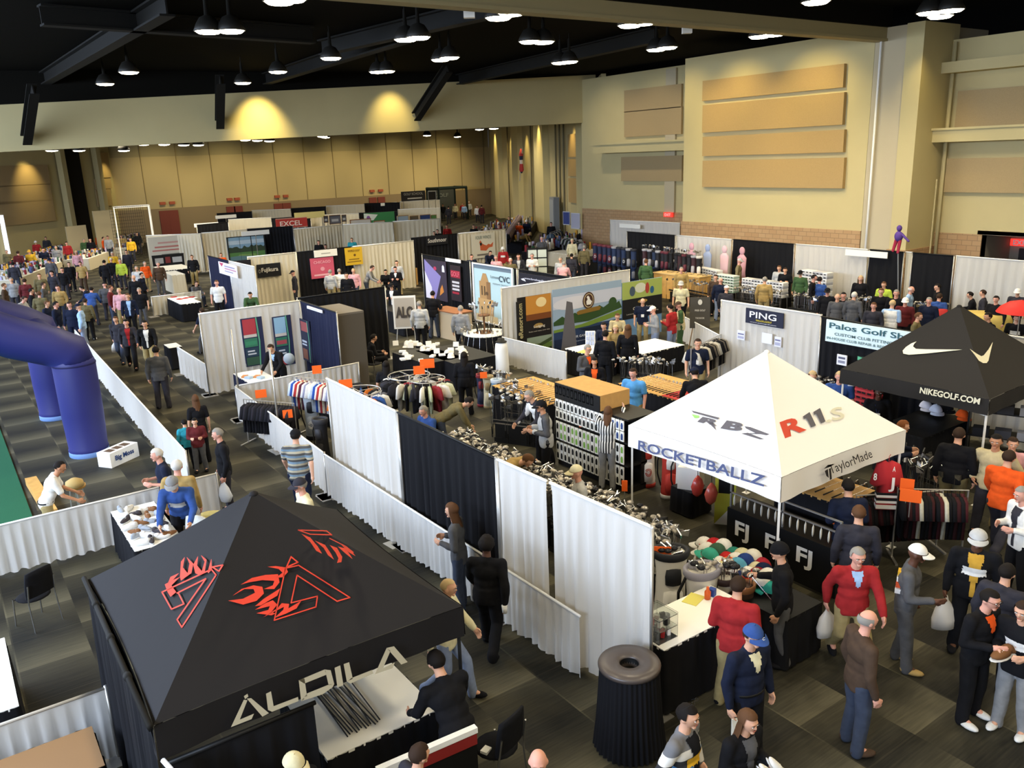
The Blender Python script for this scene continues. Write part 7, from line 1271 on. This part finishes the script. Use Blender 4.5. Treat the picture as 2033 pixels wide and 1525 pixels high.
board('wide lake picture with a round swan emblem on the white booth wall', 'picture', 'y', YL, (1097, 576), (1234, 690), '9db4cc', [('c9cfe0', rectp(0, .72, 1, .9)), ('dcdce6', circ(.3, .78, .3, .09)), ('1f2c4a', rectp(0, 0, 1, .40)), ('2c3f63', rectp(0, .30, 1, .44)), ('74903a', [(0, .44), (.4, .46), (1, .58), (1, .50), (.5, .42), (0, .40)]), ('34502a', [(0, .50)]+[(.06*i, .55+.05*((i*7) % 3)/2+.008*i) for i in range(17)]+[(1, .60), (.5, .49)]), ('34502a', circ(.86, .70, .06, .07)), ('17233a', [(.35, .40), (.8, .40), (.62, .30), (.5, .33)]),
      ('4a2f22', circ(.50, .78, .085, .12)), ('d9c9a0', circ(.50, .78, .07, .10)), ('4a2f22', circ(.50, .78, .062, .09)), ('efece6', [(.47, .72), (.53, .72), (.55, .76), (.52, .79), (.51, .83), (.49, .85), (.47, .83), (.485, .80), (.465, .77)]), ('8a6a2c', [(.34, .60), (.66, .62), (.68, .66), (.64, .68), (.36, .66), (.32, .64)])],
      [('YOUR GAME IN A NEW DIRECTION', .22, .28, .72, .035, 'cfd6e6'), ('Resort  Golf  Spa  Meetings', .30, .22, .6, .022, '9aa6c0')], name='picture')
board('resort picture with green fairway above and black title band, right of the lake picture', 'picture', 'y', YL, (1235, 562), (1313, 668), '6f98c8', [('a8b862', rectp(0, .72, 1, 1)), ('d8dcc8', circ(.45, .88, .14, .08)), ('4a5a6a', circ(.25, .84, .07, .08)), ('b0443a', circ(.62, .86, .05, .09)), ('2f5f8a', circ(.74, .82, .05, .06)), ('17171a', rectp(0, .40, 1, .72)), ('a8894a', circ(.5, .66, .12, .03))],
      [('Golf Academy', .26, .52, .5, .06, 'd8d4cc'), ('Lessons, Schools & Custom Fitting', .10, .46, .8, .03, 'a8a49c')], name='picture')
XC = 17.72
board('tall pale blue picture of a stone clock tower', 'picture', 'x', XC, (938, 523), (1023, 655), 'b4cfd4', [('6a7a86', [(0, .93), (1, .93), (1, 1), (0, 1)]), ('dfe6ea', rectp(.0, .0, 1, .12)), ('b08a5a', rectp(.16, .05, .44, .72)), ('8a6844', rectp(.34, .05, .44, .72)), ('c09a66', rectp(.12, .05, .5, .42)), ('b08a5a', [(.20, .72), (.40, .72), (.34, .86), (.26, .86)]), ('5a4630', rectp(.21, .48, .24, .64)), ('5a4630', rectp(.28, .48, .31, .64)), ('5a4630', circ(.35, .52, .03, .03)), ('d8c49a', rectp(.05, .0, .6, .14))],
      [('Lemont', .46, .80, .2, .05, '6a7a86'), ('CVC', .66, .76, .26, .10, '3a4a5a'), ('visitors bureau', .5, .70, .4, .03, '7a8a96')], name='picture', frame='e4e4e8')
board('purple and white banner with a diagonal sail shape on the black drape', 'banner', 'x', 17.8, (842, 514), (889, 600), '3a3240', [('8a80b8', [(0, 1), (.75, .62), (.45, 0), (0, .3)]), ('d8d4e4', [(.0, .7), (.3, .3), (.3, 0), (.0, .0)]), ('c9803a', [(.66, .12), (.86, .24), (.80, .42), (.70, .30)]), ('b03a5a', circ(.5, .80, .07, .05)), ('e0e0ea', [(.82, .74), (.94, .74), (.93, .88), (.88, .92), (.83, .88)])])
board('dark banner with red and white lettering beside the purple one', 'banner', 'x', 17.75, (893, 526), (917, 600), '2a2026', [('a02a3a', rectp(.05, .66, .95, .86)), ('c9c4c8', rectp(.15, .50, .85, .56)), ('c9c4c8', rectp(.15, .40, .85, .46)), ('c9c4c8', rectp(.15, .30, .85, .36)), ('a02a3a', rectp(.15, .2, .8, .26))], [('GOLF', .1, .70, .8, .13, 'e06a7a')])
board('small white booth sign on the black drape above the dark banner', 'sign', 'x', 17.7, (884, 512), (914, 523), 'eceaf2', name='booth_sign')
board('black banner with white script lettering behind the resort wall', 'banner', 'x', 17.6, (1029, 541), (1128, 590), '1d1c26', [('d8d8e4', [(.05, .62), (.12, .70), (.16, .5), (.08, .56)]), ('8a8aa8', [(.04, .2), (.12, .24), (.10, .3)]), ('8a8aa8', [(.70, .3), (.76, .66), (.73, .34)])], [('www.forethegolfer.com', .14, .62, .54, .16, 'c9c9d6')])
# posters of the white booth at the left
YB = 24.38
for tl, br_, l, a, c in (((477, 634), (530, 722), 'tall green and red poster, left of two on the white booth wall', 'b0404a', '3f8a6a'), ((540, 630), (587, 722), 'tall blue and red poster, right of two on the white booth wall', '8fb8d8', 'b0505a')):
    board(l, 'poster', 'y', YB, tl, br_, '2a3050', [(a, rectp(.06, .66, .68, .98)), ('c9c4c0', rectp(.06, .60, .68, .66)), ('3a7a62', rectp(.06, .40, .68, .58)), (c, rectp(.10, .44, .64, .52)), ('2f4458', rectp(.06, .20, .68, .38)), ('c9d0dc', rectp(.16, .30, .5, .33)), ('c9d0dc', rectp(.16, .24, .56, .27)), ('a8424a' if c != '3f8a6a' else '3a5a4a', rectp(.06, .02, .68, .19)), ('5fa88a', [(.68, 1), (.74, 1), (.80, .5), (.72, 0), (.66, 0), (.73, .5)])], [], name='poster')
_t = board('narrow poster on the navy drape wall of the poster booth', 'poster', 'x', 9.06, (594, 632), (621, 722), '2c3248', [('a85a5a', rectp(.1, .72, .8, .95)), ('c9d0dc', rectp(.1, .45, .6, .50)), ('c9d0dc', rectp(.1, .38, .6, .42)), ('8a5a4a', rectp(.1, .05, .6, .3)), ('5fa88a', [(.80, 1), (.86, 1), (.92, .5), (.84, 0), (.78, 0), (.85, .5)])], name='poster')
board('small white booth sign on the navy drape wall', 'sign', 'x', 9.04, (609, 607), (639, 622), 'eef0f8', [('9aa0b8', rectp(.3, .4, .7, .55))], name='booth_sign')
p = at(574, 712, .9); t = thing('round_logo', 'round pale disc standing in front of the blue poster', 'sign', p, -.5); MB().lathe([(.0, 0), (.17, 0), (.17, .02), (0, .02)], n=28).build('disc', cm('b9c4cc'), t).rotation_euler = (PI/2, 0, 0); MB().tube([(0, 0, -.15), (0, 0, -.9)], .01, 5).build('sign_stem', M_ALU, t)
x, y = P3(683, 640, 2.3); t = thing('partition_cabinet', 'tall grey brown partition cabinet behind the navy drape wall', 'cabinet', (9.62, 22.7, 0)); MB().box(-.42, -.85, 0, .42, .85, 2.35).build('carcass', cm('6e675c'), t); MB().box(-.44, -.40, .06, -.42, .80, 2.3).build('door', cm('8a8070'), t); MB().box(-.42, -.87, .06, .40, -.85, 2.3).build('end_panel', cm('575046'), t)
board('black sign with white script lettering on the cream drape', 'sign', 'y', 38.3, (509, 526), (559, 547), '17171a', [], [('Fujikura', .18, .30, .70, .42, 'cfcac0'), ('O', .05, .35, .09, .28, '8a867e')], name='sign')
board('pink banner with pale lettering on the black drape', 'banner', 'y', 38.35, (615, 514), (665, 549), 'c9586e', [('e09aa6', circ(.5, .45, .09, .1)), ('e8b0b8', rectp(.12, .12, .88, .2))], [('CHICAGO', .14, .72, .72, .14, 'e8a8b4')])
board('yellow banner with dark lettering at the end of the black drape', 'banner', 'y', 38.3, (684, 493), (721, 524), 'd2a92c', [('6a4a1a', circ(.55, .56, .07, .07)), ('8a6a20', rectp(.2, .30, .8, .36)), ('8a6a20', rectp(.1, .16, .9, .22))], [('WORLD GOLF', .15, .76, .7, .12, '6a4a1a')])
board('white booth sign on the black drape above the pink banner', 'sign', 'y', 38.3, (623, 498), (670, 507), 'e9e6dc', [('a8a49a', rectp(.3, .4, .7, .55))], name='booth_sign')
board('white banner hanging on the navy drape with red and grey lettering', 'banner', 'x', 10.85, (433, 519), (472, 553), 'ebe8ee', [('c4506e', [(.04, .95), (.30, .95), (.18, .62)]), ('9a90b0', rectp(.34, .7, .9, .8)), ('c48aa0', rectp(.34, .5, .96, .6)), ('9a90b0', rectp(.34, .3, .8, .38))])
board('black banner corner showing over the white hanging banner', 'banner', 'y', 38.32, (470, 518), (499, 527), '1c1b22')
board('pale cloth banner with an orange rooster on the cream drape', 'banner', 'y', 39.78, (936, 466), (984, 509), 'd6cfba', [('c4603a', [(.35, .32), (.60, .28), (.72, .40), (.88, .42), (.92, .62), (.80, .52), (.70, .56), (.62, .50), (.52, .54), (.44, .60), (.34, .52)]), ('2a2420', circ(.38, .58, .05, .07)), ('c4603a', [(.30, .62), (.36, .74), (.42, .64)]), ('7a7266', rectp(.2, .10, .78, .17))], [('FOUR WINDS', .16, .78, .66, .14, '8a9488')])
board('small white lettering on the black drape left of the rooster banner', 'sign', 'y', 39.8, (846, 470), (890, 484), '17171a', [], [('Southmoor', .06, .30, .86, .45, 'cfcac0')], name='sign')
YR = 54.0
board('long pale banner with red lettering over the far left booth', 'banner', 'y', 56.0, (293, 472), (388, 505), 'cfc6b2', [('b8746a', rectp(.12, .46, .88, .54)), ('b8746a', rectp(.06, .30, .94, .37)), ('8a8474', rectp(.25, .10, .75, .16)), ('c4958a', rectp(.2, .66, .8, .74))])
board('green fairway picture in three panels at the far booth', 'picture', 'y', 55.2, (449, 473), (530, 513), '8fb0c4', [('c4d4dc', rectp(0, .7, 1, .86)), ('3c4a36', bumpy(.52, .14, 3, yb=.34)), ('5f8a4a', rectp(0, .10, 1, .36)), ('86a45a', [(.2, .16), (.8, .14), (.7, .26), (.3, .28)]), ('6a8a8a', [(0, 0), (1, 0), (1, .12), (.3, .22), (0, .2)]), ('20201e', rectp(.62, 0, .64, 1)), ('3a3a36', rectp(.325, 0, .332, 1))], name='picture', frame='2a2c2a')
board('blue banner with a white crest and white title over an orange horizon', 'banner', 'y', 53.4, (584, 458), (676, 502), '4a66a8', [('2f3f88', rectp(.20, .62, 1, 1)), ('7a9acc', rectp(0, .34, 1, .6)), ('c48a52', [(.1, .0), (1, .0), (1, .34), (.5, .28), (.1, .2)]), ('6a7a3c', rectp(0, 0, 1, .08)), ('e4e4ea', [(.03, .92), (.19, .92), (.19, .55), (.11, .40), (.03, .55)]), ('2a3050', [(.06, .84), (.09, .84), (.16, .60), (.13, .60)]), ('2a3050', [(.16, .84), (.13, .84), (.06, .60), (.09, .60)])], [('THE SANCTUARY OF THE', .28, .82, .50, .09, 'd4d8ea'), ('SENIOR GOLF ASSOCIATION', .26, .68, .66, .10, 'd4d8ea')])
board('red banner with white lettering on the black far drape', 'banner', 'y', 61.5, (547, 435), (611, 450), 'b03a34', [('c9a08a', rectp(0, 0, 1, .06)), ('c9a08a', rectp(0, .94, 1, 1))], [('EXCEL', .12, .22, .7, .5, 'ecd8cc')])
board('green banner on the black far drape', 'banner', 'y', 60.0, (722, 424), (784, 440), '3a7f4c', [('d8e0d4', [(0, 1), (.45, .8), (.3, .3), (0, .3)]), ('8a5a9a', circ(.14, .55, .06, .2))])
board('pale yellow banner row on the farthest black drape', 'banner', 'y', 63.0, (584, 423), (645, 431), 'b9ae72')
for i, (tl, br_, c, l) in enumerate((((642, 430), (652, 442), '4a4a4e', 'small dark framed picture, far booths, leftmost of three'), ((653, 429), (677, 444), '5f5f66', 'dark framed landscape picture, far booths, middle of three'), ((678, 428), (688, 440), '5a5a5a', 'small grey framed picture, far booths, rightmost of three'))): board(l, 'picture', 'y', 60.5, tl, br_, c, [('a8a8a8', rectp(.2, .3, .8, .6))], name='picture', frame='6e5236')
YD = 53.5
for tl, br_, c, sh, l in (((694, 438), (738, 458), 'd2ccc0', [('9a968e', rectp(.2, .4, .8, .5))], 'wide pale header board of the framed display'), ((694, 459), (741, 487), '8f8778', [], 'grey blank panel of the framed display'), ((680, 462), (692, 490), 'c4a87a', [('8a5a2a', circ(.5, .6, .2, .25))], 'narrow tan panel with a figure, left of the framed display'), ((742, 440), (765, 458), 'c4baa4', [], 'pale tan panel upper right of the framed display'), ((743, 461), (765, 486), 'd8b49c', [('b07a56', circ(.5, .5, .26, .34)), ('7a4a30', [(.25, .7), (.75, .7), (.6, .88), (.4, .88)])], 'panel with a large face picture at the right of the framed display')):
    board(l, 'display board', 'y', YD, tl, br_, c, sh, name='display_board', frame='8a5a34')
for tl, br_, c, sh, l in (((788, 430), (812, 452), 'b4c4c8', [('5a8a5a', rectp(0, 0, 1, .3))], 'pale picture at the left of the far wooden booth'), ((813, 430), (832, 452), '7a6a50', [('4a5a3a', rectp(0, 0, 1, .4))], 'brown picture in the middle of the far wooden booth'), ((833, 428), (855, 440), '3f5484', [], 'blue picture at the right of the far wooden booth'), ((855, 428), (868, 456), '6f9a54', [], 'green picture at the right end of the far wooden booth')): board(l, 'picture', 'y', 56.5, tl, br_, c, sh, name='picture', frame='b08a5a')
board('black framed sign board on top of the farthest cream drape', 'sign', 'y', 68.0, (796, 381), (845, 397), '2c2824', [('cfc8b8', rectp(.25, .2, .85, .32))], [('GOLF SCHOOL', .1, .6, .8, .26, 'a8a090')], name='sign')
board('small black screen panel beside the far black frame booth', 'screen', 'y', 68.0, (849, 381), (866, 397), '1a1816', [], name='screen', frame='b8b4a8')
# black framed hitting cage at the far end
A = onp(872, 405, (0, 78.5, 0), V((0, 1, 0))); B = onp(927, 402, (0, 78.5, 0), V((0, 1, 0))); c_ = (A+B)/2; t = thing('hitting_cage', 'black framed hitting cage standing at the far end of the hall', 'cage', (c_.x, 78.5, 0), math.atan2(B.y-A.y, B.x-A.x)); L = (B-A).length/2; hh = 3.4; mb = MB(); [mb.tube(p_, .16, 6) for p_ in ([(-L, 0, 0), (-L, 0, hh), (L, 0, hh), (L, 0, 0)], [(-L, 2.5, 0), (-L, 2.5, hh), (L, 2.5, hh), (L, 2.5, 0)], [(-L, 0, hh), (-L, 2.5, hh)], [(L, 0, hh), (L, 2.5, hh)])]; mb.build('cage_frame', cm('14201a'), t); MB().box(-L, 2.45, 0, L, 2.5, hh).build('screen_cloth', cm('3a3c38'), t); lettering(t, 'GOLF', (-L*.5, 2.4, 2.4), (L, 0, 0), (0, 0, .4), cm('6a6c66'), n=V((0, -1, 0)))
# white goal frame with net at the back left
A = onp(232, 452, (0, 66, 0), V((0, 1, 0))); B = onp(300, 448, (0, 66, 0), V((0, 1, 0))); t = thing('net_frame', 'tall white goal shaped net frame at the back left', 'net', (A.x, 66, 0)); L = B.x-A.x; mb = MB(); [mb.tube(p_, .05, 6) for p_ in ([(0, 0, 0), (0, 0, 3.9), (L, 0, 3.9), (L, 0, 0)], [(L, 0, 3.9), (L+.6, 2.5, 3.9), (L+.6, 2.5, 0)], [(0, 0, 3.9), (.4, 2.5, 3.9), (L+.6, 2.5, 3.9)])]; mb.build('frame', M_WHITE, t)
mb = MB(); [mb.tube([(.1+L*i/16, 2.4, 0), (.1+L*i/16, 2.4, 3.9)], .012, 3) for i in range(17)]; [mb.tube([(.1, 2.4, .24*i), (L, 2.4, .24*i)], .012, 3) for i in range(17)]; mb.build('net', cm('2a2822'), t)
for px, py, w_, h_, l in ((200, 402, 1.6, 3.6, 'tall plain cream partition board right of the dark doorway at the back left'), (148, 440, 1.6, 2.6, 'shorter cream partition board before the dark doorway at the back left')):
    p = onp(px, py, (0, 71, 0), V((0, 1, 0))); t = thing('partition_board', l, 'partition', (p.x, 71, 0), .4); MB().box(-w_/2, -.05, 0, w_/2, .05, h_).build('board', cm('b9aa86'), t); MB().box(-w_/2, -.3, 0, w_/2, .3, .05).build('base', M_ALU, t)
# easel with dark sign, poster board, tall dark poster, resort tables
p = at(1389, 640, .9); t = thing('easel_sign', 'dark grey sign on a wooden easel before the low white fence', 'easel', (p.x, p.y, 0), -.75)
mb = MB(); [mb.tube(q, .018, 5) for q in ([(-.35, -.1, 0), (-.05, .05, 1.75)], [(.35, -.1, 0), (.05, .05, 1.75)], [(0, .55, 0), (0, .1, 1.6)])]; mb.build('easel_legs', cm('8a6a44'), t)
s_ = MB().frame((-.33, -.09, .72), (.66, 0, 0), (0, .12, 1.02), (0, .02, 0)).build('sign_panel', cm('4a453c'), t)
for q, v, w_ in (('FREE GOLF', .55, .34), ('THE BOOK', .30, .3)): lettering(t, q, (-w_/2, -.10+.12*v, .72+1.02*v), (w_, 0, 0), (0, 0, .06), cm('cfc8b8'), n=V((0, -1.5, .2)))
mb = MB(); mb.prism(circ(0, 0, .07, .09), (0, .0, 1.58), (1, 0, 0), (0, .12, 1), (0, -1, .12), .01); mb.build('emblem', cm('cfc8b8'), t)
p = at(806, 655, .5); t = thing('poster_stand', 'white framed poster of letters leaning on a stand beside the walking person', 'poster', (p.x, p.y, 0), -.55); MB().box(-.42, 0, .55, .42, .04, 1.75).build('poster_frame', M_WHITE, t); MB().box(-.36, -.01, .62, .36, 0, 1.68).build('print', cm('b9b0a4'), t); lettering(t, 'ALO', (-.33, -.015, .95), (.66, 0, 0), (0, 0, .42), cm('4a4440'), bold=.05, n=V((0, -1.6, 0))); mb = MB(); [mb.tube(q, .015, 5) for q in ([(-.35, -.2, 0), (-.3, .02, .6)], [(.35, -.2, 0), (.3, .02, .6)], [(0, .5, 0), (0, .05, 1.5)])]; mb.build('stand_legs', M_ALU, t)
p = at(1130, 720, .0); t = thing('leaning_banner', 'tall grey tapered banner standing before the lake picture', 'banner', (p.x, p.y, 0), -.6); MB().prism([(-.30, 0), (.30, 0), (.16, 1.9), (-.02, 1.95)], (0, 0, 0), (1, 0, 0), (0, .15, 1), (0, 1, 0), .03).build('banner', cm('4f4a48'), t)
tpx('dark skirted table with papers in front of the lake picture', (1122, 692), (1170, 682), (1200, 700), .78); tpx('dark skirted resort table where people stand', (1230, 692), (1300, 672), (1290, 700), .78, top=M_PAPER)
p = at(1172, 672, 1.0); t = thing('brochure_rack', 'white brochure rack on the table before the lake picture', 'rack', (p.x, p.y, .78), -.7); MB().frame((-.15, 0, 0), (.3, 0, 0), (0, .15, .42), (0, .02, 0)).build('back_panel', M_WHITE, t); mb = MB(); [mb.box(-.13+.09*i, -.03+.03*j, .02+.14*j, -.06+.09*i, 0+.03*j, .13+.14*j) for i in range(3) for j in range(3)]; mb.build('brochures', cm('a9b4d0'), t)
tag(MB().box(-.2, -.12, 0, .2, .12, .02).build('leaflet', cm('d8d06a'), None, (*P3(1160, 698, .79), .785), .3), 'yellow leaflet on the table before the lake picture', 'leaflet')
# wooden counter near the purple banner
A = at(862, 612, 1.05); B = at(912, 622, 1.05); t = thing('counter', 'pale wooden counter below the dark banner', 'counter', ((A.x+B.x)/2, (A.y+B.y)/2, 0), math.atan2(B.y-A.y, B.x-A.x)); L = (B-A).length/2; MB().box(-L, -.1, 0, L, .55, 1.02).build('carcass', cm('c4b090'), t); MB().box(-L-.04, -.16, 1.02, L+.04, .6, 1.06).build('top_board', cm('8a5a3a'), t)
p = tpx('black table of goods beside the end of the tall black drape', (775, 605), (800, 600), (800, 625), .85, top=M_BLACK).location; tag(MB().box(-.18, -.15, 0, .18, .15, .35).build('red_machine', cm('b8402c'), None, (p.x, p.y, .85), .3), 'bright red boxed item on the black table by the tall black drape', 'box')
# white booth header signs on far rows
for i, (px, py) in enumerate(((447, 430), (505, 462), (546, 408), (408, 446), (770, 405), (1010, 0))):
    if py: p = at(px, py, 2.3); t = thing('booth_sign', 'small white booth name sign on a far drape wall', 'sign', (p.x, p.y, 0), 0, 'booth name signs on the far drapes'); MB().box(-.9, -.25, 2.16, .9, -.2, 2.44).build('panel', M_PAPER, t); MB().box(-.02, -.2, 0, .02, -.16, 2.2).build('support_post', M_ALU, t)
for i, (px, py, l) in enumerate(((1719, 504, 'white booth name sign on the back drape under the wall conduit'), (1250, 449, 'white booth name sign on the corner back drape'))): p = onx(px, py, 30.1 if px > 1500 else 35.0); t = thing('booth_sign', l, 'sign', p, -PI/2); MB().box(-.9, 0, -.12, .9, .03, .12).build('panel', M_PAPER, t)
# --- cream skirted goods tables at the far left, with their goods as countless small stuff
rr = random.Random(31); n_ = 0; GC = ['e6e2da', '2a2a30', '8a2a33', '4a5a8a', 'd9a23a', '9a9aa0', '3a6a4a', 'c9c4b8', '5a3a4a', '17171a', 'b8b0d0']
GST = [MB() for _ in GC]
def goods(x0, y0, x1, y1, z, n):
    for i in range(n):
        x = rr.uniform(x0, x1); y = rr.uniform(y0, y1); s = rr.uniform(.05, .13); h_ = rr.uniform(.05, .22); k = rr.randrange(len(GC)); a = rr.uniform(0, 3); c, s_ = math.cos(a)*s, math.sin(a)*s
        GST[k].frame((x, y, z), (c, s_, 0), (-s_*.7, c*.7, 0), (0, 0, h_))
for (a, b, w_, l) in (((0, 556), (95, 520), 1.6, 'long cream skirted goods table at the left edge'), ((25, 535), (122, 492), 1.8, 'cream skirted goods table behind the left crowd'), ((150, 514), (192, 500), 1.6, 'cream skirted goods table left of the lime jacket'), ((228, 492), (262, 470), 1.6, 'black and cream goods table by the goal net')):
    A = at(*a, .85); B = at(*b, .85); d_ = (B-A); L = d_.length; t = thing('goods_table', l, 'table', ((A.x+B.x)/2, (A.y+B.y)/2, 0), math.atan2(d_.y, d_.x)); MB().box(-L/2, -w_/2, .78, L/2, w_/2, .82).build('tabletop', M_PAPER, t)
    mb = MB(); k = int(L/.12); vs = [(-L/2+L*i/k, -w_/2-.02*(i % 2)-.01, .8) for i in range(k+1)]+[(-L/2+L*i/k, -w_/2-.05*(i % 2)-.01, .03) for i in range(k+1)]; mb.add(vs, [(i, i+k+1, i+k+2, i+1) for i in range(k)], True); mb.box(-L/2, -w_/2, .03, -L/2+.02, w_/2, .8); mb.box(L/2-.02, -w_/2, .03, L/2, w_/2, .8); mb.build('table_skirt', M_CREAM, t)
    u = d_.normalized(); v = V((-u.y, u.x, 0))
    for i in range(int(L*26)):
        p = A+u*rr.uniform(0, L)+v*rr.uniform(-w_/2, w_/2)*.95; s = rr.uniform(.08, .2); k = rr.randrange(len(GC)); GST[k].frame((p.x, p.y, .82), (u.x*s, u.y*s, 0), (v.x*s*.7, v.y*s*.7, 0), (0, 0, rr.uniform(.05, .35)))
for (a, b, n, w_, z) in (((950, 470), (1010, 445), 90, .8, .8), ((1010, 480), (1045, 440), 120, .9, .8), ((1060, 500), (1150, 470), 120, .8, .8), ((1080, 480), (1165, 500), 80, .6, .8), ((1000, 456), (1030, 444), 60, .6, .8), ((780, 445), (870, 450), 60, .5, .8), ((310, 395+60), (420, 440), 60, .5, .9)):
    A = at(*a, z); B = at(*b, z)
    t = thing('goods_table', 'dark table of mixed goods at the far booths near %s' % {950: 'the red shirt aisle', 1010: 'the rooster banner end', 1060: 'the tan jacket', 1080: 'the bag display', 1000: 'the far right wall', 780: 'the wooden booth', 310: 'the pale banner'}[a[0]], 'table', ((A.x+B.x)/2, (A.y+B.y)/2, 0), math.atan2(B.y-A.y, B.x-A.x)); L = (B-A).length; MB().box(-L/2, -w_, .0, L/2, w_, .78).build('table_skirt', M_BD, t); MB().box(-L/2, -w_, .78, L/2, w_, .8).build('tabletop', M_BLACK, t); u = (B-A).normalized(); v = V((-u.y, u.x, 0))
    for i in range(n):
        p = A+u*rr.uniform(0, L)+v*rr.uniform(-w_, w_)*.9; s = rr.uniform(.08, .2); k = rr.randrange(len(GC)); GST[k].frame((p.x, p.y, .8), (u.x*s, u.y*s, 0), (v.x*s*.7, v.y*s*.7, 0), (0, 0, rr.uniform(.08, .6)))
mb = MB()
for k, g_ in enumerate(GST):
    mb.mi = k; b = len(mb.v); mb.v += g_.v; mb.f += [tuple(i+b for i in f) for f in g_.f]; mb.m += [k]*len(g_.f); mb.sm += g_.sm
tag(mb.build('small_goods', [cm(c) for c in GC]), 'countless small boxed and bagged goods heaped on the far tables', 'goods', None, 'stuff')
# clothes racks in the far right aisle
for (a, b, z, cols, l, g_) in (((1005, 462), (1030, 425), 1.6, ['c9b8b4', '17171a', 'd8c8c4', '8a3a3a', '2a2a30'], 'clothes rack of pale and dark garments along the far right aisle', 'garments in the far right aisle'), ((1092, 462), (1112, 455), 1.6, ['17171a', '3a4a5a', '17171a', 'b8b4ac'], 'clothes rack of dark garments by the corner cabinet', 'garments by the corner cabinet'), ((1120, 470), (1158, 480), 1.6, ['2a2a30', '8a8a90', '3a4a3a', '17171a'], 'clothes rack beneath the blue and white wall boards', 'garments beneath the wall boards')):
    A = at(*a, z); B = at(*b, z); straightrack(l, (A.x, A.y), (B.x, B.y), z, cols, 'garment on a far rack, '+g_.split('garments ')[-1], g_, .16)
t = thing('wall_cabinet', 'grey metal cabinet on the far right wall', 'cabinet', (*fr(.07, .55), 0), math.atan2(d.y, d.x)); 
a_ = at(1086, 440, 0.0); 
t.location = (*fr(.20, .5), 0); t.rotation_euler.z = math.atan2(FR1.y-FR0.y, FR1.x-FR0.x); MB().box(-.7, -.1, .2, .7, .35, 3.2).build('cabinet_body', cm('85888a'), t); MB().box(-.6, .35, .4, .6, .38, 3.0).build('cabinet_door', cm('9a9ea0'), t)
for i, (tl, br_, c, l) in enumerate((((1118, 421), (1132, 447), '3f4a80', 'blue board standing by the corner of the right aisle'), ((1134, 424), (1152, 455), 'b0aebc', 'pale board right of the blue board in the corner'))): board(l, 'display board', 'x', 36.6, tl, br_, c, name='display_board', frame='c9c9cc')
# hanging figure and pole before the wall corner
p = at(1783, 497, 2.6); t = thing('toy_figure', 'small purple and red figure hanging on a pole at the wall corner', 'figure', (30.0, onx(1783, 484, 30).y, 2.5)); mb = MB(); mb.ell((0, 0, .55), (.14, .16, .2), 10, 8); mb.ell((0, 0, .85), (.1, .1, .12), 10, 8); mb.caps((0, -.1, .65), .05, (0, -.4, .4), .04, 6); mb.build('upper_body', cm('5a3f8a'), t); mb = MB(); mb.caps((0, -.06, .4), .07, (0, -.02, -.05), .05, 6); mb.caps((0, .08, .4), .07, (0, .18, .0), .05, 6); mb.build('legs', cm('b0304a'), t); MB().tube([(0, 0, .3), (.1, -.2, -2.5)], .02, 5).build('pole', M_ALU, t)
t = thing('figure_poster', 'pink, blue and white printed figures before the white back drape', 'poster', (29.7, onx(1425, 495, 29.7).y, .6), -1.57); 
for i, c in enumerate(('d0a0ac', '98a6c8', 'dcb8be', 'cc9aa2')): mb = MB(); x_ = -1.6+1.0*i; mb.ell((x_, 0, 1.45), (.16, .06, .18), 10, 8); mb.lathe([(.28, 0), (.22, .5), (.26, 1.15), (.1, 1.3)], (x_, 0, 0), 10, 1, .25); mb.build('printed_figure', cm(c), t)
# cardboard boxes by the cream drape
for i, (px, py) in enumerate(((806, 524), (808, 533))): p = at(px, py, .9); tag(MB().box(-.45, -.3, 0, .45, .3, .9).build('carton', M_CARD, None, (p.x, p.y, .9*(1-i)), .1), 'brown cardboard box in the pair at the end of the cream drape, %s' % ('upper', 'lower')[i], 'box')
p = at(845, 600, 1.2); t = thing('golf_sheet', 'tall white and yellow crates display by the white sweater', 'rack', (*P3(1068, 520, 1.2), 0), -.6); mb = MB(); [mb.box(-.5+.5*i, -.15, .1+.45*j, -.06+.5*i, .15, .48+.45*j) for i in range(2) for j in range(4)]; mb.build('crates', cm('c9d0c4'), t); mb = MB(); mb.box(-.56, -.12, 0, -.5, .18, 1.95); mb.box(-.06, -.12, 0, 0, .18, 1.95); mb.box(.44, -.12, 0, .5, .18, 1.95); [mb.box(-.56, -.12, .04+.45*j, .5, .18, .1+.45*j) for j in range(5)]; mb.build('crate_frame', M_BLACK, t)
p = at(1155, 500, .9); tpx('long cream skirted table in the corner booths', (1085, 500), (1155, 492), (1150, 505), .85, skirt=M_CREAM)

board('black framed display of small photos under the long pale banner', 'display board', 'y', 55.8, (301, 508), (368, 526), '1c1a18', [('b8b0a4', rectp(.08, .3, .34, .75)), ('8a3a34', rectp(.40, .3, .56, .8)), ('c4c0b8', rectp(.62, .3, .92, .75))], name='display_board')
tpx('white topped table under the framed photos at the pale banner booth', (304, 530), (368, 527), (362, 534), .8)
tpx('small cream draped stand with a printed front below the pale banner booth', (322, 540), (350, 538), (348, 546), 1.0, skirt=M_CREAM)
